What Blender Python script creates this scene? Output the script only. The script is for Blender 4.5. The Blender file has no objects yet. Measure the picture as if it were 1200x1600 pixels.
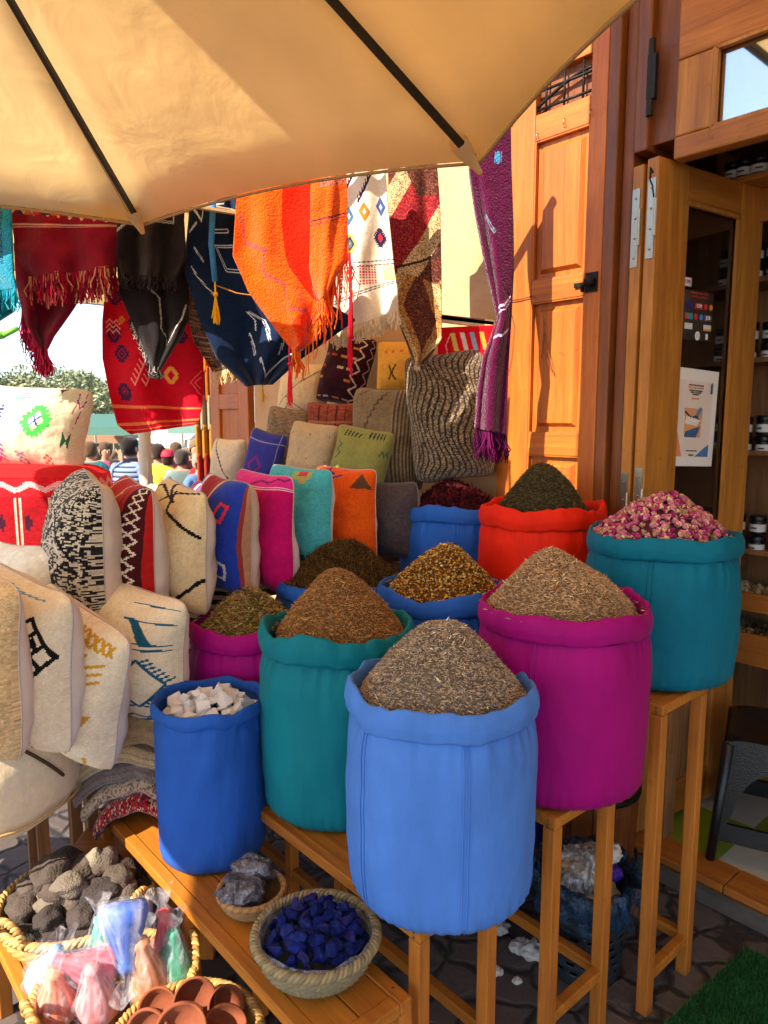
import bpy, bmesh, math, random
import numpy as np
from mathutils import Vector, Matrix, noise, Euler
random.seed(7); np.random.seed(7)
S = bpy.context.scene
COL = S.collection
PI = math.pi
F = 1130.0; TILT = math.radians(7.5); EYE = 1.7
cT, sT = math.cos(TILT), math.sin(TILT)
FD = Vector((0.66, -0.7513, 0)); FN = Vector((0.7513, 0.66, 0))   # along the shop front / into the shop
FROT = math.atan2(FD.y, FD.x)

# ------------------------------------------------------------ layout helpers
def ray(px, py):
    v = (py-800)/F
    return Vector(((px-600)/F, cT - v*sT, -(sT + v*cT)))
def at(px, py, y):
    r = ray(px, py); return Vector((0, 0, EYE)) + r*(y/r.y)
def atZ(px, py, Z):
    return Vector((0, 0, EYE)) + ray(px, py)*Z
def onz(px, py, z):
    r = ray(px, py); return Vector((0, 0, EYE)) + r*((z-EYE)/r.z)
def onplane(px, py, p0, n):
    r = ray(px, py); o = Vector((0, 0, EYE)); return o + r*((p0-o).dot(n)/r.dot(n))
def onw(px, py, w):
    return onplane(px, py, FN*w, FN)
def uz(px, py, w):
    p = onw(px, py, w); return p.dot(FD), p.z

def lin(c):
    return tuple(((x/255)/12.92 if x/255 <= .04045 else ((x/255+.055)/1.055)**2.4) for x in c[:3])

# ------------------------------------------------------------ object helpers
def tag(o, label=None, cat=None, group=None, kind=None):
    if label: o['label'] = label
    if cat: o['category'] = cat
    if group: o['group'] = group
    if kind: o['kind'] = kind
    return o
def thing(name, label, cat, loc=(0, 0, 0), rot=0, group=None):
    o = bpy.data.objects.new(name, None); COL.objects.link(o)
    o.location = loc; o.empty_display_size = .1
    o.rotation_euler = rot if hasattr(rot, '__len__') else (0, 0, rot)
    return tag(o, label, cat, group)
def children(o):
    return [c for c in bpy.data.objects if c.parent == o]
def dup(o, loc=None, rot=None, label=None, group=None, scale=None, parent=None):
    kids = children(o)
    c = o.copy(); COL.objects.link(c)
    if loc is not None: c.location = loc
    if rot is not None: c.rotation_euler = rot if hasattr(rot, '__len__') else (0, 0, rot)
    if scale is not None: c.scale = scale if hasattr(scale, '__len__') else (scale,)*3
    if label: c['label'] = label
    if group: c['group'] = group
    if parent: c.parent = parent
    for k in kids: dup(k, parent=c)
    return c

class MB:
    """collects geometry of ONE mesh"""
    def __init__(s): s.v = []; s.f = []; s.c = []; s.col = (.8, .8, .8)
    def add(s, vs, fs, col=None):
        b = len(s.v); s.v += [tuple(p) for p in vs]
        s.f += [tuple(i+b for i in f) for f in fs]
        s.c += [col or s.col]*len(fs)
    def box(s, lo, hi, M=None, col=None):
        x0, y0, z0 = lo; x1, y1, z1 = hi
        vs = [(x0,y0,z0),(x1,y0,z0),(x1,y1,z0),(x0,y1,z0),(x0,y0,z1),(x1,y0,z1),(x1,y1,z1),(x0,y1,z1)]
        if M: vs = [M @ Vector(p) for p in vs]
        s.add(vs, [(0,3,2,1),(4,5,6,7),(0,1,5,4),(1,2,6,5),(2,3,7,6),(3,0,4,7)], col)
        return s
    def bar(s, a, b, w, h, col=None, up=(0, 0, 1)):
        a = Vector(a); b = Vector(b); d = (b-a); L = d.length; d.normalize()
        u = Vector(up)
        if abs(d.dot(u)) > .98: u = Vector((1, 0, 0))
        x = d.cross(u).normalized(); z = x.cross(d)
        M = Matrix((( x.x, d.x, z.x, a.x), (x.y, d.y, z.y, a.y), (x.z, d.z, z.z, a.z), (0, 0, 0, 1)))
        return s.box((-w/2, 0, -h/2), (w/2, L, h/2), M, col)
    def tube(s, pts, r, n=6, col=None, cap=True, close=False):
        pts = [Vector(p) for p in pts]; m = len(pts); vs = []; fs = []
        rr = r if hasattr(r, '__len__') else [r]*m
        prev = None
        for i, p in enumerate(pts):
            if close: t = pts[(i+1) % m]-pts[i-1]
            else: t = pts[min(i+1, m-1)]-pts[max(i-1, 0)]
            if t.length < 1e-9: t = Vector((0, 0, 1))
            t.normalize()
            if prev is None:
                a = Vector((0, 0, 1)) if abs(t.z) < .9 else Vector((1, 0, 0))
                x = t.cross(a).normalized()
            else:
                x = (prev - t*prev.dot(t))
                x = x.normalized() if x.length > 1e-6 else t.orthogonal().normalized()
            prev = x; y = t.cross(x)
            for k in range(n):
                a = 2*PI*k/n; vs.append(p + (x*math.cos(a)+y*math.sin(a))*rr[i])
        for i in range(m if close else m-1):
            j = (i+1) % m
            for k in range(n):
                l = (k+1) % n; fs.append((i*n+k, i*n+l, j*n+l, j*n+k))
        if cap and not close:
            fs.append(tuple(range(n))[::-1]); fs.append(tuple((m-1)*n+k for k in range(n)))
        s.add(vs, fs, col); return s
    def lathe(s, prof, n=32, fn=None, M=None, col=None, capb=False, capt=False, colfn=None):
        vs = []; fs = []
        for i, (r, z) in enumerate(prof):
            for k in range(n):
                a = 2*PI*k/n
                p = fn(i, a, r, z) if fn else Vector((r*math.cos(a), r*math.sin(a), z))
                vs.append(M @ Vector(p) if M else p)
        for i in range(len(prof)-1):
            for k in range(n):
                l = (k+1) % n; fs.append((i*n+k, i*n+l, (i+1)*n+l, (i+1)*n+k))
        if capb: fs.append(tuple(range(n))[::-1])
        if capt: fs.append(tuple((len(prof)-1)*n+k for k in range(n)))
        if colfn:
            b = len(s.v); s.v += [tuple(p) for p in vs]; s.f += [tuple(i+b for i in f) for f in fs]
            for j in range(len(fs)): s.c.append(colfn(j//n, j % n))
        else: s.add(vs, fs, col)
        return s
    def ball(s, c, r, col=None, n=10, sc=(1, 1, 1), amp=0, seed=0):
        prof = [(math.sin(PI*i/n), -math.cos(PI*i/n)) for i in range(n+1)]
        C = Vector(c)
        def fn(i, a, rr, z):
            p = Vector((max(rr, .001)*math.cos(a), max(rr, .001)*math.sin(a), z))
            k = 1 + amp*noise.noise(p*1.7+Vector((seed, seed*.7, 0)))
            return C + Vector((p.x*sc[0], p.y*sc[1], p.z*sc[2]))*r*k
        return s.lathe(prof, n*2, fn, col=col)
    def build(s, name, mat, parent=None, smooth=False, bevel=0, solid=0, loc=None):
        me = bpy.data.meshes.new(name); me.from_pydata(s.v, [], s.f)
        ca = me.color_attributes.new('Col', 'FLOAT_COLOR', 'CORNER')
        cnt = np.array([len(f) for f in s.f]); arr = np.ones((len(s.f), 4), np.float32)
        arr[:, :3] = np.array(s.c, np.float32)[:, :3]
        ca.data.foreach_set('color', np.repeat(arr, cnt, axis=0).ravel())
        if smooth: me.polygons.foreach_set('use_smooth', [True]*len(me.polygons))
        me.materials.append(mat); me.update()
        o = bpy.data.objects.new(name, me); COL.objects.link(o)
        if loc is not None: o.location = loc
        if parent: o.parent = parent
        if solid:
            m = o.modifiers.new('s', 'SOLIDIFY'); m.thickness = solid; m.offset = 0
        if bevel:
            m = o.modifiers.new('b', 'BEVEL'); m.width = bevel; m.segments = 2; m.limit_method = 'ANGLE'
            m.harden_normals = False
        return o

def grid_obj(name, P, colors, mat, parent=None, solid=0, back=False):
    """P (ny+1,nx+1,3) array of points, colors (ny,nx,3)"""
    ny, nx = P.shape[0]-1, P.shape[1]-1
    me = bpy.data.meshes.new(name)
    idx = np.arange((ny+1)*(nx+1)).reshape(ny+1, nx+1)
    q = np.stack([idx[:-1, :-1], idx[:-1, 1:], idx[1:, 1:], idx[1:, :-1]], -1).reshape(-1, 4)
    if back: q = q[:, ::-1]
    me.from_pydata(P.reshape(-1, 3).tolist(), [], q.tolist())
    ca = me.color_attributes.new('Col', 'FLOAT_COLOR', 'CORNER')
    arr = np.ones((ny*nx, 4), np.float32); arr[:, :3] = colors.reshape(-1, 3)
    ca.data.foreach_set('color', np.repeat(arr, 4, axis=0).ravel())
    me.polygons.foreach_set('use_smooth', [True]*len(me.polygons))
    me.materials.append(mat); me.update()
    o = bpy.data.objects.new(name, me); COL.objects.link(o)
    if parent: o.parent = parent
    if solid:
        m = o.modifiers.new('s', 'SOLIDIFY'); m.thickness = solid; m.offset = 0
    return o

# ------------------------------------------------------------ woven pattern canvas (u right, v up, both 0..1)
class Canvas:
    def __init__(s, nx, ny, bg, jit=.05):
        s.nx, s.ny = nx, ny
        s.a = np.ones((ny, nx, 3), np.float32)*np.array(lin(bg), np.float32)
        s.U, s.V = np.meshgrid((np.arange(nx)+.5)/nx, (np.arange(ny)+.5)/ny)
        s.asp = nx/ny; s.jit = jit
    def put(s, m, c): s.a[m] = lin(c); return s
    def rect(s, u0, v0, u1, v1, c): return s.put((s.U >= u0) & (s.U < u1) & (s.V >= v0) & (s.V < v1), c)
    def seg(s, a, b, w):
        ax, ay = a[0]*s.asp, a[1]; bx, by = b[0]*s.asp, b[1]
        dx, dy = bx-ax, by-ay; L = dx*dx+dy*dy+1e-12
        t = np.clip(((s.U*s.asp-ax)*dx+(s.V-ay)*dy)/L, 0, 1)
        return np.hypot(s.U*s.asp-ax-t*dx, s.V-ay-t*dy) < w/2
    def line(s, pts, w, c, dash=0):
        for a, b in zip(pts[:-1], pts[1:]):
            m = s.seg(a, b, w)
            if dash: m &= (((s.U*s.asp+s.V*.9)*dash) % 1) < .55
            s.put(m, c)
        return s
    def poly(s, pts, c):
        m = np.zeros(s.U.shape, bool); n = len(pts)
        for i in range(n):
            x0, y0 = pts[i]; x1, y1 = pts[(i+1) % n]
            if y0 == y1: continue
            k = ((s.V > min(y0, y1)) & (s.V <= max(y0, y1)) & (s.U < x0+(s.V-y0)*(x1-x0)/(y1-y0)))
            m ^= k
        return s.put(m, c)
    def dia(s, cu, cv, r, w, c, fill=None, teeth=0, k=1.0):
        ru = r*k/s.asp
        p = [(cu, cv-r), (cu+ru, cv), (cu, cv+r), (cu-ru, cv), (cu, cv-r)]
        if fill: s.poly(p[:-1], fill)
        s.line(p, w, c)
        if teeth:
            for (a, b) in zip(p[:-1], p[1:]):
                for t in range(teeth):
                    f = (t+.5)/teeth; x = a[0]+(b[0]-a[0])*f; y = a[1]+(b[1]-a[1])*f
                    ox, oy = x-cu, y-cv
                    s.line([(x, y), (x+(1 if ox > 0 else -1)*.33*r*k/s.asp, y+(1 if oy > 0 else -1)*.1*r)], w*.8, c)
        return s
    def zig(s, u0, v0, u1, v1, n, amp, w, c, dash=0):
        pts = []
        L = math.hypot((u1-u0)*s.asp, v1-v0); nx, ny = -(v1-v0)/L, (u1-u0)*s.asp/L
        for i in range(n+1):
            t = i/n; g = amp if i % 2 else -amp
            pts.append((u0+(u1-u0)*t+nx*g/s.asp, v0+(v1-v0)*t+ny*g))
        return s.line(pts, w, c, dash)
    def rnd(s, palette, prob=1.0, run=6, mask=None):
        """short horizontal dashes of yarn"""
        for j in range(s.ny):
            i = 0
            while i < s.nx:
                L = random.randint(1, run)
                if random.random() < prob:
                    c = lin(random.choice(palette))
                    sl = slice(i, min(s.nx, i+L))
                    if mask is None: s.a[j, sl] = c
                    else:
                        mm = mask[j, sl]; s.a[j, sl][mm] = c
                i += L
        return s
    def out(s):
        n = np.random.normal(1, s.jit, s.a.shape[:2])[..., None]
        return np.clip(s.a*n, 0, 1)

# ------------------------------------------------------------ materials
MATS = {}
def nodes(name):
    m = bpy.data.materials.new(name); m.use_nodes = True; nt = m.node_tree
    b = nt.nodes['Principled BSDF']; return m, nt, b
def N(nt, t, **kw):
    n = nt.nodes.new(t)
    for k, v in kw.items():
        if k in n.inputs: n.inputs[k].default_value = v
        else: setattr(n, k, v)
    return n
def mixc(nt, fac, a, b, mode='MIX'):
    m = nt.nodes.new('ShaderNodeMix'); m.data_type = 'RGBA'; m.blend_type = mode
    for s, v in ((0, fac), (6, a), (7, b)):
        if hasattr(v, 'links') or hasattr(v, 'is_linked'): nt.links.new(v, m.inputs[s])
        else: m.inputs[s].default_value = v if s == 0 else (*v[:3], 1)
    return m.outputs[2]
def surf(name, col=None, rough=.8, attr=False, var=.25, vscale=6, bump=.3, bscale=60, stretch=None, sheen=0, spec=.3,
         bdist=.01, metal=0, bump2=0, b2scale=9, voro=False, trans=0, dark=None, coat=0, b2dist=.03):
    """general procedural surface: colour (plain or per-yarn attribute), noise variation and two scales of relief"""
    m, nt, b = nodes(name); L = nt.links.new
    tc = nt.nodes.new('ShaderNodeTexCoord'); vec = tc.outputs['Object']
    if stretch:
        mp = N(nt, 'ShaderNodeMapping'); mp.inputs['Scale'].default_value = stretch; L(vec, mp.inputs[0]); vec = mp.outputs[0]
    n1 = N(nt, 'ShaderNodeTexNoise', Scale=vscale, Detail=6.0, Roughness=.6); L(vec, n1.inputs['Vector'])
    rp = nt.nodes.new('ShaderNodeMapRange'); L(n1.outputs['Fac'], rp.inputs[0])
    rp.inputs[1].default_value = .3; rp.inputs[2].default_value = .7
    rp.inputs[3].default_value = 1-var; rp.inputs[4].default_value = 1+var*.5
    if attr:
        a = nt.nodes.new('ShaderNodeAttribute'); a.attribute_name = 'Col'; base = a.outputs['Color']
    else:
        rgb = nt.nodes.new('ShaderNodeRGB'); rgb.outputs[0].default_value = (*lin(col), 1); base = rgb.outputs[0]
    if dark is not None:
        n3 = N(nt, 'ShaderNodeTexNoise', Scale=vscale*.6, Detail=4.0); L(vec, n3.inputs['Vector'])
        r3 = nt.nodes.new('ShaderNodeMapRange'); L(n3.outputs['Fac'], r3.inputs[0]); r3.inputs[1].default_value = .45; r3.inputs[2].default_value = .65
        base = mixc(nt, r3.outputs[0], base, lin(dark))
    cb = nt.nodes.new('ShaderNodeCombineColor')
    for i in range(3): L(rp.outputs[0], cb.inputs[i])
    c = mixc(nt, 1.0, base, cb.outputs[0], 'MULTIPLY')
    L(c, b.inputs['Base Color'])
    b.inputs['Roughness'].default_value = rough; b.inputs['Metallic'].default_value = metal
    b.inputs['Specular IOR Level'].default_value = spec
    b.inputs['Sheen Weight'].default_value = sheen; b.inputs['Sheen Roughness'].default_value = .4
    b.inputs['Coat Weight'].default_value = coat
    if trans: b.inputs['Transmission Weight'].default_value = trans
    nrm = None
    if bump2:
        t = N(nt, 'ShaderNodeTexNoise', Scale=b2scale, Detail=3.0); L(vec, t.inputs['Vector'])
        bp = N(nt, 'ShaderNodeBump', Strength=bump2, Distance=b2dist); L(t.outputs['Fac'], bp.inputs['Height']); nrm = bp.outputs[0]
    if bump:
        if voro: t = N(nt, 'ShaderNodeTexVoronoi', Scale=bscale); o = t.outputs['Distance']
        else: t = N(nt, 'ShaderNodeTexNoise', Scale=bscale, Detail=4.0); o = t.outputs['Fac']
        L(vec, t.inputs['Vector'])
        bp = N(nt, 'ShaderNodeBump', Strength=bump, Distance=bdist); L(o, bp.inputs['Height'])
        if nrm: L(nrm, bp.inputs['Normal'])
        nrm = bp.outputs[0]
    if nrm: L(nrm, b.inputs['Normal'])
    return m

def wood(name, col, col2, rough=.45, axis=2, scale=1.0, spec=.4, bump=.15, knots=True):
    m, nt, b = nodes(name); L = nt.links.new
    tc = nt.nodes.new('ShaderNodeTexCoord'); mp = N(nt, 'ShaderNodeMapping'); L(tc.outputs['Object'], mp.inputs[0])
    s = [22*scale]*3; s[axis] = 1.3*scale; mp.inputs['Scale'].default_value = s
    n1 = N(nt, 'ShaderNodeTexNoise', Scale=1.0, Detail=8.0, Roughness=.65, Distortion=.6); L(mp.outputs[0], n1.inputs['Vector'])
    n2 = N(nt, 'ShaderNodeTexNoise', Scale=5.0, Detail=5.0, Roughness=.7); L(mp.outputs[0], n2.inputs['Vector'])
    n3 = N(nt, 'ShaderNodeTexNoise', Scale=2.2, Detail=3.0); L(tc.outputs['Object'], n3.inputs['Vector'])
    r1 = nt.nodes.new('ShaderNodeMapRange'); L(n1.outputs['Fac'], r1.inputs[0]); r1.inputs[1].default_value = .35; r1.inputs[2].default_value = .68
    c = mixc(nt, r1.outputs[0], lin(col), lin(col2))
    r2 = nt.nodes.new('ShaderNodeMapRange'); L(n2.outputs['Fac'], r2.inputs[0]); r2.inputs[1].default_value = .35; r2.inputs[2].default_value = .7
    r2.inputs[3].default_value = .8; r2.inputs[4].default_value = 1.1
    r4 = nt.nodes.new('ShaderNodeMath'); r4.operation = 'MULTIPLY'
    r3 = nt.nodes.new('ShaderNodeMapRange'); L(n3.outputs['Fac'], r3.inputs[0]); r3.inputs[1].default_value = .3; r3.inputs[2].default_value = .7
    r3.inputs[3].default_value = .82; r3.inputs[4].default_value = 1.12
    L(r2.outputs[0], r4.inputs[0]); L(r3.outputs[0], r4.inputs[1])
    cb = nt.nodes.new('ShaderNodeCombineColor')
    for i in range(3): L(r4.outputs[0], cb.inputs[i])
    c5 = mixc(nt, 1.0, c, cb.outputs[0], 'MULTIPLY')
    n5 = N(nt, 'ShaderNodeTexNoise', Scale=13.0, Detail=9.0, Roughness=.75, Distortion=1.2); L(tc.outputs['Object'], n5.inputs['Vector'])
    r5 = nt.nodes.new('ShaderNodeMapRange'); L(n5.outputs['Fac'], r5.inputs[0]); r5.inputs[1].default_value = .60; r5.inputs[2].default_value = .70; r5.inputs[4].default_value = .55
    L(mixc(nt, r5.outputs[0], c5, tuple(x*.30 for x in lin(col2))), b.inputs['Base Color'])
    r6 = nt.nodes.new('ShaderNodeMapRange'); L(n5.outputs['Fac'], r6.inputs[0]); r6.inputs[3].default_value = rough-.12; r6.inputs[4].default_value = rough+.3; L(r6.outputs[0], b.inputs['Roughness'])
    b.inputs['Specular IOR Level'].default_value = spec
    bp = N(nt, 'ShaderNodeBump', Strength=bump, Distance=.004); L(n2.outputs['Fac'], bp.inputs['Height']); L(bp.outputs[0], b.inputs['Normal'])
    return m

M_weave = surf('woven_cotton', attr=True, rough=.92, var=.10, vscale=40, bump=.35, bscale=330, bdist=.003, bump2=.35, b2scale=14, b2dist=.02, sheen=.15, spec=.1)
M_pile = surf('wool_pile', attr=True, rough=.97, var=.22, vscale=60, bump=.9, bscale=150, bdist=.01, bump2=.3, b2scale=12, sheen=.3, spec=.05)
M_linen = surf('linen_backing', attr=True, rough=.9, var=.06, vscale=12, bump=.2, bscale=420, bdist=.002, bump2=.5, b2scale=9, b2dist=.02, spec=.1)
M_yarn = surf('yarn', attr=True, rough=.95, var=.15, vscale=90, bump=.3, bscale=400, bdist=.002, spec=.05)
M_herb = surf('dried_herb', attr=True, rough=.85, var=.12, vscale=80, bump=0, spec=.15)
M_cane = surf('woven_palm', attr=True, rough=.6, var=.2, vscale=50, bump=.4, bscale=180, bdist=.003, spec=.3)
M_plain = surf('plain_painted', attr=True, rough=.6, var=.08, vscale=20, bump=.1, bscale=120, bdist=.002)
M_print = surf('printed_paper', attr=True, rough=.7, var=.05, vscale=8, bump=.0, bump2=.3, b2scale=7)
M_bench = wood('painted_bench_wood', (192, 118, 30), (160, 90, 20), rough=.5, axis=0, bump=.12)
M_leg = wood('painted_leg_wood', (192, 116, 36), (158, 86, 22), rough=.5, axis=2, bump=.12)
M_shut = wood('varnished_cedar', (196, 106, 30), (164, 80, 18), rough=.4, axis=2)
M_shuth = wood('varnished_cedar_rail', (196, 106, 30), (160, 78, 18), rough=.4, axis=0)
M_jamb = wood('dark_red_wood', (138, 74, 26), (100, 50, 16), rough=.4, axis=2)
M_pine = wood('pine_leaf_wood', (188, 122, 44), (146, 86, 26), rough=.45, axis=2)
M_pineh = wood('pine_rail_wood', (178, 108, 36), (140, 76, 22), rough=.45, axis=0)
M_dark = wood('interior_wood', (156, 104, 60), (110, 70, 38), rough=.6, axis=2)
M_iron = surf('wrought_iron', (38, 34, 32), rough=.5, metal=.6, var=.3, bump=.2)
M_steel = surf('hinge_steel', (170, 160, 140), rough=.35, metal=.9, var=.2, bump=.1)
M_black = surf('black_plastic', (18, 18, 20), rough=.35, var=.2, bump=.2, bscale=200, spec=.5)
M_plaster = surf('peach_plaster', (198, 156, 116), rough=.95, var=.16, vscale=3.5, bump=.5, bscale=26, bdist=.01, bump2=.4, b2scale=3.5, dark=(188, 142, 96))
M_stonel = surf('pumice', attr=True, rough=.95, var=.3, vscale=14, bump=.6, bscale=170, bdist=.004, voro=True, bump2=.4, b2scale=25, b2dist=.01)
M_clay = surf('terracotta', (132, 70, 42), rough=.85, var=.3, vscale=18, bump=.3, bscale=90, bdist=.004, dark=(110, 56, 34))
M_indigo = surf('indigo', attr=True, rough=.95, var=.5, vscale=28, bump=.9, bscale=55, bdist=.012, spec=.05)
M_ore = surf('silvery_ore', (122, 116, 118), rough=.38, metal=.55, var=.5, vscale=22, bump=.9, bscale=45, bdist=.02)
def crystal_mat():
    m, nt, b = nodes('rock_crystal'); b.inputs['Base Color'].default_value = (.9, .88, .85, 1)
    b.inputs['Roughness'].default_value = .35; b.inputs['Subsurface Weight'].default_value = .5
    b.inputs['Subsurface Radius'].default_value = (.02, .02, .02); b.inputs['Transmission Weight'].default_value = .15
    t = N(nt, 'ShaderNodeTexNoise', Scale=60.0); bp = N(nt, 'ShaderNodeBump', Strength=.4, Distance=.006)
    nt.links.new(t.outputs['Fac'], bp.inputs['Height']); nt.links.new(bp.outputs[0], b.inputs['Normal']); return m
M_crystal = crystal_mat()
def film_mat(name, col, dens=.35, rough=.15, bump=.8, bscale=28):
    """thin crinkled plastic film: partly see-through, partly shiny"""
    m, nt, b = nodes(name); L = nt.links.new
    b.inputs['Base Color'].default_value = (*lin(col), 1); b.inputs['Roughness'].default_value = rough
    b.inputs['Specular IOR Level'].default_value = .45
    t = N(nt, 'ShaderNodeTexNoise', Scale=bscale, Detail=5.0, Distortion=1.5)
    tc = nt.nodes.new('ShaderNodeTexCoord'); mp = N(nt, 'ShaderNodeMapping'); L(tc.outputs['Object'], mp.inputs[0]); mp.inputs['Scale'].default_value = (1, 1, .35)
    L(mp.outputs[0], t.inputs['Vector'])
    bp = N(nt, 'ShaderNodeBump', Strength=bump, Distance=.02); L(t.outputs['Fac'], bp.inputs['Height']); L(bp.outputs[0], b.inputs['Normal'])
    tr = nt.nodes.new('ShaderNodeBsdfTransparent'); mx = nt.nodes.new('ShaderNodeMixShader')
    r = nt.nodes.new('ShaderNodeMapRange'); L(t.outputs['Fac'], r.inputs[0]); r.inputs[1].default_value = .4; r.inputs[2].default_value = .62
    r.inputs[3].default_value = dens*.4; r.inputs[4].default_value = min(1, dens*1.8)
    L(r.outputs[0], mx.inputs[0]); L(tr.outputs[0], mx.inputs[1]); L(b.outputs[0], mx.inputs[2])
    L(mx.outputs[0], nt.nodes['Material Output'].inputs[0]); return m
M_film = film_mat('clear_wrap', (225, 220, 228), .13, bump=.7)
M_bluefilm = film_mat('blue_bin_liner', (26, 58, 84), .6, .3)
def glass_mat(name, refl, tint=(1, 1, 1)):
    m, nt, b = nodes(name); L = nt.links.new
    g = nt.nodes.new('ShaderNodeBsdfGlossy'); g.inputs['Roughness'].default_value = .03
    tr = nt.nodes.new('ShaderNodeBsdfTransparent'); tr.inputs[0].default_value = (*tint, 1)
    lw = nt.nodes.new('ShaderNodeFresnel'); lw.inputs[0].default_value = 1.5
    ad = nt.nodes.new('ShaderNodeMath'); ad.operation = 'ADD'; ad.inputs[1].default_value = refl; L(lw.outputs[0], ad.inputs[0])
    mx = nt.nodes.new('ShaderNodeMixShader'); L(ad.outputs[0], mx.inputs[0]); L(tr.outputs[0], mx.inputs[1]); L(g.outputs[0], mx.inputs[2])
    L(mx.outputs[0], nt.nodes['Material Output'].inputs[0]); return m
M_glass = glass_mat('door_glass', .06, (.85, .85, .82))
M_skyglass = glass_mat('mirrored_transom_glass', .5)
def canopy_mat(name, col, trans=.5):
    m, nt, b = nodes(name); L = nt.links.new
    tc = nt.nodes.new('ShaderNodeTexCoord')
    t = N(nt, 'ShaderNodeTexNoise', Scale=3.0, Detail=6.0); L(tc.outputs['Object'], t.inputs['Vector'])
    r = nt.nodes.new('ShaderNodeMapRange'); L(t.outputs['Fac'], r.inputs[0]); r.inputs[1].default_value = .3; r.inputs[2].default_value = .7; r.inputs[3].default_value = .88; r.inputs[4].default_value = 1.04
    cb = nt.nodes.new('ShaderNodeCombineColor')
    for i in range(3): L(r.outputs[0], cb.inputs[i])
    c = mixc(nt, 1.0, lin(col), cb.outputs[0], 'MULTIPLY')
    t2 = N(nt, 'ShaderNodeTexNoise', Scale=6.0, Detail=4.0, Distortion=.8); L(tc.outputs['Object'], t2.inputs['Vector'])
    bp = N(nt, 'ShaderNodeBump', Strength=.35, Distance=.03); L(t2.outputs['Fac'], bp.inputs['Height'])
    d = nt.nodes.new('ShaderNodeBsdfDiffuse'); q = nt.nodes.new('ShaderNodeBsdfTranslucent')
    for x in (d, q): L(c, x.inputs[0]); L(bp.outputs[0], x.inputs['Normal'])
    mx = nt.nodes.new('ShaderNodeMixShader'); mx.inputs[0].default_value = trans
    L(d.outputs[0], mx.inputs[1]); L(q.outputs[0], mx.inputs[2]); L(mx.outputs[0], nt.nodes['Material Output'].inputs[0]); return m
M_canopy = canopy_mat('beige_canvas', (248, 229, 188), .68)
SACKM = {}
def sack_mat(col):
    if col not in SACKM:
        SACKM[col] = surf('sack_cloth', col, rough=.68, var=.16, vscale=9, bump=.25, bscale=300, bdist=.002, bump2=.5, b2scale=11, b2dist=.025,
                          stretch=(1, 1, .45), sheen=.02, spec=.16)
    return SACKM[col]
# ============================================================ world, sun, camera
SUN_AZ = (0.75, 0.66); SUN_EL = math.radians(40)       # horizontal travel direction of the light
SUNV = Vector((SUN_AZ[0]*math.cos(SUN_EL), SUN_AZ[1]*math.cos(SUN_EL), -math.sin(SUN_EL)))
w = bpy.data.worlds.new("World"); S.world = w; w.use_nodes = True
nt = w.node_tree; bg = nt.nodes['Background']
sk = nt.nodes.new('ShaderNodeTexSky'); sk.sky_type = 'NISHITA'; sk.sun_disc = False
sk.sun_elevation = SUN_EL; sk.sun_rotation = math.atan2(-SUN_AZ[0], -SUN_AZ[1]); sk.dust_density = .3; sk.air_density = .8
nt.links.new(sk.outputs[0], bg.inputs[0]); bg.inputs[1].default_value = .145
sl = bpy.data.lights.new('sun', 'SUN'); sl.energy = 5.0; sl.angle = math.radians(.5); sl.color = (1, .90, .76)
so = bpy.data.objects.new('sun', sl); COL.objects.link(so)
so.rotation_euler = SUNV.to_track_quat('-Z', 'Y').to_euler()
cam = bpy.data.cameras.new('camera'); co = bpy.data.objects.new('camera', cam); COL.objects.link(co); S.camera = co
co.location = (0, 0, EYE); co.rotation_euler = (PI/2-TILT, 0, 0)
cam.sensor_fit = 'VERTICAL'; cam.sensor_height = 36; cam.lens = 36*F/1600; cam.clip_end = 500; cam.clip_start = .02
cam.dof.use_dof = True; cam.dof.focus_distance = 2.0; cam.dof.aperture_fstop = 8
S.view_settings.view_transform = 'Standard'; S.view_settings.look = 'None'; S.view_settings.exposure = 1.40; S.view_settings.gamma = 1
S.render.resolution_x = 768; S.render.resolution_y = 1024

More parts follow.
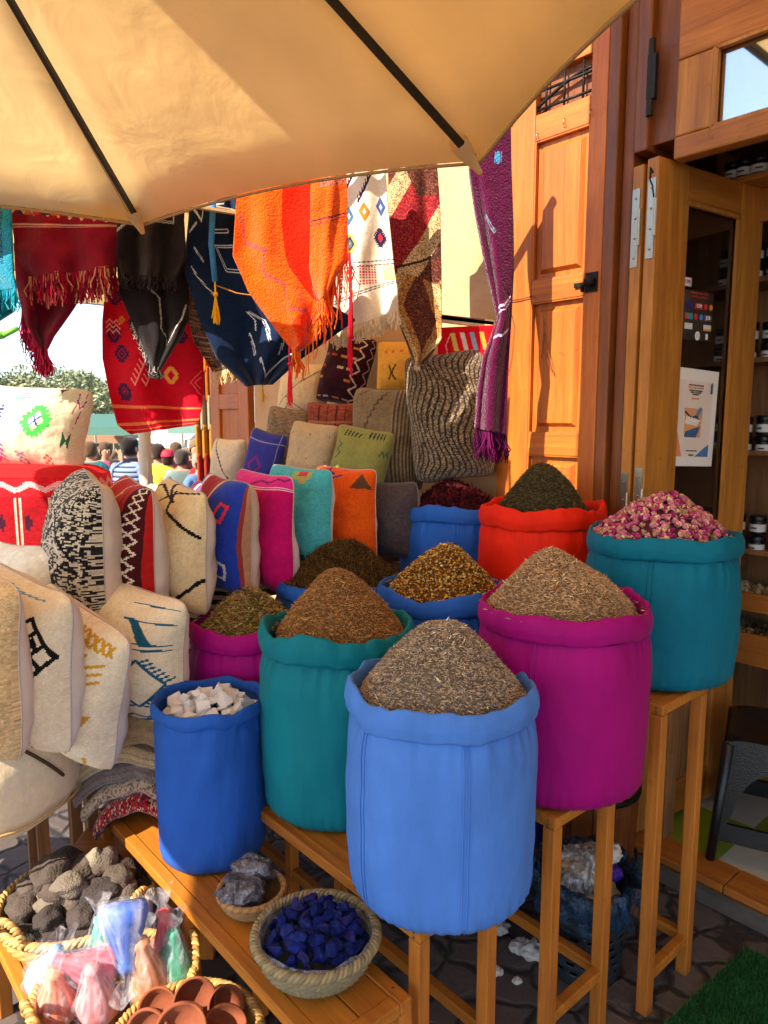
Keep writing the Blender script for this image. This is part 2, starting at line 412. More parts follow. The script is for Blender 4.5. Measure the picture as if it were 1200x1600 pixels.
# ============================================================ ground
def gz(y): return 0 if y < 4 else -.45*min(1, (y-4)/8)
def cobble_mat():
    m, nt, b = nodes('worn_cobbles'); L = nt.links.new
    tc = nt.nodes.new('ShaderNodeTexCoord')
    n0 = N(nt, 'ShaderNodeTexNoise', Scale=5.0, Detail=3.0); L(tc.outputs['Object'], n0.inputs['Vector'])
    ds = mixc(nt, .12, tc.outputs['Object'], n0.outputs['Color'])
    v = N(nt, 'ShaderNodeTexVoronoi', Scale=8.5); v.feature = 'DISTANCE_TO_EDGE'; L(ds, v.inputs['Vector'])
    v2 = N(nt, 'ShaderNodeTexVoronoi', Scale=8.5); L(ds, v2.inputs['Vector'])
    n = N(nt, 'ShaderNodeTexNoise', Scale=30.0, Detail=6.0); L(tc.outputs['Object'], n.inputs['Vector'])
    r = nt.nodes.new('ShaderNodeMapRange'); L(v.outputs['Distance'], r.inputs[0]); r.inputs[1].default_value = .02; r.inputs[2].default_value = .12
    c1 = mixc(nt, v2.outputs['Color'], lin((112, 98, 88)), lin((86, 74, 68)))
    c2 = mixc(nt, n.outputs['Fac'], c1, lin((70, 60, 56)))
    L(mixc(nt, r.outputs[0], lin((42, 36, 32)), c2), b.inputs['Base Color']); b.inputs['Roughness'].default_value = .8
    a = nt.nodes.new('ShaderNodeMath'); a.operation = 'ADD'; a.use_clamp = False; L(r.outputs[0], a.inputs[0])
    mu = nt.nodes.new('ShaderNodeMath'); mu.operation = 'MULTIPLY'; mu.inputs[1].default_value = .4; L(n.outputs['Fac'], mu.inputs[0]); L(mu.outputs[0], a.inputs[1])
    bp = N(nt, 'ShaderNodeBump', Strength=.6, Distance=.015); L(a.outputs[0], bp.inputs['Height']); L(bp.outputs[0], b.inputs['Normal'])
    return m
M_cob = cobble_mat()
g = MB(); ys = [-30, -6, -2, 0, 1, 2, 3, 4, 5, 6, 7, 8, 9, 10, 11, 12, 16, 30, 80, 300]; xs = [-200, -40, -10, -4, -2, 0, 2, 4, 10, 40, 200]
vs = [(x, y, gz(y)) for y in ys for x in xs]; n = len(xs)
g.add(vs, [(j*n+i, j*n+i+1, (j+1)*n+i+1, (j+1)*n+i) for j in range(len(ys)-1) for i in range(n-1)])
tag(g.build('ground', M_cob), kind='structure')

# ============================================================ umbrellas
def parasol(name, label, c, R, zr, rise, ang0, n=8, mat=M_canopy, ribcol=(40, 38, 34), pole_to=0, sag=.035, polecol=(196, 186, 168), group=None, poler=.025, valance=True, sub=10, cat='umbrella'):
    t = thing(name, label, cat, (c[0], c[1], pole_to), 0, group)
    top = zr+rise-pole_to; zr -= pole_to
    m = MB()
    tips = [Vector((R*math.cos(ang0+2*PI*k/n), R*math.sin(ang0+2*PI*k/n), zr)) for k in range(n)]
    ap = Vector((0, 0, top))
    for k in range(n):
        A, B = tips[k], tips[(k+1) % n]
        vs = []; idx = {}
        for i in range(sub+1):
            s_ = i/sub
            for j in range(sub+1):
                f = j/sub; p = ap.lerp(A.lerp(B, f), s_)
                # fabric bellies between ribs, edge curves inwards
                bel = 4*f*(1-f)
                q = p + Vector((0, 0, sag*bel*s_*(1-.2*s_))) - (A.lerp(B, f)*Vector((1, 1, 0)).length*0 if False else Vector((0, 0, 0)))
                q -= Vector((p.x, p.y, 0))*(.018*bel*s_**2)
                idx[i, j] = len(vs); vs.append(q)
        m.add(vs, [(idx[i, j], idx[i+1, j], idx[i+1, j+1], idx[i, j+1]) for i in range(sub) for j in range(sub)])
    m.build('canopy', mat, t, True, solid=.002)
    if sub >= 8:
        hem = []
        for k in range(n):
            A, B = tips[k], tips[(k+1) % n]
            for j in range(sub):
                f = j/sub; p = A.lerp(B, f); bel = 4*f*(1-f); hem.append(p+Vector((0, 0, sag*bel*.8-.006))-Vector((p.x, p.y, 0))*(.018*bel))
        MB().tube(hem, .0045, 5, lin((176, 146, 104)), close=True).build('hem', M_yarn, t, True)
        for k in range(n):
            A, B = tips[k], tips[(k+1) % n]; d_ = (B-A).normalized()
            MB().tube([ap.lerp(A, f)+d_*.022*f+Vector((0, 0, sag*.06-.003)) for f in (.06, .3, .6, .97)], .0016, 4, lin((190, 156, 110))).build('seam', M_yarn, t)
    for k in range(n):
        A = tips[k]; a0 = ap.lerp(A, .04)-Vector((0, 0, .012)); a1 = ap.lerp(A, .985)-Vector((0, 0, .012))
        MB().bar(a0, a1, .011, .016, lin(ribcol)).build('rib', M_plain, t)
        MB().bar(ap.lerp(A, .5)-Vector((0, 0, .03)), Vector((0, 0, top-rise*.95-.05)), .010, .012, lin(ribcol)).build('strut', M_plain, t) if n == 8 and sub >= 8 else None
        # gathered pocket of canvas sewn over the rib tip
        if sub >= 8:
            T = A.normalized()*0 + A; o_ = Vector((A.x, A.y, 0)).normalized(); side = Vector((-o_.y, o_.x, 0))
            p = MB(); pr = [(.0, .030), (.35, .026), (.7, .015), (1, .008)]
            ring = []
            for f, r_ in pr:
                cc = T - o_*(.075*(1-f)) + Vector((0, 0, .036*(1-f)-.020*f-.008))
                for q in range(8):
                    a = 2*PI*q/8; ring.append(cc + side*math.cos(a)*r_ + Vector((0, 0, 1))*math.sin(a)*r_*.7)
            p.add(ring, [(i*8+q, i*8+(q+1) % 8, (i+1)*8+(q+1) % 8, (i+1)*8+q) for i in range(3) for q in range(8)] + [tuple(24+q for q in range(8))])
            p.build('tip_pocket', mat, t, True)
    MB().tube([(0, 0, 0), (0, 0, top+.04)], poler, 12, lin(polecol)).build('pole', M_plain, t, True)
    return t
UC = Vector((-.942, .893, 0)); a0 = math.atan2(1.8-.893, .227+.942)
parasol('parasol', 'large beige canvas parasol overhead with dark ribs covering the spice stall', UC, 1.48, 2.30, .80, a0, sag=.03)
parasol('parasol', 'second beige parasol with pale pole, seen below the maroon rug over the cushions', (-1.16, 3.52), 1.28, 2.37, .50, .25, ribcol=(216, 196, 160), sag=.02, poler=.03, polecol=(206, 200, 184), group=None)

# ============================================================ shop front
def fthing(name, label, cat, u, wv, z, group=None):
    p = FD*u + FN*wv; return thing(name, label, cat, (p.x, p.y, z), FROT, group)
W0 = 2.42
ZB, ZT = .1, 2.52
u_sl, _ = uz(792, 500, W0); u_sr, _ = uz(948, 500, W0); u_j1, _ = uz(1003, 400, W0); u_open, _ = uz(1056, 250, W0)
u_left, _ = uz(397, 600, W0); u_right = u_open+2.0
# unseen canvas awning, added above the picture to shade parasol, shutter and door
t = fthing('shade_awning', 'flat beige canvas awning added unseen above the picture to cast shade on the shop front', 'awning', -1.587, -.17, 3.40)
MB().box((0, 0, .0), (3.9, 2.58, .006)).build('canvas', M_canopy, t)
for x in (.02, 1.3, 2.6, 3.86): MB().box((x-.015, .01, -.032), (x+.015, 2.58, -.002)).build('support_bar', M_iron, t)
MB().box((0, 0, -.16), (3.9, .004, -.001)).build('valance', M_canopy, t)
# plaster walls (left of the shutter, above the door, right of the door)
def fwall(name, label, u0, u1, z0, z1, w0=W0, th=.3, mat=M_plaster):
    t = MB().box((0, 0, 0), (u1-u0, th, z1-z0)).build(name, mat)
    p = FD*u0+FN*w0; t.location = (p.x, p.y, z0); t.rotation_euler = (0, 0, FROT)
    return tag(t, label, 'wall')
fwall('plaster_wall', 'sunlit cracked peach plaster wall behind the hanging rugs', u_left, u_sr-.02, -.3, 4.2)
fwall('plaster_wall', 'peach plaster wall above the shop doorway', u_sr-.02, u_right, 3.25, 4.2)
fwall('plaster_wall', 'peach plaster wall right of the shop doorway', u_right, u_right+1.5, -.1, 4.2)
# hairline cracks are thin dark grooves on the sunlit wall
# dark jamb
t = fthing('door_jamb', 'dark red-brown wooden jamb between the shutter and the glazed door', 'door frame', u_sr, W0, 0)
J = u_j1-u_sr
MB().box((0, -.05, 0), (J*.35, .25, 3.25)).build('moulding', M_jamb, t, bevel=.006)
MB().box((J*.35+.002, -.015, 0), (J*.70, .25, 3.25)).build('moulding', M_jamb, t, bevel=.006)
MB().box((J*.75+.002, -.035, 2.60), (J+.02, .25, 3.25)).build('moulding', M_jamb, t, bevel=.006)
MB().box((J*.55, .0, 2.62), (u_open-u_sr, .22, 3.25)).build('post', M_jamb, t, bevel=.004)
hm = MB()
zz = uz(1022, 130, W0)[1]
hm.tube([(J+.03, -.045, zz-.12), (J+.03, -.045, zz+.12)], .012, 8); hm.box((J+.02, -.055, zz-.07), (J+.05, -.036, zz+.07))
hm.build('hinge', M_iron, t)
# transom window over the doorway
zb = uz(1100, 240, W0)[1]
t = fthing('transom_window', 'pine framed window above the shop doorway reflecting pale sky', 'window', u_open, W0-.02, zb)
ug, zg0 = uz(1116, 200, W0); zg1 = uz(1116, 88, W0)[1]
TW = u_right-u_open; g0 = ug-u_open; hz0 = zg0-zb; hz1 = zg1-zb+.02
MB().box((0, 0, .0), (TW, .06, hz0)).build('rail', M_pineh, t, bevel=.006)
MB().box((0, 0, hz1), (TW, .06, 3.25-zb)).build('rail', M_pineh, t, bevel=.006)
MB().box((0, .002, hz0+.001), (g0, .058, hz1-.001)).build('stile', M_pine, t, bevel=.006)
MB().box((g0+.62, .002, hz0+.001), (TW, .058, hz1-.001)).build('stile', M_pine, t, bevel=.006)
mm = MB()
for a, b in (((g0, hz0), (g0+.62, hz0)), ((g0, hz1), (g0+.62, hz1)), ((g0, hz0), (g0, hz1)), ((g0+.62, hz0), (g0+.62, hz1))):
    mm.bar((a[0], .012, a[1]), (b[0], .012, b[1]), .02, .016)
mm.build('bead', M_pine, t)
MB().box((g0, .03, hz0), (g0+.62, .034, hz1)).build('pane', M_skyglass, t)
# door header under the transom
# shutter folded against the wall
wS = W0-.05
t = fthing('wooden_shutter', 'tall varnished orange-brown panelled shutter folded open against the wall', 'shutter', u_sl, wS, 0)
Wd = u_sr-u_sl; SH = 3.12
def pz(y, x=870): return uz(x, y, wS)[1]
def pu(x, y=500): return uz(x, y, wS)[0]-u_sl
lu, ru = pu(829, 470)-.0, pu(912, 470)
rails = [(0.0, .12), (pz(1090), pz(1000)), (pz(712), pz(678)), (pz(468), pz(434)), (pz(210), pz(168)), (SH-.14, SH)]
MB().box((0, 0, 0), (lu, .042, SH)).build('stile', M_shut, t, bevel=.004)
MB().box((ru, 0, 0), (Wd, .042, SH)).build('stile', M_shut, t, bevel=.004)
for z0, z1 in rails: MB().box((lu+.001, .001, z0), (ru-.001, .041, z1)).build('rail', M_shuth, t, bevel=.003)
for i in range(4):
    z0, z1 = rails[i][1], rails[i+1][0]
    m = MB(); m.box((lu-.001, .024, z0-.001), (ru+.001, .036, z1+.001))
    e = .028; i1 = .05
    a, b, c, d = lu+e, ru-e, z0+e, z1-e
    vs = [(a, .023, c), (b, .023, c), (b, .023, d), (a, .023, d), (a+.014, .008, c+.014), (b-.014, .008, c+.014), (b-.014, .008, d-.014), (a+.014, .008, d-.014)]
    m.add(vs, [(0, 1, 5, 4), (1, 2, 6, 5), (2, 3, 7, 6), (3, 0, 4, 7), (4, 5, 6, 7)])
    # sloped bead round the opening
    for (p, q) in (((lu, z0), (ru, z0)), ((lu, z1), (ru, z1)), ((lu, z0), (lu, z1)), ((ru, z0), (ru, z1))):
        m.bar((p[0], .012, p[1]), (q[0], .012, q[1]), .016, .012)
    m.build('panel', M_shut, t, bevel=.0015)
# iron grille in the top opening
m = MB(); gz0, gz1 = rails[4][1], rails[5][0]; gw = ru-lu
m.box((lu, .035, gz0), (ru, .039, gz1), col=None)
m.build('backing', M_jamb, t)
m = MB()
for z in (gz0+.02, gz0+.085): m.tube([(lu, .012, z), (ru, .012, z)], .0055, 8)
for k in range(3): m.tube([(lu+gw*(k+.5)/3, .012, gz0), (lu+gw*(k+.5)/3, .012, gz1)], .0045, 6)
def spiral(cx, cz, r, turns, s=1, a0=0):
    return [(cx+s*r*(1-i/26*.85)*math.cos(a0+turns*2*PI*i/26), .010, cz+r*(1-i/26*.85)*math.sin(a0+turns*2*PI*i/26)) for i in range(27)]
for k in range(5):
    cz = gz0+.15+k*.13
    if cz > gz1-.05: break
    m.tube(spiral(lu+gw*.25, cz, gw*.2, 1.6, 1, 0), .0045, 6); m.tube(spiral(lu+gw*.75, cz, gw*.2, 1.6, -1, 0), .0045, 6)
m.tube([(lu+gw*i/12, .012, gz0+.03+.07*math.sin(PI*i/12*.5)) for i in range(13)], .006, 8)
m.build('iron_grille', M_iron, t, True)
# latch, wire, small hooks
z = pz(441, 925); x = pu(926, 441)
m = MB(); m.box((x-.028, -.006, z-.035), (x+.022, -.0005, z+.035)); m.ball((x, -.022, z+.0), .02, n=8, amp=.3)
m.tube([(x, -.022, z), (x-.022, -.03, z-.012), (x-.03, -.018, z-.03)], .008, 8); m.box((x-.075, -.008, z-.012), (x-.03, -.001, z+.004)); m.build('latch', M_iron, t)
m = MB()
for px_, py_ in ((841, 213), (883, 190), (924, 176)):
    hx, hz_ = pu(px_, py_), pz(py_, px_)
    m.tube([(hx, -.001, hz_+.01), (hx, -.012, hz_+.008), (hx+.006, -.016, hz_-.006), (hx, -.010, hz_-.013), (hx-.006, -.006, hz_-.008)], .0018, 5)
m.build('hook', M_steel, t, True)
m = MB()
pts = [(836, 462), (849, 480), (853, 505), (851, 540), (862, 575), (866, 582), (858, 545), (855, 520), (850, 545), (849, 560), (853, 530), (852, 500)]
m.tube([(pu(a, b), -.008-.004*(i % 2), pz(b, a)) for i, (a, b) in enumerate(pts)], .0016, 5, lin((120, 70, 40)))
m.tube([(pu(a, b), -.008, pz(b, a)) for a, b in ((795, 471), (815, 468), (834, 463))], .0022, 5, lin((60, 40, 30)))
m.tube([(pu(a, b), -.005, pz(b, a)) for a, b in ((796, 474), (805, 510), (801, 560), (793, 590))], .0011, 4, lin((60, 40, 30)))
m.build('wire', M_plain, t, True)

# ------------------------------------------------ glazed bifold door leaf standing open into the shop
LD = Vector((.83, .558, 0)).normalized(); LN = Vector((-LD.y, LD.x, 0)); LROT = math.atan2(LD.y, LD.x)
P0 = onw(1018, 500, 2.36); P0.z = 0
def lf(px, py, off=0): q = onplane(px, py, P0-LN*off, LN); return (q-P0).dot(LD), q.z
def on_leaf(px, py, off): return onplane(px, py, P0-LN*off, LN)
LT = lf(1010, 236)[1]; LB = .13; th = .045
t = thing('glazed_door_leaf', 'open pine door leaf with tall glass pane, stickers and a taped poster', 'door', (P0.x, P0.y, LB), LROT)
s1 = lf(1066, 480)[0]; s2 = lf(1149, 500)[0]; s3 = lf(1183, 500)[0]
gT = lf(1066, 312)[1]-LB; gB = .95; H = LT-LB
MB().box((0, 0, 0), (s1, th, H)).build('stile', M_pine, t, bevel=.004)
MB().box((s2, 0, 0), (s3, th, H)).build('stile', M_pine, t, bevel=.004)
MB().box((s1+.001, .001, gT), (s2-.001, th-.001, H-.001)).build('rail', M_pineh, t, bevel=.003)
MB().box((s1+.001, .001, gB-.1), (s2-.001, th-.001, gB)).build('rail', M_pineh, t, bevel=.003)
MB().box((s1+.001, .001, .001), (s2-.001, th-.001, .14)).build('rail', M_pineh, t, bevel=.003)
m = MB(); m.box((s1, .016, .14), (s2, .03, gB-.1))
for k in range(1, 4): x = s1+(s2-s1)*k/4; m.box((x-.002, .013, .14), (x+.002, .017, gB-.1))
m.build('lower_panel', M_dark, t)
m = MB()
for (p, q) in (((s1, gB), (s1, gT)), ((s2, gB), (s2, gT)), ((s1, gT), (s2, gT)), ((s1, gB), (s2, gB))): m.bar((p[0], .008, p[1]), (q[0], .008, q[1]), .014, .02)
m.build('bead', M_pine, t)
MB().box((s1, .020, gB), (s2, .024, gT)).build('pane', M_glass, t)
# hinge plates on the leaf end
def hinge_on(t, z, x=-.0025, y0=.006, y1=.036):
    m = MB(); m.box((x, y0, z-.13), (x+.004, y1, z+.13))
    m.tube([(x-.003, y0-.004, z-.06), (x-.003, y0-.004, z+.06)], .006, 8)
    for k in range(4): m.ball((x-.001, (y0+y1)/2, z-.1+k*.066), .004, n=4)
    m.build('hinge', M_steel, t)
hinge_on(t, lf(1008, 335)[1]-LB); hinge_on(t, lf(1000, 790)[1]-LB)
m = MB(); m.tube([(-.003, .012, H-.13), (-.003, .02, H-.09), (-.003, .03, H-.07), (-.003, .03, H-.03), (-.003, .02, H-.05)], .003, 5); m.build('cabin_hook', M_iron, t)
t2 = thing('folded_door_leaf', 'narrow pine door leaf folded behind the glazed leaf, showing its edge and hinge', 'door', tuple(P0-LN*-.058-LD*.0+Vector((0, 0, LB))), LROT)
MB().box((0, 0, 0), (s3*.9, .044, H-.01)).build('board', M_pine, t2, bevel=.004)
hinge_on(t2, lf(1008, 335)[1]-LB-.02, y0=.01, y1=.04); hinge_on(t2, lf(1000, 790)[1]-LB-.02, y0=.01, y1=.04)

# writing: text mesh as one object
def text_obj(name, body, size, mat, parent=None, col=(255, 255, 255), ext=.0006):
    cu = bpy.data.curves.new(name, 'FONT'); cu.body = body; cu.size = size; cu.extrude = ext; cu.align_x = 'CENTER'; cu.align_y = 'CENTER'
    o = bpy.data.objects.new('tmp', cu); COL.objects.link(o)
    dg = bpy.context.evaluated_depsgraph_get(); me = bpy.data.meshes.new_from_object(o.evaluated_get(dg))
    bpy.data.objects.remove(o); me.name = name
    ca = me.color_attributes.new('Col', 'FLOAT_COLOR', 'CORNER')
    ca.data.foreach_set('color', list((*lin(col), 1))*len(ca.data)); me.materials.clear(); me.materials.append(mat)
    r = bpy.data.objects.new(name, me); COL.objects.link(r)
    if parent: r.parent = parent
    return r
# stickers, built as flat prints on the glass (local frame x right, z up, facing -y)
def onglass(name, label, cat, px, py, wpx, hpx, group=None, off=.004, tilt=0):
    c = on_leaf(px, py, off-.02); a0_, z0_ = lf(px-wpx/2, py, off-.02); a1_, z1_ = lf(px+wpx/2, py, off-.02)
    zt = lf(px, py-hpx/2, off-.02)[1]; zb_ = lf(px, py+hpx/2, off-.02)[1]
    t = thing(name, label, cat, c, (0, tilt, LROT), group)
    return t, abs(a1_-a0_), abs(zt-zb_)
def card(t, nm, w_, h_, cv, y=0, mat=None):
    nx, ny = cv.nx, cv.ny
    P = np.zeros((ny+1, nx+1, 3)); P[..., 0] = np.linspace(-w_/2, w_/2, nx+1)[None, :]; P[..., 2] = np.linspace(-h_/2, h_/2, ny+1)[:, None]; P[..., 1] = y
    return grid_obj(nm, P, cv.out(), mat or M_print, t, solid=.0006)
def flattext(t, body, size, x, z, col, y=-.0012, nm='lettering'):
    o = text_obj(nm, body, size, M_plain, t, col); o.rotation_euler = (PI/2, 0, 0); o.location = (x, y, z); return o
t, a, b = onglass('card_sticker', 'small white square sticker reading CMI high on the glass door', 'sticker', 1074, 440, 14, 14)
card(t, 'backing', a, b, Canvas(4, 4, (215, 205, 200))); flattext(t, 'CMI', b*.55, 0, 0, (150, 40, 60), nm='lettering')
t, a, b = onglass('payment_notice', 'dark sticker with red line of writing and rows of card logos on the glass', 'sticker', 1091, 494, 46, 78)
card(t, 'backing', a, b, Canvas(4, 4, (58, 42, 34)))
for i, (z, s_) in enumerate(((.45, 9), (.38, 8))):
    flattext(t, 'PAIEMENT PAR CARTE' if i == 0 else 'CARTES ACCEPTEES', b*.062, 0, b*z, (170, 60, 40))
LG = [(-.32, .2, (60, 40, 100), None), (0, .2, (170, 50, 50), 'CMI'), (.32, .2, (220, 130, 40), 'o'), (-.32, -.02, (60, 130, 150), 'p'), (0, -.02, (70, 130, 190), 'oo'), (.32, -.02, (60, 110, 60), 'JCB'),
      (-.32, -.22, (205, 200, 195), 'w'), (.32, -.22, (205, 200, 190), 'w2')]
for gx, gz_, c_, k_ in LG:
    m = MB()
    if k_ in ('o', 'oo'):
        for dx, cc in ((-.055, (200, 50, 40)), (.055, c_)):
            m.lathe([(0.0001, 0), (b*.062, 0)], 20, M=Matrix.Translation((a*(gx+dx*1.6), -.0012-(.0006 if dx > 0 else 0), b*gz_)) @ Matrix.Rotation(PI/2, 4, 'X'), col=lin(cc))
        m.build('card_logo', M_plain, t); continue
    m.box((a*gx-a*.13, -.0012, b*gz_-b*.06), (a*gx+a*.13, -.0008, b*gz_+b*.06), col=lin(c_))
    if k_ == 'p': m.box((a*gx-a*.13, -.0016, b*gz_-b*.06), (a*gx-a*.02, -.0013, b*gz_+b*.03), col=lin((200, 80, 50)))
    if k_ == 'w2': m.box((a*gx-a*.13, -.0016, b*gz_-b*.055), (a*gx+a*.13, -.0013, b*gz_-b*.02), col=lin((220, 150, 60)))
    if k_ == 'JCB': m.box((a*gx-a*.13, -.0016, b*gz_-b*.06), (a*gx-a*.04, -.0013, b*gz_+b*.06), col=lin((50, 70, 140))); m.box((a*gx-a*.04, -.0016, b*gz_-b*.06), (a*gx+a*.04, -.0013, b*gz_+b*.06), col=lin((180, 50, 50)))
    m.build('card_logo', M_plain, t)
    if k_ in ('CMI', 'JCB'): flattext(t, k_, b*.1, a*gx, b*gz_, (235, 225, 220), y=-.0024)
m = MB(); m.lathe([(0.0001, 0), (b*.09, 0)], 24, M=Matrix.Translation((0, -.0012, -b*.4)) @ Matrix.Rotation(PI/2, 4, 'X'), col=lin((225, 222, 215)))
m.box((a*.28, -.0012, -b*.46), (a*.36, -.0008, -b*.34), col=lin((225, 222, 215))); m.box((-a*.34, -.0012, -b*.42), (-a*.28, -.0008, -b*.38), col=lin((20, 18, 18)))
for k in range(3): m.tube([(a*(-.05+.07*k)+b*(.02+.012*k)*math.cos(q), -.002, -b*.4+b*(.03+.015*k)*math.sin(q)) for q in (-1, -.5, 0, .5, 1)], .0009, 4, lin((60, 60, 60)))
m.build('contactless_symbol', M_plain, t)
t, a, b = onglass('taped_poster', 'white paper poster with orange and blue picture taped to the door glass', 'poster', 1080, 653, 78, 152, off=.006, tilt=math.radians(2.5))
cv = Canvas(78, 150, (226, 216, 206), .01)
cv.rect(.2, .1, .9, .88, (222, 200, 186)); cv.poly([(.2, .1), (.36, .1), (.25, .35), (.2, .35)], (216, 130, 90)); cv.poly([(.62, .1), (.9, .1), (.9, .24)], (70, 110, 160)); cv.poly([(.84, .76), (.9, .76), (.9, .88), (.84, .86)], (60, 90, 120))
cv.poly([(.38, .3), (.7, .3), (.72, .6), (.36, .6)], (214, 148, 100)); cv.poly([(.38, .3), (.62, .3), (.7, .42), (.4, .36)], (60, 90, 130)); cv.poly([(.55, .5), (.66, .62), (.72, .6), (.62, .48)], (80, 130, 160))
cv.line([(.38, .56), (.5, .5), (.6, .52), (.68, .46)], .02, (40, 50, 70)); cv.poly([(.38, .44), (.62, .42), (.7, .48), (.4, .52)], (228, 210, 190))
card(t, 'sheet', a, b, cv)
for i, (tx, sz, z, c_) in enumerate((('NOUS VOUS PROPOSONS', .022, .335, (70, 50, 50)), ('UNE LARGE GAMME', .03, .31, (214, 140, 110)), ('PRODUITS NATURELS', .024, .28, (70, 50, 50)), ('FAITS A LA MAIN', .024, .26, (70, 50, 50)),
                                     ('DU MAROC', .022, .24, (70, 50, 50)), ('BIENVENUE', .026, .2, (214, 140, 110)), ('MERCI DE VOTRE VISITE', .018, -.34, (80, 60, 60)), ('MAROC', .026, -.385, (80, 60, 60)))):
    flattext(t, tx, b*sz, a*.05, b*z, c_)
flattext(t, 'Maroc', b*.055, a*.04, -b*.03, (240, 235, 230), y=-.002)

# ------------------------------------------------ shop interior
def fbox(name, kind, u0, u1, w0, w1, z0, z1, mat, label=None, cat=None):
    o = MB().box((0, 0, 0), (u1-u0, w1-w0, z1-z0)).build(name, mat); p = FD*u0+FN*w0
    o.location = (p.x, p.y, z0); o.rotation_euler = (0, 0, FROT); return tag(o, label, cat, kind=kind)
ui0 = u_j1-.9
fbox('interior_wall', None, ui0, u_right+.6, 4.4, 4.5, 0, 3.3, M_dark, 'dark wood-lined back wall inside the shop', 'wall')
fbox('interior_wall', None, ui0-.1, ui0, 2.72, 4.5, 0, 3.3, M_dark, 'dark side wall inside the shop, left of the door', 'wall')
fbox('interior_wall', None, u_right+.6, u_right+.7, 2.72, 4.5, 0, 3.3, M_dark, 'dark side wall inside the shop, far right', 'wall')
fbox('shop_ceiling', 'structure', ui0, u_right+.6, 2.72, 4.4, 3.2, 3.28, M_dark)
def tile_mat():
    m, nt, b = nodes('green_and_cream_tiles'); L = nt.links.new
    tc = nt.nodes.new('ShaderNodeTexCoord'); c = N(nt, 'ShaderNodeTexChecker', Scale=3.2); L(tc.outputs['Object'], c.inputs['Vector'])
    c.inputs[1].default_value = (*lin((134, 150, 38)), 1); c.inputs[2].default_value = (*lin((196, 192, 170)), 1)
    n = N(nt, 'ShaderNodeTexNoise', Scale=9.0, Detail=5.0); L(tc.outputs['Object'], n.inputs['Vector'])
    cb = nt.nodes.new('ShaderNodeMapRange'); L(n.outputs['Fac'], cb.inputs[0]); cb.inputs[3].default_value = .7; cb.inputs[4].default_value = 1.1
    k = nt.nodes.new('ShaderNodeCombineColor'); [L(cb.outputs[0], k.inputs[i]) for i in range(3)]
    L(mixc(nt, 1.0, c.outputs[0], k.outputs[0], 'MULTIPLY'), b.inputs['Base Color']); b.inputs['Roughness'].default_value = .3; return m
uth = uz(1010, 1340, W0)[0]-.12
fbox('shop_floor', 'structure', ui0, u_right+.6, W0+.10, 4.4, .0, .104, tile_mat())
t = fthing('door_threshold', 'raised wooden threshold with grey riser at the shop doorway', 'threshold', uth, W0-.04, 0)
MB().box((0, .01, 0), (u_right-uth, .14, .07)).build('riser', surf('grey_riser', (96, 84, 74), rough=.8, var=.3, vscale=10), t)
MB().box((0, -.004, .082), (.42, .14, .11)).build('tread', M_jambh if 'M_jambh' in globals() else M_pineh, t, bevel=.004)
MB().box((.423, -.004, .082), (u_right-uth, .14, .11)).build('tread', M_pineh, t, bevel=.004)
MB().box((0, -.012, .07), (u_right-uth, .0, .08)).build('metal_strip', M_steel, t)
# wooden dado left of the doorway under the leaf
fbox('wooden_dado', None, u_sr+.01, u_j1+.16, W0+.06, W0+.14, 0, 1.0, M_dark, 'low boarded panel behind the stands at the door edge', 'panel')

# shelves with jars
u_s0 = uz(1108, 600, 3.3)[0]; u_s1 = u_s0+1.25
shelf_z = [uz(1185, y, 3.3)[1] for y in (1045, 950, 868, 712, 566, 440, 300)]
shelf_z = [.62, .86] + [z for z in shelf_z[2:]]
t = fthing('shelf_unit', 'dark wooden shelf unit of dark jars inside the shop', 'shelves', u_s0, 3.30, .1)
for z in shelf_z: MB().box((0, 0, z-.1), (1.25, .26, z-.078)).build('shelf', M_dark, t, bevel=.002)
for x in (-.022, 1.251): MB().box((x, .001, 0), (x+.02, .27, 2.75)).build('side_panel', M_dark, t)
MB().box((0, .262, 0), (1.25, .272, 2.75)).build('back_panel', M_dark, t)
cr = 0
def mk_jar():
    t = thing('jar', 'x', 'jar')
    MB().lathe([(.001, 0), (.029, 0), (.032, .004), (.032, .05), (.029, .055)], 14, col=lin((26, 18, 16))).build('glass_body', M_black, t, True)
    MB().lathe([(.0325, .012), (.0325, .042)], 14, col=lin((206, 204, 198))).build('paper_label', M_print, t, True)
    MB().lathe([(.033, .055), (.034, .057), (.034, .072), (.030, .075), (.001, .075)], 14, col=lin((12, 12, 14))).build('lid', M_black, t, True)
    MB().box((-.014, -.0335, .024), (.012, -.0328, .030), col=lin((90, 40, 60))).build('label_print', M_print, t)
    return t
jar0 = mk_jar(); used = False
def place_jar(u, wv, z, label, group, sc=1.15):
    global used
    p = FD*u+FN*wv
    r = FROT+random.uniform(-.5, .5)
    if not used:
        o = jar0; used = True; o.location = (p.x, p.y, z); o.rotation_euler = (0, 0, r); o.scale = (sc,)*3; o['label'] = label; o['group'] = group
    else: o = dup(jar0, (p.x, p.y, z), r, label, group, (sc*random.uniform(.86, 1.02), sc*random.uniform(.86, 1.02), sc*random.uniform(.93, 1.03)))
    return o
names = {2: 'lowest jar shelf', 3: 'second jar shelf from below', 4: 'third jar shelf from below', 5: 'fourth jar shelf from below', 6: 'highest jar shelf'}
for k, z in enumerate(shelf_z):
    if k < 2: continue
    for r_ in range(2 if k in (2, 3, 4, 5) else 1):
        for i in range(8):
            u = u_s0+.06+i*.088
            if k == 4 and i in (3,): continue
            place_jar(u, 3.34, z+.0225-.0225+r_*.088, 'dark jar with white label, '+('upper' if r_ else 'lower')+' layer of the '+names[k], 'jars on the '+names[k]+(' upper layer' if r_ else ''))
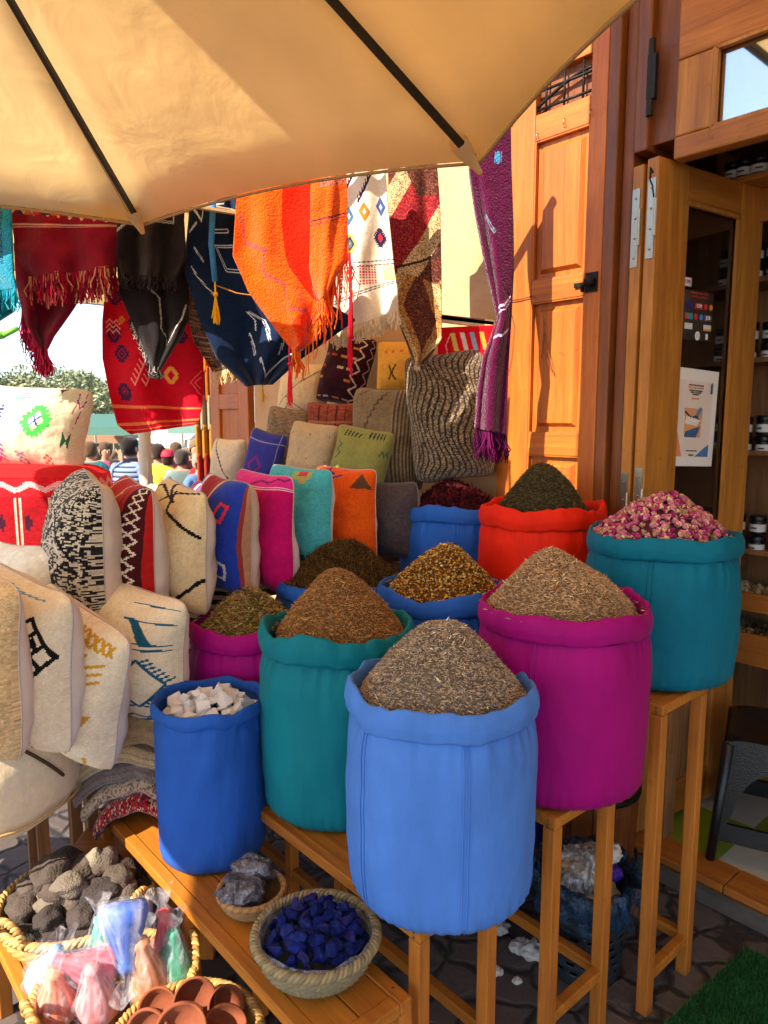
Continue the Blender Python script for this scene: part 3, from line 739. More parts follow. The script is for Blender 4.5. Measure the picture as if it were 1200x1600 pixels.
# three jars on the ledge above the open leaf
t = fthing('high_ledge', 'narrow high ledge inside the shop holding three jars', 'shelf', uz(1120, 270, 2.9)[0], 2.84, uz(1160, 282, 2.9)[1]-.022)
MB().box((0, 0, 0), (.8, .16, .02)).build('board', M_pineh, t, bevel=.003); MB().box((.0, .14, -.12), (.8, .16, -.001)).build('bracket', M_pineh, t)
for px_, lb in ((1145, 'leftmost of the three jars above the open door leaf'), (1163, 'middle one of the three jars above the open door leaf'), (1186, 'rightmost of the three jars above the open door leaf')):
    place_jar(uz(px_, 270, 2.9)[0], 2.9, uz(1160, 282, 2.9)[1], 'dark jar with white label, '+lb, 'jars above the door leaf', .95)
# bins of dried goods under the jars
def bin_(u, z, label, cols, hgt=.14):
    t = fthing('wooden_bin', label, 'bin', u, 3.22, z)
    m = MB(); m.box((0, 0, 0), (.42, .02, hgt)); m.build('front_board', M_pineh, t, bevel=.003)
    MB().box((0, .0205, 0), (.02, .3, hgt)).build('side_board', M_pine, t); MB().box((.4, .0205, 0), (.42, .3, hgt)).build('side_board', M_pine, t)
    MB().box((.021, .021, 0), (.399, .299, .01)).build('base', M_pine, t)
    m = MB()
    for i in range(220):
        m.ball((random.uniform(.03, .39), random.uniform(.04, .27), hgt-.03+random.uniform(-.01, .02)), random.uniform(.008, .016), lin(random.choice(cols)), n=4, amp=.6, seed=i)
    m.build('dried_roots', M_herb, t); t['kind'] = 'thing' if False else t.get('kind', ''); del t['kind']
    return t
bin_(u_s0+.05, shelf_z[0], 'lower wooden bin of brown dried roots under the jar shelves', [(130, 96, 60), (100, 74, 46), (150, 120, 80)])
bin_(u_s0+.55, shelf_z[0], 'wooden bin of pale roots at the right end under the jar shelves', [(150, 130, 100), (120, 96, 66)])
t = bin_(u_s0+.05, shelf_z[1], 'upper wooden tray of pale soap lumps under the jar shelves', [(170, 150, 110), (140, 116, 76), (190, 176, 140)], .08)
# things behind the glass
p = on_leaf(1090, 345, -.25)
t = thing('hanging_bag', 'clear plastic bag of brown pieces hanging behind the glass door', 'bag', p)
MB().lathe([(.006, .09), (.02, .05), (.032, 0), (.05, -.08), (.055, -.14), (.03, -.19), (.001, -.2)], 20, fn=lambda i, a, r, z: Vector((r*(1+.15*noise.noise(Vector((a*2, z*20, 0))))*math.cos(a), r*math.sin(a), z))).build('plastic', M_film, t, True)
m = MB()
for i in range(40): m.ball((random.uniform(-.035, .035), random.uniform(-.03, .03), random.uniform(-.18, -.06)), .012, lin(random.choice([(120, 80, 50), (150, 110, 80), (80, 50, 30)])), n=4, amp=.5, seed=i)
m.build('contents', M_herb, t)
MB().tube([(0, 0, .08), (0, 0, 3.19-p.z)], .002, 5, lin((60, 50, 40))).build('string', M_yarn, t)
p = on_leaf(1085, 775, -.2)
m = MB()
for i in range(900):
    a = random.uniform(0, 2*PI); q = random.uniform(-1, 1); r = math.sqrt(1-q*q); c = Vector((r*math.cos(a)*.075, r*math.sin(a)*.075, q*.09+.0))*random.uniform(.7, 1.1)
    m.tube([c, c+Vector((random.uniform(-.012, .012), random.uniform(-.012, .012), random.uniform(.0, .03)))], .0016, 3, lin(random.choice([(84, 40, 140), (60, 26, 110), (110, 60, 170)])), cap=False)
t = thing('lavender_bunch', 'bushy purple bunch of dried flowers behind the lower door glass', 'dried flowers', p)
m.build('flower_heads', M_herb, t); m = MB()
for i in range(24): m.tube([(random.uniform(-.03, .03), random.uniform(-.03, .03), -.02), (random.uniform(-.02, .02), random.uniform(-.02, .02), .1-p.z)], .0018, 4, lin((90, 100, 60)))
m.build('stems', M_herb, t)

# black plastic stool in the doorway
p = onz(1225, 1335, .104); t = thing('plastic_stool', 'black plastic stool with arched openings just inside the doorway', 'stool', (p.x, p.y+.05, .104), FROT+.35)
hw = .19; HS = .46
def side_panel():
    m = MB(); n_ = 24
    outer = [(-hw*1.12, 0), (-hw*1.08, .12), (-hw*.98, .3), (-hw*.9, HS-.05)]
    # plate with an arch cut out and a low band
    L_ = []
    xs = [-1+2*i/n_ for i in range(n_+1)]
    for band in ('top', 'low'):
        vs = []
        for x in xs:
            fl = lambda z: hw*(1.12-.2*z/HS)
            if band == 'top':
                zt = HS-.012*abs(x)**6; za = .17+.19*math.sqrt(max(0, 1-(abs(x)/.76)**2.4)) if abs(x) < .76 else .15
                lo = za
            else: zt = .15; lo = .085
            vs += [(x*fl(zt), -fl(zt), zt), (x*fl(lo), -fl(lo), lo)]
        m.add(vs, [(2*i, 2*i+1, 2*i+3, 2*i+2) for i in range(n_)])
    return m
for k in range(4):
    o = side_panel().build('side_panel', M_black, t, False, solid=.018); o.rotation_euler = (0, 0, k*PI/2)
for sx, sy in ((-1, -1), (1, -1), (1, 1), (-1, 1)):
    MB().tube([(sx*hw*1.12, sy*hw*1.12, 0), (sx*hw*1.04, sy*hw*1.04, .18), (sx*hw*.93, sy*hw*.93, HS-.02)], [.016, .018, .022], 10).build('leg', M_black, t, True)
m = MB(); prof = []
def sq(i, a, r, z):
    k = 1/(abs(math.cos(a))**5+abs(math.sin(a))**5)**.2; return Vector((r*k*math.cos(a), r*k*math.sin(a), z))
m.lathe([(hw*.96, HS-.03), (hw*.97, HS-.008), (hw*.93, HS), (hw*.8, HS+.001), (hw*.77, HS-.006), (.03, HS-.006), (.028, HS-.03)], 40, sq); m.build('seat', M_black, t, True)
MB().box((-.03, -hw*.955-.004, HS-.05), (.03, -hw*.945, HS-.03), col=lin((190, 30, 30))).build('red_sticker', M_plain, t)

# artificial turf in the lower right corner
pts = [onz(1000, 1640, .006), onz(1088, 1556, .006), onz(1165, 1484, .006), onz(1290, 1540, .006), onz(1330, 1720, .006), onz(1050, 1760, .006)]
M_turf = surf('turf', attr=True, rough=.8, var=.3, vscale=30, bump=0)
m = MB(); m.add([p for p in pts]+[p+Vector((0, 0, .006)) for p in pts], [(6, 7, 8, 9, 10, 11)[::-1]]+[(i, (i+1) % 6, (i+1) % 6+6, i+6) for i in range(6)], lin((20, 60, 26)))
cx = sum((p for p in pts), Vector())/6
def inpoly(x, y):
    c_ = False
    for i in range(6):
        a_, b_ = pts[i], pts[(i+1) % 6]
        if (a_.y > y) != (b_.y > y) and x < (b_.x-a_.x)*(y-a_.y)/(b_.y-a_.y)+a_.x: c_ = not c_
    return c_
lo = Vector((min(p.x for p in pts), min(p.y for p in pts))); hi = Vector((max(p.x for p in pts), max(p.y for p in pts)))
cnt = 0
while cnt < 26000:
    x, y = random.uniform(lo.x, hi.x), random.uniform(lo.y, hi.y)
    if not inpoly(x, y): cnt += .2; continue
    cnt += 1; a = random.uniform(0, 2*PI); l = random.uniform(.010, .018); dx, dy = math.cos(a)*.0012, math.sin(a)*.0012; tx, ty = random.uniform(-.008, .008), random.uniform(-.008, .008)
    m.add([(x-dx, y-dy, .011), (x+dx, y+dy, .011), (x+tx, y+ty, .011+l)], [(0, 1, 2)], lin(random.choice([(26, 84, 30), (38, 104, 40), (20, 66, 28), (60, 116, 50)])))
tag(m.build('artificial_grass', M_turf), kind='stuff', label='green artificial grass mat by the doorway')
# ============================================================ tiered stands for the sacks
BFR = FROT
def uw(p): return p.dot(FD), p.dot(FN)
def stand(name, label, corner, length, width, h, top=.03, slats=True, legw=.035, stretch=.16, nmid=1, low=None):
    """corner = near-left top corner in the world (towards camera); runs back along -FD"""
    c = Vector((corner.x, corner.y, 0)); base = c - FD*length
    t = thing(name, label, 'stand', base, BFR)
    L = length
    def leg(x, y): MB().box((x-legw/2, y-legw/2, 0), (x+legw/2, y+legw/2, h-top-.001)).build('leg', M_leg, t, bevel=.003)
    e = legw/2+.001
    xs = [e]+[L*(k+1)/(nmid+1) for k in range(nmid)]+[L-e]
    for x in xs:
        for y in (e, width-e): leg(x, y)
    for y in (e, width-e):
        MB().box((0, y-legw/2+.001, h-top), (L, y+legw/2-.001, h)).build('rail', M_bench, t, bevel=.003)
    MB().box((L-legw, legw+.001, h-top+.001), (L-.001, width-legw-.001, h-.001)).build('end_rail', M_bench, t, bevel=.003)
    MB().box((0.001, legw+.001, h-top+.001), (legw, width-legw-.001, h-.001)).build('end_rail', M_bench, t, bevel=.003)
    if slats:
        n = 2; w_ = (width-2*legw)/n
        for k in range(n):
            MB().box((legw+.002, legw+k*w_+.002, h-.018), (L-legw-.002, legw+(k+1)*w_-.002, h-.004)).build('slat', M_bench, t, bevel=.002)
    sc_ = MB()
    for x in (e, L-e):
        for zz in (h-.010, h-.022): sc_.ball((x, -legw/2+.0175+.001-legw/2+.017, zz), .0032, lin((90, 80, 70)), n=4)
    for y in (legw*.5, width-legw*.5):
        for dx in (legw*1.3, L-legw*1.3): sc_.ball((dx, y, h+.0002), .0036, lin((70, 60, 50)), n=4, sc=(1, 1, .3))
    sc_.build('screw_heads', M_plain, t)
    s = stretch
    MB().box((L-legw*.9, legw, s), (L-legw*.1, width-legw, s+.032)).build('stretcher', M_bench, t, bevel=.003)
    MB().box((legw, width-legw*.9, s+.0), (L-legw, width-legw*.1, s+.032)).build('stretcher', M_bench, t, bevel=.003)
    return t
c0 = onz(645, 1556, .45); c0l = c0-FN*.24
stand('low_bench', 'low orange-brown painted bench carrying the small blue sack and two baskets', c0l, 1.22, .24, .45)
c1 = onz(655, 1458, .58)
stand('sack_stand', 'low painted stand under the periwinkle blue sack and left teal sack', c1, 1.75, .27, .58, slats=True)
c2 = onz(867, 1282, .73)
stand('sack_stand', 'middle painted stand with thin legs under the right magenta sack', c2, 1.75, .28, .73)
g3 = onz(1010, 1592, 0)
stand('sack_stand', 'tallest painted stand under the rose sack beside the turf', g3, 1.75, .27, .93, stretch=.10)
# small stand carrying the palm baskets
cb = onz(30, 1462, .26)
pB = Vector((-.30, 1.10, 0))
stand('basket_stand', 'small knee-high painted stand under the round palm baskets', pB-FN*.10, 1.12, .17, .24, nmid=1, stretch=.08)

# ============================================================ sacks and their heaps
def heap_fn(Rh, h, seed, peak=.12, sharp=1.0):
    peak = max(peak, .24); ox, oy = .07*Rh*math.sin(seed*2.1), .07*Rh*math.cos(seed*1.7)
    def f(x, y):
        r0 = math.hypot(x, y)/Rh; r = math.hypot(x-ox*(1-r0), y-oy*(1-r0))/Rh*(1+.07*noise.noise(Vector((x*8, y*8, seed*3.3))))
        z = h*(1-((math.sqrt(min(r, 1.15)**2*sharp+peak**2)-peak)/(math.sqrt(sharp+peak**2)-peak))**(1.0 if peak > .35 else 1.22))
        return z + .020*noise.noise(Vector((x*9+seed, y*9, seed)))+.006*noise.noise(Vector((x*24+seed, y*24, seed)))
    return f
OCT = np.array([(1, 0, 0), (-1, 0, 0), (0, 1, 0), (0, -1, 0), (0, 0, 1), (0, 0, -1)], float)
OF = [(0, 2, 4), (2, 1, 4), (1, 3, 4), (3, 0, 4), (2, 0, 5), (1, 2, 5), (3, 1, 5), (0, 3, 5)]
def grains(m, pts, size, palette, upright=.35, vary=.4):
    pal = [lin(c) for c in palette]
    for p in pts:
        a = random.uniform(0, 2*PI); b = random.gauss(0, upright)
        d = np.array([math.cos(a)*math.cos(b), math.sin(a)*math.cos(b), math.sin(b)])
        u = np.cross(d, [0.1, 0.2, 1]); u /= np.linalg.norm(u); v = np.cross(d, u); k = random.uniform(1-vary, 1+vary)
        P = OCT[:, :1]*d*size[0]*k + OCT[:, 1:2]*u*size[1] + OCT[:, 2:3]*v*size[2]
        m.add((P+np.array(p)).tolist(), OF, random.choice(pal))
def heap(name, label, cat, loc, Rh, h, palette, size, n, seed=1, peak=.12, base=None, upright=.35, kind='stuff', group=None, sharp=1.0):
    f = heap_fn(Rh, h, seed, peak, sharp); m = MB(); R = 26; K = 48; vs = []
    for i in range(R+1):
        for k in range(K):
            r = Rh*1.06*i/R; a = 2*PI*k/K; x, y = r*math.cos(a), r*math.sin(a); vs.append((x, y, f(x, y)-.004 if i < R else -.06))
    bc = lin(base or palette[0]); m.add(vs, [(i*K+k, i*K+(k+1) % K, (i+1)*K+(k+1) % K, (i+1)*K+k) for i in range(R) for k in range(K)], bc)
    pts = []
    for i in range(n):
        r = Rh*1.05*math.sqrt(random.random()); a = random.uniform(0, 2*PI); x, y = r*math.cos(a), r*math.sin(a); pts.append((x, y, f(x, y)+random.uniform(-.001, size[2]*1.5)))
    grains(m, pts, size, palette, upright)
    big = random.sample(pts, n//30); grains(m, big, (size[0]*1.9, size[1]*1.5, size[2]*1.5), [tuple(min(255, x*f_) for x in c) for c in palette for f_ in (.6, 1.25)], upright*1.6)
    sp = []
    for i in range(90):
        a = random.uniform(0, 2*PI); r = Rh*random.uniform(1.07, 1.13); sp.append((r*math.cos(a), r*math.sin(a), .012+size[2]))
    grains(m, sp, size, palette, .1)
    o = m.build(name, M_herb, loc=loc); tag(o, label, cat, group); o['kind'] = kind
    return f
def sack(name, label, x, y, z0, R, Ht, col, seed, roll=.024, inner=.86, open_=False, seam=None, rimtilt=.0, neck=.955, droop=0, wr=1.0, bulge=.02):
    t = thing(name, label, 'sack', (x, y, z0), 0)
    mat = sack_mat(col)
    def wob(a, z, amp):
        return amp*noise.noise(Vector((math.cos(a)*1.3+seed*3.1, math.sin(a)*1.3, z*3)))
    prof = [(.02, .004), (R*.5, .002), (R*.80, .003), (R*.92, .010), (R*.985, .03), (R*1.0, .06)]
    nz = 22
    for i in range(1, nz+1):
        f = i/nz; z = .06+(Ht-.06-.045)*f
        r = R*(1+bulge*math.sin(PI*min(1, f*1.0))) * (1-(1-neck)*max(0, (f-.82)/.18)**1.6)
        prof.append((r, z))
    def fn(i, a, r, z):
        f = z/Ht
        g = math.exp(-((1-f)/.20)**2)          # gathers under the rolled rim
        gb = math.exp(-(f/.10)**2)
        k = 1 + wob(a, z, .035) + wr*g*.034*noise.noise(Vector((a*9 if False else math.cos(a)*7, math.sin(a)*7, z*5+seed))) + wr*g*.030*(.4+noise.noise(Vector((math.cos(a)*4, math.sin(a)*4, seed*2))))*math.sin(a*31+5*noise.noise(Vector((math.cos(a)*3, math.sin(a)*3, seed))))
        k += gb*.010*math.sin(a*44+4*math.sin(a*3))
        # soft slack folds
        k += .018*wr*noise.noise(Vector((math.cos(a)*2.4+seed, math.sin(a)*2.4, z*11+seed)))+.008*wr*noise.noise(Vector((math.cos(a)*5+z*9, math.sin(a)*5, z*24+seed)))
        return Vector((r*k*math.cos(a), r*k*math.sin(a), z))
    MB().lathe(prof, 200, fn, capb=True).build('body', mat, t, True)
    # rolled rim
    m = MB(); n = 180; q = 24; vs = []
    for k in range(n):
        a = 2*PI*k/n; nn = noise.noise(Vector((math.cos(a)*1.6+seed, math.sin(a)*1.6, 1))); n2 = noise.noise(Vector((math.cos(a)*5+seed, math.sin(a)*5, 4)))
        rr = roll*(1+.20*nn+.10*n2+.07*noise.noise(Vector((math.cos(a)*13, math.sin(a)*13, seed)))); zc = Ht-.018+.016*nn+.005*n2+rimtilt*math.sin(a)-droop*max(0, noise.noise(Vector((math.cos(a)*2.3, math.sin(a)*2.3, seed*2))))
        rc = R*(1.0+.02*nn+.01*n2)-rr*.35
        for j in range(q):
            b = 2*PI*j/q; gv = 1-.16*math.exp(-((b-5.9-.5*nn)/.22)**2)-.10*math.exp(-((b-1.0+.6*n2)/.2)**2); cr_ = gv*rr*.55*math.cos(b); cz = rr*1.30*(math.sin(b)-.12*math.cos(2*b)) + rr*.22*(math.cos(b) > .3)*noise.noise(Vector((math.cos(a)*7, math.sin(a)*7, seed)))
            tw = 1+.05*noise.noise(Vector((math.cos(a)*9, math.sin(a)*9+b, seed)))
            r = rc+cr_*tw; vs.append((r*math.cos(a), r*math.sin(a), zc+cz*tw))
    m.add(vs, [(k*q+j, ((k+1) % n)*q+j, ((k+1) % n)*q+(j+1) % q, k*q+(j+1) % q) for k in range(n) for j in range(q)])
    m.build('rolled_rim', mat, t, True)
    # inside lining
    MB().lathe([(R*inner*.96, Ht-.13), (R*.93, Ht-.05), (R*.955, Ht-.012)], 64).build('lining', mat, t, True)
    if seam is None: seam = [(-PI/2+.9*math.sin(seed*1.9), 1)]
    if seam is not None:
        for sa, rimtoo in seam:
            for off in (-.006, .006):
                m = MB()
                pts = []
                for i in range(3, len(prof)):
                    r, z = prof[i]; p = fn(i, sa+off/R, r, z); o_ = Vector((math.cos(sa), math.sin(sa), 0)); pts.append(p+o_*.0012)
                m.tube(pts, .0018, 6); m.build('seam', mat, t, True)
    return t
BLUE1, BLUE2, MAG, TEAL, TEAL2, RED = (74, 122, 196), (38, 92, 178), (152, 0, 102), (6, 112, 122), (0, 98, 118), (222, 34, 4)
def place(px, py, Z, hb):      # centre on the rim ellipse -> x, y and rim height
    p = atZ(px, py, Z); return p
herb_grey = [(196, 168, 130), (168, 144, 112), (216, 190, 152), (140, 122, 100), (156, 142, 130), (108, 96, 100)]
herb_brown = [(176, 124, 70), (150, 100, 52), (196, 148, 88), (120, 78, 42), (160, 124, 80)]
# 1 periwinkle front
p = atZ(690, 1071, 1.70); R1 = .222; z1 = .58
sack('spice_sack', 'periwinkle blue sack with a stitched front seam, nearest the camera', p.x, p.y, z1, R1, p.z-z1, BLUE1, 1, roll=.025, seam=[(-PI/2+.16, 1), (-PI/2-.95, 1)], wr=.8, droop=.02)
heap('lavender_heap', 'grey-brown cone of dried lavender filling the periwinkle sack', 'dried herb', (p.x, p.y, p.z-.012), R1*.86, .165, herb_grey, (.0058, .0011, .0011), 15000, 3, base=(110, 92, 72))
# 2 magenta right
p = atZ(880, 946, 1.92); R2 = .222; z2 = .73
sack('spice_sack', 'large magenta sack right of the periwinkle one, on a tall stand', p.x, p.y, z2, R2, p.z-z2, MAG, 2, roll=.025, bulge=.03, wr=.6)
heap('herb_heap', 'tan cone of dried herb filling the right magenta sack', 'dried herb', (p.x-.01, p.y, p.z-.008), R2*.86, .155, [(204, 160, 112), (174, 134, 92), (220, 182, 136), (144, 112, 82), (166, 140, 112)], (.0062, .0011, .0011), 13000, 5, base=(116, 88, 58))
# 3 teal right with roses
p = atZ(1036, 836, 2.16); R3 = .216; z3 = .93
sack('spice_sack', 'dark teal sack of rosebuds on the tallest stand', p.x, p.y, z3, R3, p.z-z3, TEAL2, 3, roll=.024, bulge=.03, wr=1.0, droop=.01)
Pr = p.copy()
# rosebuds
m = MB(); f = heap_fn(R3*.88, .125, 9, .25)
vs = []; K = 40
for i in range(14):
    for k in range(K): r = R3*.92*i/13; a = 2*PI*k/K; vs.append((r*math.cos(a), r*math.sin(a), f(r*math.cos(a), r*math.sin(a))-.012 if i < 13 else -.05))
m.add(vs, [(i*K+k, i*K+(k+1) % K, (i+1)*K+(k+1) % K, (i+1)*K+k) for i in range(13) for k in range(K)], lin((90, 40, 50)))
for i in range(760):
    r = R3*.9*math.sqrt(random.random()); a = random.uniform(0, 2*PI); x, y = r*math.cos(a), r*math.sin(a)
    c = Vector((x, y, f(x, y)+random.uniform(-.004, .006))); ax = Vector((random.gauss(0, 1), random.gauss(0, 1), random.gauss(.3, .8))).normalized()
    q = ax.to_track_quat('Z', 'Y').to_matrix().to_4x4(); s_ = random.uniform(.0075, .0115)
    pk = random.choice([(190, 60, 110), (160, 36, 92), (206, 96, 134), (140, 30, 84), (214, 130, 140)]); cr_ = random.choice([(214, 176, 130), (176, 140, 90), (150, 130, 80)])
    prof = [(.15, -1.2), (.62, -.8), (.95, -.1), (.85, .45), (.5, .85), (.12, 1.0)]
    m.lathe(prof, 7, fn=lambda ii, aa, rr, zz, s_=s_, i=i: Vector((rr*math.cos(aa+zz*.5)*s_*(1+.18*math.sin(aa*3+i)), rr*math.sin(aa+zz*.5)*s_*(1+.18*math.sin(aa*3+i)), zz*s_)),
            M=Matrix.Translation(c) @ q, colfn=lambda ri, k, pk=pk, cr_=cr_: lin(cr_) if ri == 0 or (ri == 1 and k % 2) or (ri == 4 and k % 3 == 0) else lin(tuple(v*(.8+.2*((k*7+ri) % 3)/2) for v in pk)))
tag(m.build('rosebud_heap', M_herb, loc=(p.x-.005, p.y, p.z-.006)), 'pink and cream dried rosebuds heaped in the dark teal sack', 'rosebuds', kind='stuff')
# 4 red
p = atZ(846, 797, 2.62); R4 = .222
sack('spice_sack', 'bright red sack between the rear blue sack and the rosebud sack', p.x, p.y, .93, R4, p.z-.93, RED, 4, roll=.028)
heap('tea_heap', 'dark olive cone of dried leaves filling the red sack', 'dried herb', (p.x, p.y, p.z-.006), R4*.74, .175, [(88, 76, 42), (68, 58, 32), (108, 92, 54), (50, 44, 26), (96, 84, 60)], (.0072, .0013, .0013), 9000, 7, base=(56, 46, 26), peak=.1)
# 5 rear blue with hibiscus
p = atZ(712, 790, 2.98); R5 = .225
sack('spice_sack', 'rearmost blue sack of dark hibiscus left of the red sack', p.x, p.y, .93, R5, p.z-.93, BLUE2, 5, roll=.024)
heap('hibiscus_heap', 'dark crimson heap of dried hibiscus in the rear blue sack', 'dried herb', (p.x, p.y, p.z-.01), R5*.80, .10, [(74, 14, 22), (52, 8, 16), (98, 24, 30), (36, 8, 14)], (.015, .005, .003), 2600, 8, base=(34, 6, 10), peak=.3, upright=.9)
# 6 mid blue chamomile
p = atZ(694, 921, 2.42); R6 = .222
sack('spice_sack', 'blue sack of golden chamomile in the middle row', p.x, p.y, .73, R6, p.z-.73, BLUE2, 6, roll=.025)
heap('chamomile_heap', 'golden brown heap of dried chamomile in the middle blue sack', 'dried herb', (p.x, p.y, p.z-.004), R6*.83, .155, [(186, 128, 40), (150, 96, 34), (206, 160, 70), (120, 76, 30), (200, 180, 120), (96, 60, 24)], (.0050, .0040, .0034), 5200, 9, base=(110, 68, 24), peak=.2)
# 7 teal left
p = atZ(527, 982, 2.08); R7 = .218
sack('spice_sack', 'tall teal sack left of the periwinkle sack, heaped with brown herb', p.x, p.y, .58, R7, p.z-.58, TEAL, 7, roll=.027, neck=.93)
heap('herb_heap', 'steep brown cone of dried herb filling the left teal sack', 'dried herb', (p.x+.01, p.y, p.z-.008), R7*.80, .182, herb_brown, (.0062, .0012, .0012), 12000, 11, base=(112, 74, 38), peak=.16)
# 8 magenta left
p = atZ(389, 975, 2.42); R8 = .195
sack('spice_sack', 'magenta sack of long dried leaves behind the small blue sack', p.x, p.y, .58, R8, p.z-.58, (160, 0, 112), 8, roll=.026)
heap('verbena_heap', 'olive heap of long dried leaves in the left magenta sack', 'dried herb', (p.x, p.y, p.z-.002), R8*.84, .115, [(150, 130, 66), (176, 156, 92), (120, 108, 50), (196, 172, 120), (96, 90, 40), (170, 120, 90)], (.016, .0032, .0012), 3000, 12, base=(110, 94, 46), peak=.4, upright=.3)
# 10 moss heap behind
p = atZ(534, 905, 2.66)
sack('spice_sack', 'half hidden blue sack of loose brown moss behind the left teal sack', p.x, p.y, .73, .24, p.z-.73, BLUE2, 10, roll=.02)
heap('moss_heap', 'wide loose heap of dark brown dried moss before the orange cushion', 'dried herb', (p.x, p.y, p.z+.01), .215, .13, [(96, 66, 26), (76, 50, 18), (116, 84, 40), (60, 38, 14), (88, 74, 40)], (.012, .0016, .0012), 9000, 13, base=(52, 34, 14), peak=.5, upright=.8)
# purple sack glimpsed under the magenta one
p = onz(835, 1352, .12); sack('spice_sack', 'purple sack on the ground glimpsed behind the blue sack', p.x-.05, p.y+.35, .0, .17, .48, (92, 50, 160), 12, roll=.02)

# 9 small open blue sack with rock crystals
R9 = .152
p9 = onz(322, 1352, .45); x9, y9 = p9.x+.0, p9.y+.09
zt9 = atZ(312, 1124, 1.93).z; H9 = zt9-.45
t = thing('crystal_sack', 'small open blue sack of white crystals on the low bench', 'sack', (x9, y9, .452), 0)
mat = sack_mat((36, 86, 168))
prof = [(.01, .002), (R9*.8, .001), (R9*.96, .008), (R9*1.0, .03)]+[(R9*(1+.02*math.sin(PI*i/26)), .03+(H9-.03)*i/26) for i in range(1, 27)]
def f9(i, a, r, z):
    f = z/H9; g = max(0, (f-.72)/.28)
    k = 1+.03*noise.noise(Vector((math.cos(a)*2, math.sin(a)*2, z*6)))+g*.085*noise.noise(Vector((math.cos(a)*2.5+z*6, math.sin(a)*2.5, z*30)))+.012*noise.noise(Vector((math.cos(a)*4, math.sin(a)*4, z*14)))+g*.022*math.sin(a*19+4*noise.noise(Vector((math.cos(a)*3, math.sin(a)*3, 2))))+.035*g*math.exp(-((f-.9)/.035)**2)*-1
    return Vector((r*k*math.cos(a), r*k*math.sin(a), z+g*.02*noise.noise(Vector((math.cos(a)*2, math.sin(a)*2, 7)))))
MB().lathe(prof, 96, f9, capb=True).build('body', mat, t, True)
m = MB(); n = 96; q = 12; vs = []
for k in range(n):
    a = 2*PI*k/n; nn = noise.noise(Vector((math.cos(a)*3, math.sin(a)*3, 5))); rr = .011*(1+.3*nn)
    for j in range(q):
        b = 2*PI*j/q; r = R9*(1+.015*nn)+rr*.7*math.cos(b); vs.append((r*math.cos(a), r*math.sin(a), H9+.010*noise.noise(Vector((math.cos(a)*2, math.sin(a)*2, 7)))+rr*1.9*math.sin(b)-.01))
m.add(vs, [(k*q+j, ((k+1) % n)*q+j, ((k+1) % n)*q+(j+1) % q, k*q+(j+1) % q) for k in range(n) for j in range(q)]); m.build('folded_rim', mat, t, True)
MB().lathe([(R9*.96, H9-.12), (R9*.97, H9-.05), (R9*.985, H9)], 64).build('lining', mat, t, True)
MB().lathe([(.001, H9-.075), (R9*.95, H9-.060)], 32).build('inner_base', mat, t, True)

def chunk(npts, sx, sy, sz, sub=0, rough=.0, seed=0):
    bm = bmesh.new(); rd = random.Random(seed)
    for i in range(npts):
        v = Vector((rd.gauss(0, 1), rd.gauss(0, 1), rd.gauss(0, 1))).normalized()*rd.uniform(.8, 1.0)
        mx = max(abs(v.x), abs(v.y), abs(v.z)); v = v.lerp(v/mx*.8, .6)
        bm.verts.new((v.x*sx, v.y*sy, v.z*sz))
    r = bmesh.ops.convex_hull(bm, input=bm.verts)
    bmesh.ops.delete(bm, geom=[e for e in r['geom_interior'] if isinstance(e, bmesh.types.BMVert)], context='VERTS')
    if sub:
        bmesh.ops.triangulate(bm, faces=bm.faces[:]); bmesh.ops.subdivide_edges(bm, edges=bm.edges[:], cuts=sub, use_grid_fill=True)
        for v in bm.verts: v.co *= 1+rough*noise.noise(v.co*70+Vector((seed, 0, 0)))
    m = MB(); m.add([v.co.copy() for v in bm.verts], [tuple(l.vert.index for l in f.loops) for f in (bm.verts.index_update() or bm.faces)])
    bm.free(); return m
def rock(sx, sy, sz, seed, n=16, amp=.25):
    m = MB(); m.ball((0, 0, 0), 1, n=n, sc=(sx, sy, sz), amp=amp, seed=seed); return m
cm = [chunk(11, .036, .030, .026, 2, .06, s_).build('crystal', M_crystal, bevel=.0) for s_ in range(5)]
def scatter(protos, label, cat, group, n, centre, R, dome, mind, name_first=True, scale=(.8, 1.2), tries=4000, zadd=0, layers=1):
    """lay pieces over a shallow dome, each one its own object"""
    out = []; pl = []
    for l in range(layers):
        got = []
        for _ in range(tries):
            if len(out) >= n: break
            r = R*math.sqrt(random.random())*(1-.12*l); a = random.uniform(0, 2*PI); x, y = r*math.cos(a), r*math.sin(a)
            if any((x-q[0])**2+(y-q[1])**2 < mind*mind for q in got): continue
            got.append((x, y)); z = dome*(1-(r/R)**2)+l*mind*.42+zadd
            s_ = random.uniform(*scale); i = len(out)
            rot = (random.uniform(-.5, .5), random.uniform(-.5, .5), random.uniform(0, 6.28))
            P = protos[i % len(protos)]
            loc = Vector(centre)+Vector((x, y, z))
            if i < len(protos): o = P; o.location = loc; o.rotation_euler = rot; o.scale = (s_,)*3; tag(o, label, cat, group)
            else: o = dup(P, loc, rot, label, group, s_)
            out.append(o)
    return out
scatter(cm, 'white rock crystal lump in the small blue sack', 'crystal', 'white crystals in the blue sack', 62, (x9, y9, .45+H9-.036), R9*.80, .034, .030, scale=(.6, 1.0), layers=3)
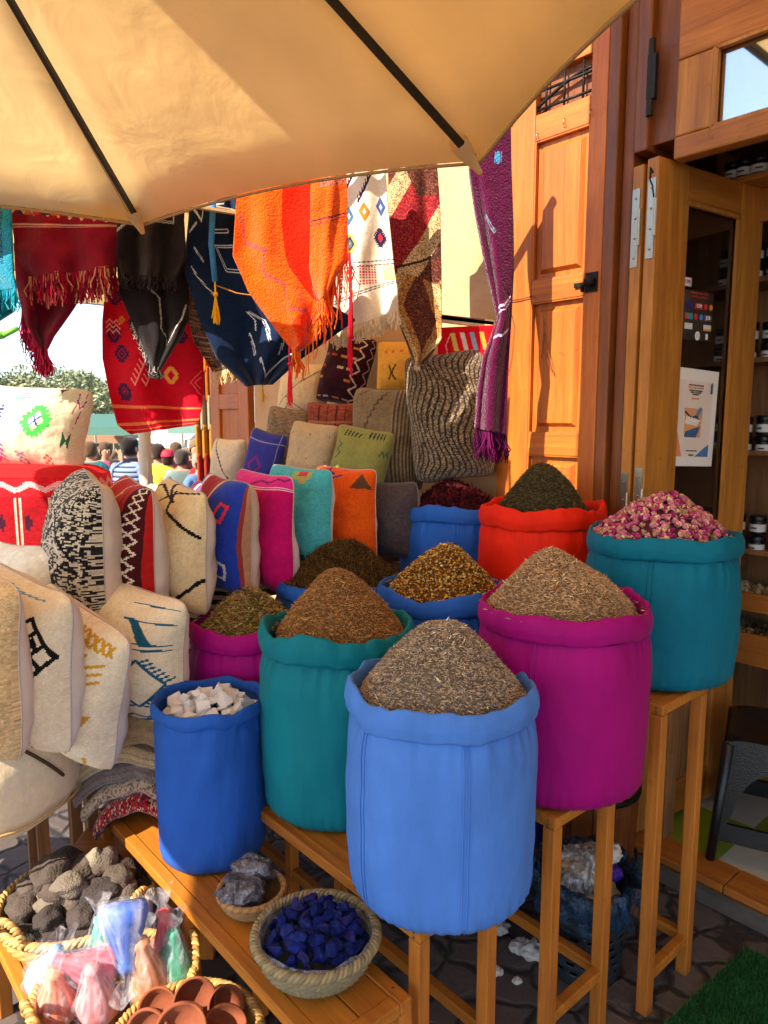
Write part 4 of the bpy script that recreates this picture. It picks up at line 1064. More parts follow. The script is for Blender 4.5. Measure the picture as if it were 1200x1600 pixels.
# ============================================================ baskets
def basket(name, label, c, R, H, col=(200, 156, 84), col2=(150, 108, 54), handles=(), Rb=.6, ell=1.0, rot=0, rim=.011, liner=False):
    t = thing(name, label, 'basket', c, rot)
    m = MB(); prof = []; n = 120; K = 26
    for i in range(K+1):
        f = i/K; a = f*PI/2; r = R*(Rb+(1-Rb)*math.sin(a)**.9); z = H*(1-math.cos(a))**.85
        prof.append((r, z))
    def fn(i, a, r, z):
        w_ = .0028*math.sin(a*36+PI*(i//2 % 2)) + .0016*((i % 2)*2-1)
        return Vector(((r+w_)*math.cos(a), (r+w_)*math.sin(a)*ell, z))
    cf = lambda i, k: lin(col) if ((k//3)+(i//2)) % 2 else lin(tuple(.78*x+.22*y for x, y in zip(col, col2)))
    m.lathe(prof, n, fn, colfn=cf, capb=False); m.lathe([(.001, .003), (R*Rb, .001)], n, lambda i, a, r, z: Vector((r*math.cos(a), r*math.sin(a)*ell, z)), col=lin(col2))
    m.build('woven_body', M_cane, t, True)
    MB().lathe([(R*Rb*.95, .006), (R*.80, H*.35), (R*.965, H*.97)], 60, lambda i, a, r, z: Vector((r*math.cos(a), r*math.sin(a)*ell, z)), col=lin(col2)).build('inside', M_cane, t, True)
    m = MB()
    for s_ in range(3):
        pts = []
        for k in range(220):
            a = 2*PI*k/220; b = a*26+s_*2*PI/3; rr = R+rim*.62*math.cos(b); pts.append((rr*math.cos(a), rr*math.sin(a)*ell, H+rim*.62*math.sin(b)))
        m.tube(pts, rim*.62, 5, lin(col if s_ else tuple(.85*x for x in col)), close=True)
    m.build('braided_rim', M_cane, t, True)
    for ha in handles:
        m = MB(); hs = .052; o_ = Vector((math.cos(ha), math.sin(ha)*ell, 0)); sd = Vector((-math.sin(ha), math.cos(ha), 0))
        for s_ in range(2):
            pts = []
            for k in range(60):
                f = k/59; a = PI*f; b = f*50+s_*PI
                p = o_*(R+.012*math.sin(a)) + sd*(-hs*math.cos(a)) + Vector((0, 0, H+.062*math.sin(a)))
                p += (o_*math.cos(b)+Vector((0, 0, 1))*math.sin(b))*.0055; pts.append(p)
            m.tube(pts, .006, 5, lin(col if s_ else col2))
        m.build('handle', M_cane, t, True)
    return t
# palm basket of pumice stones
hB = .24
pS = onz(120, 1392, .36)
SR = .205
basket('palm_basket', 'wide palm basket with two loop handles full of pumice stones', (pS.x, pS.y, hB), SR, .105, (206, 164, 96), (158, 116, 60), handles=(-2.05, .95, -.35), rot=0)
prs = []
for s_ in range(6):
    c_ = [(78, 66, 58), (92, 80, 70), (66, 56, 52), (112, 100, 86), (82, 70, 60), (60, 52, 48)][s_]
    m = rock(random.uniform(.042, .054), random.uniform(.034, .042), random.uniform(.028, .036), s_*7+3, 18, .24); m.c = [lin(c_)]*len(m.f)
    prs.append(m.build('pumice_stone', M_stonel, None, True))
st = scatter(prs, 'rounded porous pumice stone among the others in the wide palm basket', 'stone', 'pumice stones in the palm basket', 32, (pS.x, pS.y, hB+.076), SR*.80, .062, .066, scale=(.95, 1.25), layers=3)
# topmost pale stone
m = rock(.034, .028, .044, 91, 14, .3); m.c = [lin((140, 128, 106))]*len(m.f)
pp = onz(138, 1320, .52); o = m.build('pumice_stone', M_stonel, None, True, loc=(pS.x+.035, pS.y+.045, hB+.178)); o.rotation_euler = (.2, .5, 0)
tag(o, 'pale upright pumice stone topmost on the pile by the basket handle', 'stone', 'pumice stones in the palm basket')

# basket of wrapped coloured cones
pG = onz(178, 1532, .33)
basket('palm_basket', 'palm basket of plastic-wrapped pastel cones on the basket stand', (pG.x, pG.y, hB), .185, .075, (204, 160, 90), (150, 110, 56), handles=(-2.4, .5), rot=0)
def cone_item(name, label, px, py, z, tilt, yaw, col, s=1.0, wrapcol=None):
    p = onz(px, py, z)
    t = thing(name, label, 'wrapped cone', p, (tilt, 0, yaw)); t.scale = (s,)*3
    c2 = tuple(.82*c for c in col)
    prof = [(.001, -.065), (.046, -.062), (.050, -.050), (.047, -.03), (.036, .0), (.023, .03), (.016, .048), (.019, .058), (.016, .068), (.001, .072)]
    m = MB(); m.lathe(prof, 28, colfn=lambda i, k: lin(c2) if i in (3, 4) and k % 2 else lin(col)); m.build('cone', M_plain, t, True)
    m = MB()
    for zz in (-.022, -.012, -.002): m.tube([(.0445*(1-.25*(zz+.03)/.03)*math.cos(a), .0445*(1-.25*(zz+.03)/.03)*math.sin(a), zz) for a in [2*PI*k/24 for k in range(24)]], .0009, 4, lin((70, 60, 70)), close=True)
    m.build('painted_bands', M_plain, t)
    sd = random.random()*9
    wp = [(.01, -.072), (.050, -.070), (.056, -.052), (.053, -.03), (.042, .002), (.030, .034), (.021, .062), (.012, .080), (.020, .098), (.032, .118)]
    def fw(i, a, r, z):
        k = 1+.10*math.sin(a*7+sd)+.10*noise.noise(Vector((math.cos(a)*3+sd, math.sin(a)*3, z*30)))+(.22*math.sin(a*5+sd) if i > 7 else 0)
        return Vector((r*k*math.cos(a), r*k*math.sin(a), z+(.012*math.sin(a*3+sd) if i > 7 else 0)))
    MB().lathe(wp, 64, fw).build('plastic_wrap', M_film, t, True)
    return t
CI = [('blue cone upside down in clear plastic, tallest in its basket', 196, 1462, .44, 2.7, .3, (70, 104, 190), 1.15),
      ('pale blue cone in clear plastic at the left edge of its basket', 78, 1510, .34, .5, 1.2, (130, 170, 220), .95),
      ('pink and orange cone in clear plastic at the front left', 88, 1548, .33, .3, .4, (232, 140, 110), 1.1),
      ('rose pink cone in clear plastic lying in the middle', 132, 1510, .38, 1.1, -1.2, (226, 96, 110), 1.05),
      ('dusky pink cone in clear plastic at the front of its basket', 150, 1545, .35, .2, 0, (204, 130, 130), 1.05),
      ('orange-tan cone in clear plastic standing upright', 226, 1508, .36, .12, -.4, (214, 140, 96), 1.1),
      ('mint green cone in clear plastic standing at the right', 272, 1492, .35, -.1, .2, (70, 160, 128), .95),
      ('red-pink cone in clear plastic behind the mint one', 262, 1462, .35, -.5, .6, (206, 60, 74), .95),
      ('turquoise cone in clear plastic behind the blue one', 158, 1472, .36, -.7, .4, (70, 160, 140), .9)]
for l, px_, py_, z_, ti, ya, c_, s_ in CI: cone_item('wrapped_cone', l, px_, py_, z_, ti, ya, c_, s_)
# basket of terracotta dishes
pC = onz(290, 1612, .33)
basket('palm_basket', 'palm basket of small terracotta dishes at the bottom of the picture', (pC.x, pC.y, hB), .165, .07, (196, 150, 84), (140, 100, 52), rot=0)
def dish(loc, rot, label, double=False, s=1.0):
    double = False
    t = thing('terracotta_dish', label, 'dish', loc, rot, 'terracotta dishes in the palm basket'); t.scale = (s*1.2,)*3
    m = MB(); m.lathe([(.001, -.022), (.020, -.022), (.034, -.012), (.041, .006), (.042, .012), (.039, .015), (.036, .010), (.029, -.006), (.014, -.013), (.001, -.014)], 32)
    m.build('bowl', M_clay, t, True)
    if double:
        m = MB(); m.lathe([(.001, .0), (.014, -.002), (.022, -.018), (.030, -.026), (.026, -.030), (.001, -.030)], 24, M=Matrix.Translation((0, 0, -.012))); m.build('foot', M_clay, t, True)
    return t
DL = [((0, -.05, .115), (.75, .1, 0), 'terracotta dish tilted towards the viewer in the middle of its basket', True, 1.15), ((-.075, -.03, .095), (.9, -.9, .3), 'terracotta dish on edge at the left of its basket', True, 1.1),
      ((.085, -.01, .085), (.4, .3, 0), 'terracotta dish lying open right of the middle one', False, 1.0), ((.10, -.085, .085), (.5, .0, .6), 'terracotta dish at the right front of its basket', False, 1.1),
      ((.0, .06, .10), (1.1, .2, .2), 'terracotta dish on edge at the back of its basket', True, 1.0), ((-.08, .05, .08), (.9, -.5, .2), 'terracotta dish leaning at the back left of its basket', False, 1.0),
      ((.035, .0, .06), (.2, .2, 0), 'small terracotta dish under the tilted one', False, .8), ((-.04, -.10, .08), (1.0, .6, .2), 'terracotta dish at the front left of its basket', True, 1.0), ((.07, .06, .08), (.8, .4, .3), 'terracotta dish leaning at the back right', False, .9),
      ((-.01, .01, .075), (.8, -.6, .8), 'terracotta dish half buried in the middle', False, 1.0)]
for l_, r_, lb, db, s_ in DL: dish((pC.x+l_[0], pC.y+l_[1]+.02, hB+l_[2]), r_, lb, db, s_)

# small basket with silvery ore on the bench
pO = onz(392, 1412, .452)
pO = onz(393, 1400, .485)
basket('small_basket', 'small round basket of silvery ore between the crystal sack and indigo basket', (pO.x, pO.y, .452), .082, .052, (176, 132, 80), (120, 86, 50), rot=0, Rb=.45, rim=.007)
for k, (dx, dy, dz, sx, sy, sz, lb) in enumerate(((-.015, -.022, .062, .056, .044, .036, 'lumpy silvery grey ore piece at the front of the small basket'), (.0, .03, .082, .052, .036, .038, 'striped silvery ore piece at the back of the small basket'), (-.04, .02, .055, .03, .03, .03, 'little grey ore piece at the left of the small basket'))):
    m = rock(sx, sy, sz, 31+k*5, 20, .55); tag(m.build('ore_piece', M_ore, None, True, loc=(pO.x+dx, pO.y+dy, .452+dz)), lb, 'mineral')
# indigo basket
pI = onz(494, 1462, .53)
basket('oval_basket', 'big woven basket of indigo chunks at the end of the low bench', (pI.x, pI.y, .452), .138, .085, (150, 132, 92), (84, 90, 92), Rb=.5, rim=.010)
prs = []
for s_ in range(8):
    m = chunk(10, .0215, .019, .016, 1, .13, 50+s_); m.c = [lin([(38, 48, 106), (30, 38, 90), (48, 46, 98), (28, 36, 98)][s_ % 4])]*len(m.f)
    prs.append(m.build('indigo_chunk', M_indigo, bevel=.0015))
scatter(prs, 'rough indigo blue chunk in the woven basket on the low bench', 'pigment', 'indigo chunks in the woven basket', 110, (pI.x, pI.y, .452+.062), .114, .034, .031, scale=(.9, 1.35), layers=4)
# clear film around the basket's far edge
MB().lathe([(.122, .070), (.132, .088), (.131, .096), (.127, .097)], 90, lambda i, a, r, z: Vector((r*(1+.03*noise.noise(Vector((a*4, z*60, 1))))*math.cos(a), r*math.sin(a), z+.012*noise.noise(Vector((math.cos(a)*3, math.sin(a)*3, i)))))).build('plastic_film', M_film, bpy.data.objects['oval_basket'], True)

# ============================================================ rubbish bin, litter, barrel
pb = onz(925, 1545, .0); pb = Vector((pb.x, pb.y+.10, 0))
t = thing('waste_basket', 'perforated grey plastic bin with crumpled blue liner between the stand legs', 'bin', pb)
m = MB(); n = 60; K = 30; Hb = .30; prof = [(.105+.035*i/K, Hb*i/K) for i in range(K+1)]
vs = []; fs = []
for i, (r, z) in enumerate(prof):
    for k in range(n): a = 2*PI*k/n; vs.append((r*math.cos(a), r*math.sin(a), z))
for i in range(K):
    for k in range(n):
        hole = 3 < i < K-4 and i % 3 == 1 and (k+(i//3)*1) % 4 in (0, 1)
        if not hole: fs.append((i*n+k, i*n+(k+1) % n, (i+1)*n+(k+1) % n, (i+1)*n+k))
m.add(vs, fs, lin((40, 44, 48))); m.build('bin_body', surf('bin_plastic', (44, 50, 54), rough=.45, var=.15, bump=0), t, True, solid=.003)
MB().lathe([(.001, .004), (.104, .003)], 40, col=lin((40, 44, 48))).build('bin_base', M_black, t)
def lf_(i, a, r, z):
    k = 1+.07*noise.noise(Vector((math.cos(a)*3, math.sin(a)*3, z*18)))+.03*math.sin(a*19+z*30)
    return Vector((r*k*math.cos(a), r*k*math.sin(a), z+.035*noise.noise(Vector((math.cos(a)*1.8, math.sin(a)*1.8, i*.3)))))
MB().lathe([(.10, .06), (.125, .2), (.140, Hb), (.150, Hb+.035), (.166, Hb+.03), (.168, Hb-.01), (.163, Hb-.05), (.160, Hb-.085)], 120, lf_).build('liner', M_bluefilm, t, True)
def crumple(r, seed, sc=(1, 1, .7)):
    m = MB(); m.ball((0, 0, 0), r, n=22, sc=sc, amp=.0)
    vs = []
    for v in m.v:
        p = Vector(v); q = p/r*2.4+Vector((seed, 0, 0)); k = 1+.35*noise.noise(q)+.22*abs(noise.noise(q*2.3))-.1+.12*noise.noise(q*5); vs.append(tuple(p*k))
    m.v = vs; return m
M_paper = surf('tissue_paper', (210, 200, 188), rough=.9, var=.15, bump=.5, bscale=60, bdist=.01)
M_film2 = film_mat('crumpled_clear_film', (225, 215, 205), .55, .12, 1.0, 30)
for k, (x, y, z, r, mt, nm, lb) in enumerate(((.0, .0, .33, .085, M_film2, 'plastic_wrapping', 'large crumpled clear plastic on top of the bin'), (-.06, -.03, .30, .06, M_film2, 'plastic_wrapping', 'smaller crumpled plastic at the left of the bin'), (-.045, .0, .335, .045, surf('kraft', (190, 150, 110), rough=.8, bump=.3), 'paper_scrap', 'tan paper scrap in the bin'),
                                              (.075, .03, .36, .04, M_paper, 'tissue', 'white tissue at the back of the bin'), (.07, -.03, .33, .03, surf('violet', (70, 40, 140), rough=.5), 'wrapper', 'violet wrapper at the right of the bin'), (.0, .0, .2, .11, M_paper, 'paper_scrap', 'crumpled paper deeper in the bin'))):
    tag(crumple(r, k*3.3).build(nm, mt, None, True, loc=(pb.x+x, pb.y+y, pb.z+z)), lb, 'litter')
for px_, py_, r, lb in ((838, 1485, .05, 'crumpled white tissue on the ground against the stand leg'), (815, 1478, .035, 'crumpled tissue left of the larger one on the ground'), (777, 1448, .035, 'grey-white tissue on the ground farthest back'), (776, 1517, .02, 'tiny white scrap of paper on the ground, left'), (808, 1532, .014, 'smallest paper scrap on the ground')):
    p = onz(px_, py_, r*.5); tag(crumple(r, px_, (1.1, .9, .6)).build('tissue', M_paper, None, True, loc=p), lb, 'litter')
# wooden tub behind the bin
p = onz(930, 1385, 0); t = thing('wooden_tub', 'dark reddish wooden tub standing behind the rubbish bin', 'tub', (p.x, p.y+.1, 0))
for k in range(14):
    a0_, a1_ = 2*PI*k/14+.01, 2*PI*(k+1)/14-.01; m = MB(); vs = []
    for z, r in ((0, .15), (.15, .165), (.30, .172), (.42, .165)):
        for a in (a0_, a1_): vs += [(r*math.cos(a), r*math.sin(a), z), ((r-.018)*math.cos(a), (r-.018)*math.sin(a), z)]
    fs = []
    for i in range(3):
        b = i*4; fs += [(b, b+2, b+6, b+4), (b+1, b+5, b+7, b+3), (b, b+4, b+5, b+1), (b+2, b+3, b+7, b+6)]
    fs += [(12, 14, 15, 13), (0, 1, 3, 2)]
    m.add(vs, fs); m.build('stave', M_jamb, t)
MB().lathe([(.001, .40), (.15, .40)], 28).build('lid', M_jamb, t)
for z in (.08, .34): MB().lathe([(.169+.003*(z > .2), z), (.173+.004*(z > .2), z+.002), (.174+.004*(z > .2), z+.02), (.170, z+.022)], 40).build('hoop', M_iron, t, True)
# ============================================================ cushions
def cushion(label, px, py, Z, w_, h_, th, yaw, cv, back=(214, 196, 176), tilt=0, roll=0, res=None, mat=None, name='cushion', group=None, seed=0, kx=.06, p_=2.6, fb=.5, cat='cushion'):
    """px,py,Z: centre. yaw: direction of the patterned face, 0 = towards the camera, + = towards the left"""
    c = atZ(px, py, Z); th *= 1.22; fb = .64
    t = thing(name, label, cat, c, (0, 0, 0), group)
    t.rotation_mode = 'XYZ'
    Mx = Matrix.Rotation(-math.radians(yaw), 4, 'Z') @ Matrix.Rotation(math.radians(tilt), 4, 'X') @ Matrix.Rotation(math.radians(roll), 4, 'Y')
    t.rotation_euler = Mx.to_euler()
    ny, nx = cv.ny, cv.nx
    def side(ny, nx, s, thk):
        u = np.linspace(-1, 1, nx+1)[None, :].repeat(ny+1, 0); v = np.linspace(-1, 1, ny+1)[:, None].repeat(nx+1, 1)
        u = .30*u+.70*np.sin(PI/2*u); v = .45*v+.55*np.sin(PI/2*v)
        # denser at border
        x = u*w_/2*(1-kx*(1-v**2)**1.0); z = v*h_/2*(1-kx*(1-u**2)**1.0)
        x = x*(1-.07*np.abs(v)**9); z = z*(1-.07*np.abs(u)**9)
        prof = ((1-np.abs(u)**p_)*(1-np.abs(v)**p_))**.50
        P = np.zeros((ny+1, nx+1, 3)); P[..., 0] = x; P[..., 2] = z; P[..., 1] = s*thk*prof
        for j in range(ny+1):
            for i in range(nx+1):
                q = Vector((P[j, i, 0]*5+seed*3.7, P[j, i, 2]*5, s*2+seed)); e = prof[j, i]
                P[j, i, 1] += s*(.020*noise.noise(q)+.009*noise.noise(q*3)+.004*abs(noise.noise(q*5)))*min(1, e*3)
                P[j, i, 0] += .010*noise.noise(Vector((P[j, i, 2]*6, seed, 5))); P[j, i, 2] += .008*noise.noise(Vector((P[j, i, 0]*6, seed+4, 5)))
        # sag: bottom fuller
        P[..., 1] *= 1+.15*(-v)
        return P
    a = side(ny, nx, -1, th*fb); grid_obj('front_panel', a, cv.out(), mat or M_weave, t)
    b = side(36, 36, 1, th*(1-fb)); bc = np.ones((36, 36, 3))*np.array(lin(back)); grid_obj('back_panel', b, bc, M_linen, t, back=True)
    # piped seam
    m = MB(); q = []
    for i in range(0, nx+1, 3): q.append(a[0, i])
    for j in range(0, ny+1, 3): q.append(a[j, nx])
    for i in range(nx, -1, -3): q.append(a[ny, i])
    for j in range(ny, -1, -3): q.append(a[j, 0])
    qq = [q[0]]
    for p in q[1:]:
        if (Vector(p)-Vector(qq[-1])).length > .004: qq.append(p)
    m.tube(qq, .0022, 5, lin(tuple(.85*x for x in back)), close=True); m.build('seam', M_yarn, t, True)
    return t
CR = (232, 213, 180); BLK = (26, 24, 24)
# ---- row A: standing like books, patterned faces to the left
cv = Canvas(90, 110, (196, 180, 152))
cv.rnd([(40, 38, 38), (200, 184, 156), (216, 200, 172), (28, 26, 26)], 1, 3)
for k in range(9): cv.line([(.52+.05*k, 0), (.52+.05*k+.01*math.sin(k), 1)], .012, (34, 32, 32) if k % 2 else (220, 206, 176), 60)
cv.zig(.35, 0, .35, 1, 4, .10, .028, (30, 28, 28), 30); cv.zig(.75, 0, .75, 1, 4, .11, .035, (22, 20, 20), 24); cv.zig(.72, 0, .72, 1, 4, .09, .02, (226, 212, 184), 24)
cushion('black and white flecked wool cushion leftmost in the standing row', 146, 849, 2.33, .42, .45, .20, 60, cv, roll=5, seed=1, mat=M_pile, fb=.5)
cv = Canvas(80, 110, (176, 30, 26))
for k, (u, c) in enumerate(((.04, (214, 190, 170)), (.09, (120, 20, 24)), (.13, (220, 200, 180)), (.20, (210, 70, 40)), (.28, (214, 190, 170)))): cv.rect(u, 0, u+.02, 1, c)
cv.zig(.55, 0, .55, 1, 22, .012, .012, (226, 206, 170)); cv.rect(.72, 0, .96, 1, (70, 20, 24))
for k in range(14): cv.dia(.84, .036+.072*k, .036, .012, (230, 214, 190), k=1.5)
cv.line([(.66, 0), (.66, 1)], .01, (60, 20, 20))
cushion('deep red kilim cushion with white lattice stripe in the standing row', 218, 856, 2.42, .40, .46, .17, 58, cv, roll=4, seed=2, fb=.58)
cv = Canvas(80, 100, (222, 196, 148))
cv.line([(.0, .78), (.3, .96), (.62, .86), (.4, 1)], .022, BLK); cv.line([(.05, .4), (.3, .72), (.6, .95), (.9, .98)], .02, BLK); cv.line([(.55, .95), (.62, .78), (.98, .62)], .024, BLK)
cv.line([(.0, .5), (.2, .3), (.6, .08), (1, .34)], .024, BLK)
cushion('cream cushion with crossing black lines in the standing row', 290, 850, 2.52, .40, .43, .17, 55, cv, roll=4, seed=3, fb=.5)
cv = Canvas(80, 110, (168, 28, 34))
cv.rect(0, 0, .1, 1, (200, 60, 50)); cv.rect(.1, 0, .17, 1, (60, 80, 150)); cv.rect(.17, 0, .24, 1, (210, 190, 180)); cv.rect(.24, 0, .5, 1, (150, 22, 30)); cv.rect(.5, 0, .54, 1, (200, 160, 110))
cv.rect(.54, 0, .56, 1, (60, 30, 30)); cv.rect(.56, 0, .93, 1, (34, 56, 150)); cv.rect(.93, 0, .96, 1, (140, 50, 40)); cv.rect(.96, 0, 1, 1, (170, 120, 90))
for v, c in ((.7, (214, 50, 60)), (.3, (206, 196, 190))):
    cv.line([(.66, v-.05), (.72, v+.07), (.80, v+.05), (.76, v-.06), (.68, v-.05)], .022, c); cv.line([(.70, v-.02), (.76, v+.03)], .015, (34, 56, 150))
cushion('striped red and royal blue cushion in the standing row', 358, 835, 2.60, .40, .42, .15, 55, cv, seed=4, roll=3, fb=.58, back=(206, 184, 166))
cv = Canvas(80, 110, (190, 14, 96)); cv.rect(0, .86, 1, 1, (210, 40, 120)); cv.line([(0, .86), (1, .86)], .012, (230, 180, 190)); cv.line([(0, .84), (1, .84)], .006, (230, 180, 190))
cv.zig(.42, .0, .42, .8, 9, .07, .03, (40, 14, 40), 40); cv.zig(.5, .9, .95, .96, 5, .02, .02, (120, 20, 80))
cushion('magenta pink cushion with dark zigzag in the standing row', 414, 828, 2.68, .38, .44, .13, 48, cv, seed=5, roll=2, fb=.5, back=(216, 194, 190))
cv = Canvas(80, 100, (72, 166, 170), .08)
for i, j, c in ((3, 0, (70, 80, 90)), (3, 1, (50, 90, 110)), (2, 1, (60, 80, 100)), (4, 1, (60, 70, 90)), (3, 2, (170, 120, 90)), (2, 2, (50, 90, 100)), (4, 2, (170, 120, 90)), (1, 2, (50, 90, 110)), (5, 2, (50, 90, 110)), (3, 3, (60, 100, 120)), (2, 3, (180, 130, 90)), (4, 3, (50, 90, 110)), (3, 4, (40, 90, 110))):
    cv.rect(.14+i*.1, .06+j*.07, .225+i*.1, .12+j*.07, c)
cv.rect(.5, .86, .72, .96, (150, 160, 90)); cv.rect(.56, .9, .66, .97, (190, 60, 60)); cv.rect(.6, .82, .68, .88, (180, 150, 80))
cushion('turquoise woven cushion with stepped grey motif in the standing row', 470, 810, 2.80, .36, .41, .12, 42, cv, seed=6, roll=1, fb=.5, back=(214, 200, 188))
cv = Canvas(80, 100, (218, 84, 18), .08)
cv.line([(.1, .8), (.3, .95), (.45, .9)], .03, (60, 50, 130)); cv.line([(.2, .95), (.25, .78)], .02, (60, 50, 130)); cv.line([(.35, .98), (.4, .82), (.55, .9)], .02, (60, 50, 130)); cv.poly([(.7, .76), (.98, .74), (.8, .93)], (90, 60, 40))
cv.zig(.12, .2, .12, .6, 8, .03, .02, (110, 90, 120)); cv.poly([(.6, 0), (.8, 0), (.75, .25)], (190, 30, 20)); cv.rect(.0, .5, .02, .9, (220, 180, 160))
cushion('bright orange cushion with purple motif in the standing row', 540, 802, 2.90, .33, .38, .12, 38, cv, seed=7, fb=.5, back=(206, 200, 196))
cv = Canvas(40, 50, (72, 62, 64), .1)
cushion('dark grey cushion at the right end of the standing row', 608, 812, 2.98, .30, .32, .13, 36, cv, seed=8, fb=.5, back=(150, 136, 124), roll=-4)
# bright piping cushions behind the row (tops show)
cushion('white backed cushion corner showing behind the deep red one', 205, 830, 2.75, .34, .34, .12, 60, Canvas(30, 30, (200, 70, 50)), seed=11, roll=0)
cushion('pale cushion behind the cream one with black lines', 268, 828, 2.85, .34, .36, .12, 40, Canvas(30, 30, (224, 210, 180)), seed=12)
cv = Canvas(60, 30, (200, 30, 50)); [cv.rect(.1*k, 0, .1*k+.05, 1, (230, 220, 220) if k % 2 else (60, 80, 160)) for k in range(10)]
cushion('red white and blue striped cushion behind the royal blue one', 335, 826, 2.95, .36, .38, .12, 50, cv, seed=13)
# ---- row B: lower left, cream cushions
cv = Canvas(90, 120, (206, 172, 120), .12); cv.rnd([(206, 172, 124), (198, 163, 114), (212, 180, 132)], 1, 2)
cushion('beige burlap cushion at the left edge of the lower row', -40, 1018, 1.86, .46, .47, .19, 35, cv, seed=21, roll=6, back=(222, 206, 190))
cv = Canvas(150, 130, CR); q0, q1, q2, q3 = (.62, .66), (.80, .82), (.97, .62), (.80, .46)
LP = lambda a, b, f: (a[0]+(b[0]-a[0])*f, a[1]+(b[1]-a[1])*f)
for k in range(4): cv.line([LP(q0, q1, k/3), LP(q3, q2, k/3)], .024, BLK); cv.line([LP(q0, q3, k/3), LP(q1, q2, k/3)], .024, BLK)
for k in range(3):
    for l in range(3):
        if (k+l) % 2: cv.line([LP(LP(q0, q1, (k+.5)/3), LP(q3, q2, (k+.5)/3), (l+.3)/3), LP(LP(q0, q1, (k+.5)/3), LP(q3, q2, (k+.5)/3), (l+.7)/3)], .03, BLK)
for a_, b_ in (((.66, .06), (.72, .26)), ((.72, .26), (.84, .22)), ((.84, .22), (.80, .04)), ((.71, .06), (.75, .20))): cv.zig(*a_, *b_, 7, .014, .016, (120, 70, 180))
cv.line([(.5, .97), (.8, .93)], .01, (110, 150, 190))
cushion('cream cushion with black grid diamond and purple motif in the lower row', 44, 1020, 1.98, .44, .45, .20, 36, cv, seed=22, roll=7, back=(222, 206, 192), fb=.5)
cv = Canvas(110, 130, CR)
OC = (206, 150, 40)
for k in range(5): cv.line([(.62+.06*k, .95-.01*k), (.66+.06*k, .87-.01*k)], .022, OC); cv.line([(.66+.06*k, .95-.01*k), (.62+.06*k, .87-.01*k)], .018, OC)
cv.line([(.70, .58), (.74, .80)], .02, OC)
for k in range(3): cv.line([(.71+.012*k, .62+.05*k), (.86, .66+.05*k)], .018, OC); cv.line([(.71+.012*k, .62+.05*k), (.58, .68+.05*k)], .018, OC)
for j_ in range(4):
    for i_ in range(4-j_): cv.poly([(.60+i_*.075+j_*.04, .48-j_*.07), (.665+i_*.075+j_*.04, .48-j_*.07), (.635+i_*.075+j_*.04, .42-j_*.07)], OC)
cv.line([(.88, .22), (.84, .14), (.88, .10), (.84, .02)], .020, OC)
cushion('cream cushion with ochre embroidery leaning in the lower row', 124, 1054, 2.10, .42, .44, .19, 35, cv, seed=23, roll=16, back=(222, 204, 192), fb=.5)
cv = Canvas(110, 130, CR); TB = (30, 92, 120)
cv.dia(.76, .42, .145, .016, TB, teeth=7, k=1.0)
for v in (.92, .80, .66, .63): cv.line([(.58, v), (.96, v-.01)], .011, TB)
cv.poly([(.60, .80), (.68, .80), (.84, .66), (.74, .66)], TB); cv.zig(.5, .15, .9, .2, 6, .02, .016, TB); cv.line([(.56, .04), (.84, .17)], .03, TB)
cushion('cream cushion with teal diamond embroidery right of the ochre one', 220, 1014, 2.26, .40, .41, .18, 32, cv, seed=24, roll=6, back=(222, 198, 186), fb=.5)
cushion('cream cushion peeping behind the grid diamond one', 40, 935, 2.3, .4, .36, .14, 30, Canvas(30, 30, (230, 220, 196)), seed=25)
# ---- top left
cv = Canvas(150, 110, (206, 190, 160), .05)
cv.dia(.56, .52, .13, .045, (70, 190, 80), teeth=4); cv.dia(.56, .52, .045, .02, (236, 224, 200)); cv.line([(.53, .48), (.59, .56)], .02, (50, 60, 130)); cv.line([(.53, .56), (.59, .48)], .02, (50, 60, 130))
for k in range(5): cv.line([(.30+.01*k, .72+.035*k), (.42-.01*k, .74+.035*k)], .022, [(60, 170, 130), (90, 190, 200)][k % 2])
for j in range(7):
    for i in range(2): cv.rect(.17+i*.035, .42+j*.035, .19+i*.035+(j % 2)*.014, .445+j*.035, (50, 60, 120))
for k in range(4): cv.line([(.10, .10+.055*k), (.14, .15+.055*k), (.18, .10+.055*k), (.23, .15+.055*k), (.27, .10+.055*k)], .02, (206, 40, 140))
cv.dia(.42, .12, .05, .02, (120, 110, 130)); cv.line([(.38, .22), (.46, .18)], .015, (120, 110, 130)); cv.line([(.38, .18), (.46, .22)], .015, (120, 110, 130))
for j in range(6):
    for i in range(3): 
        if (i+j) % 2 == 0: cv.rect(.63+i*.028, .06+j*.028, .66+i*.028, .085+j*.028, (226, 90, 50))
cv.line([(.84, .88), (.85, .55)], .012, (150, 30, 110)); cv.line([(.95, .92), (.90, .5)], .012, (150, 30, 110)); cv.line([(.84, .78), (.90, .70), (.95, .80)], .016, (150, 30, 110))
cv.poly([(.82, .3), (.82, .46), (.87, .38)], (30, 80, 50)); cv.poly([(.9, .3), (.9, .46), (.86, .38)], (30, 80, 50)); cv.poly([(.60, .92), (.68, .95), (.65, .84)], (40, 40, 40)); cv.line([(.28, .95), (.4, .93)], .014, (226, 120, 60))
xi = ((np.arange(150)/150-.37)/.62*150).astype(int); src = cv.a.copy(); bgc = src[100, 5].copy()
for i in range(150): cv.a[:, i] = src[:, xi[i]] if 0 <= xi[i] < 150 else bgc
cushion('large cream cushion with colourful embroidered motifs lying at the upper left', 36, 670, 2.80, .58, .34, .19, 12, cv, seed=31, roll=3, tilt=-14, back=(226, 206, 176))
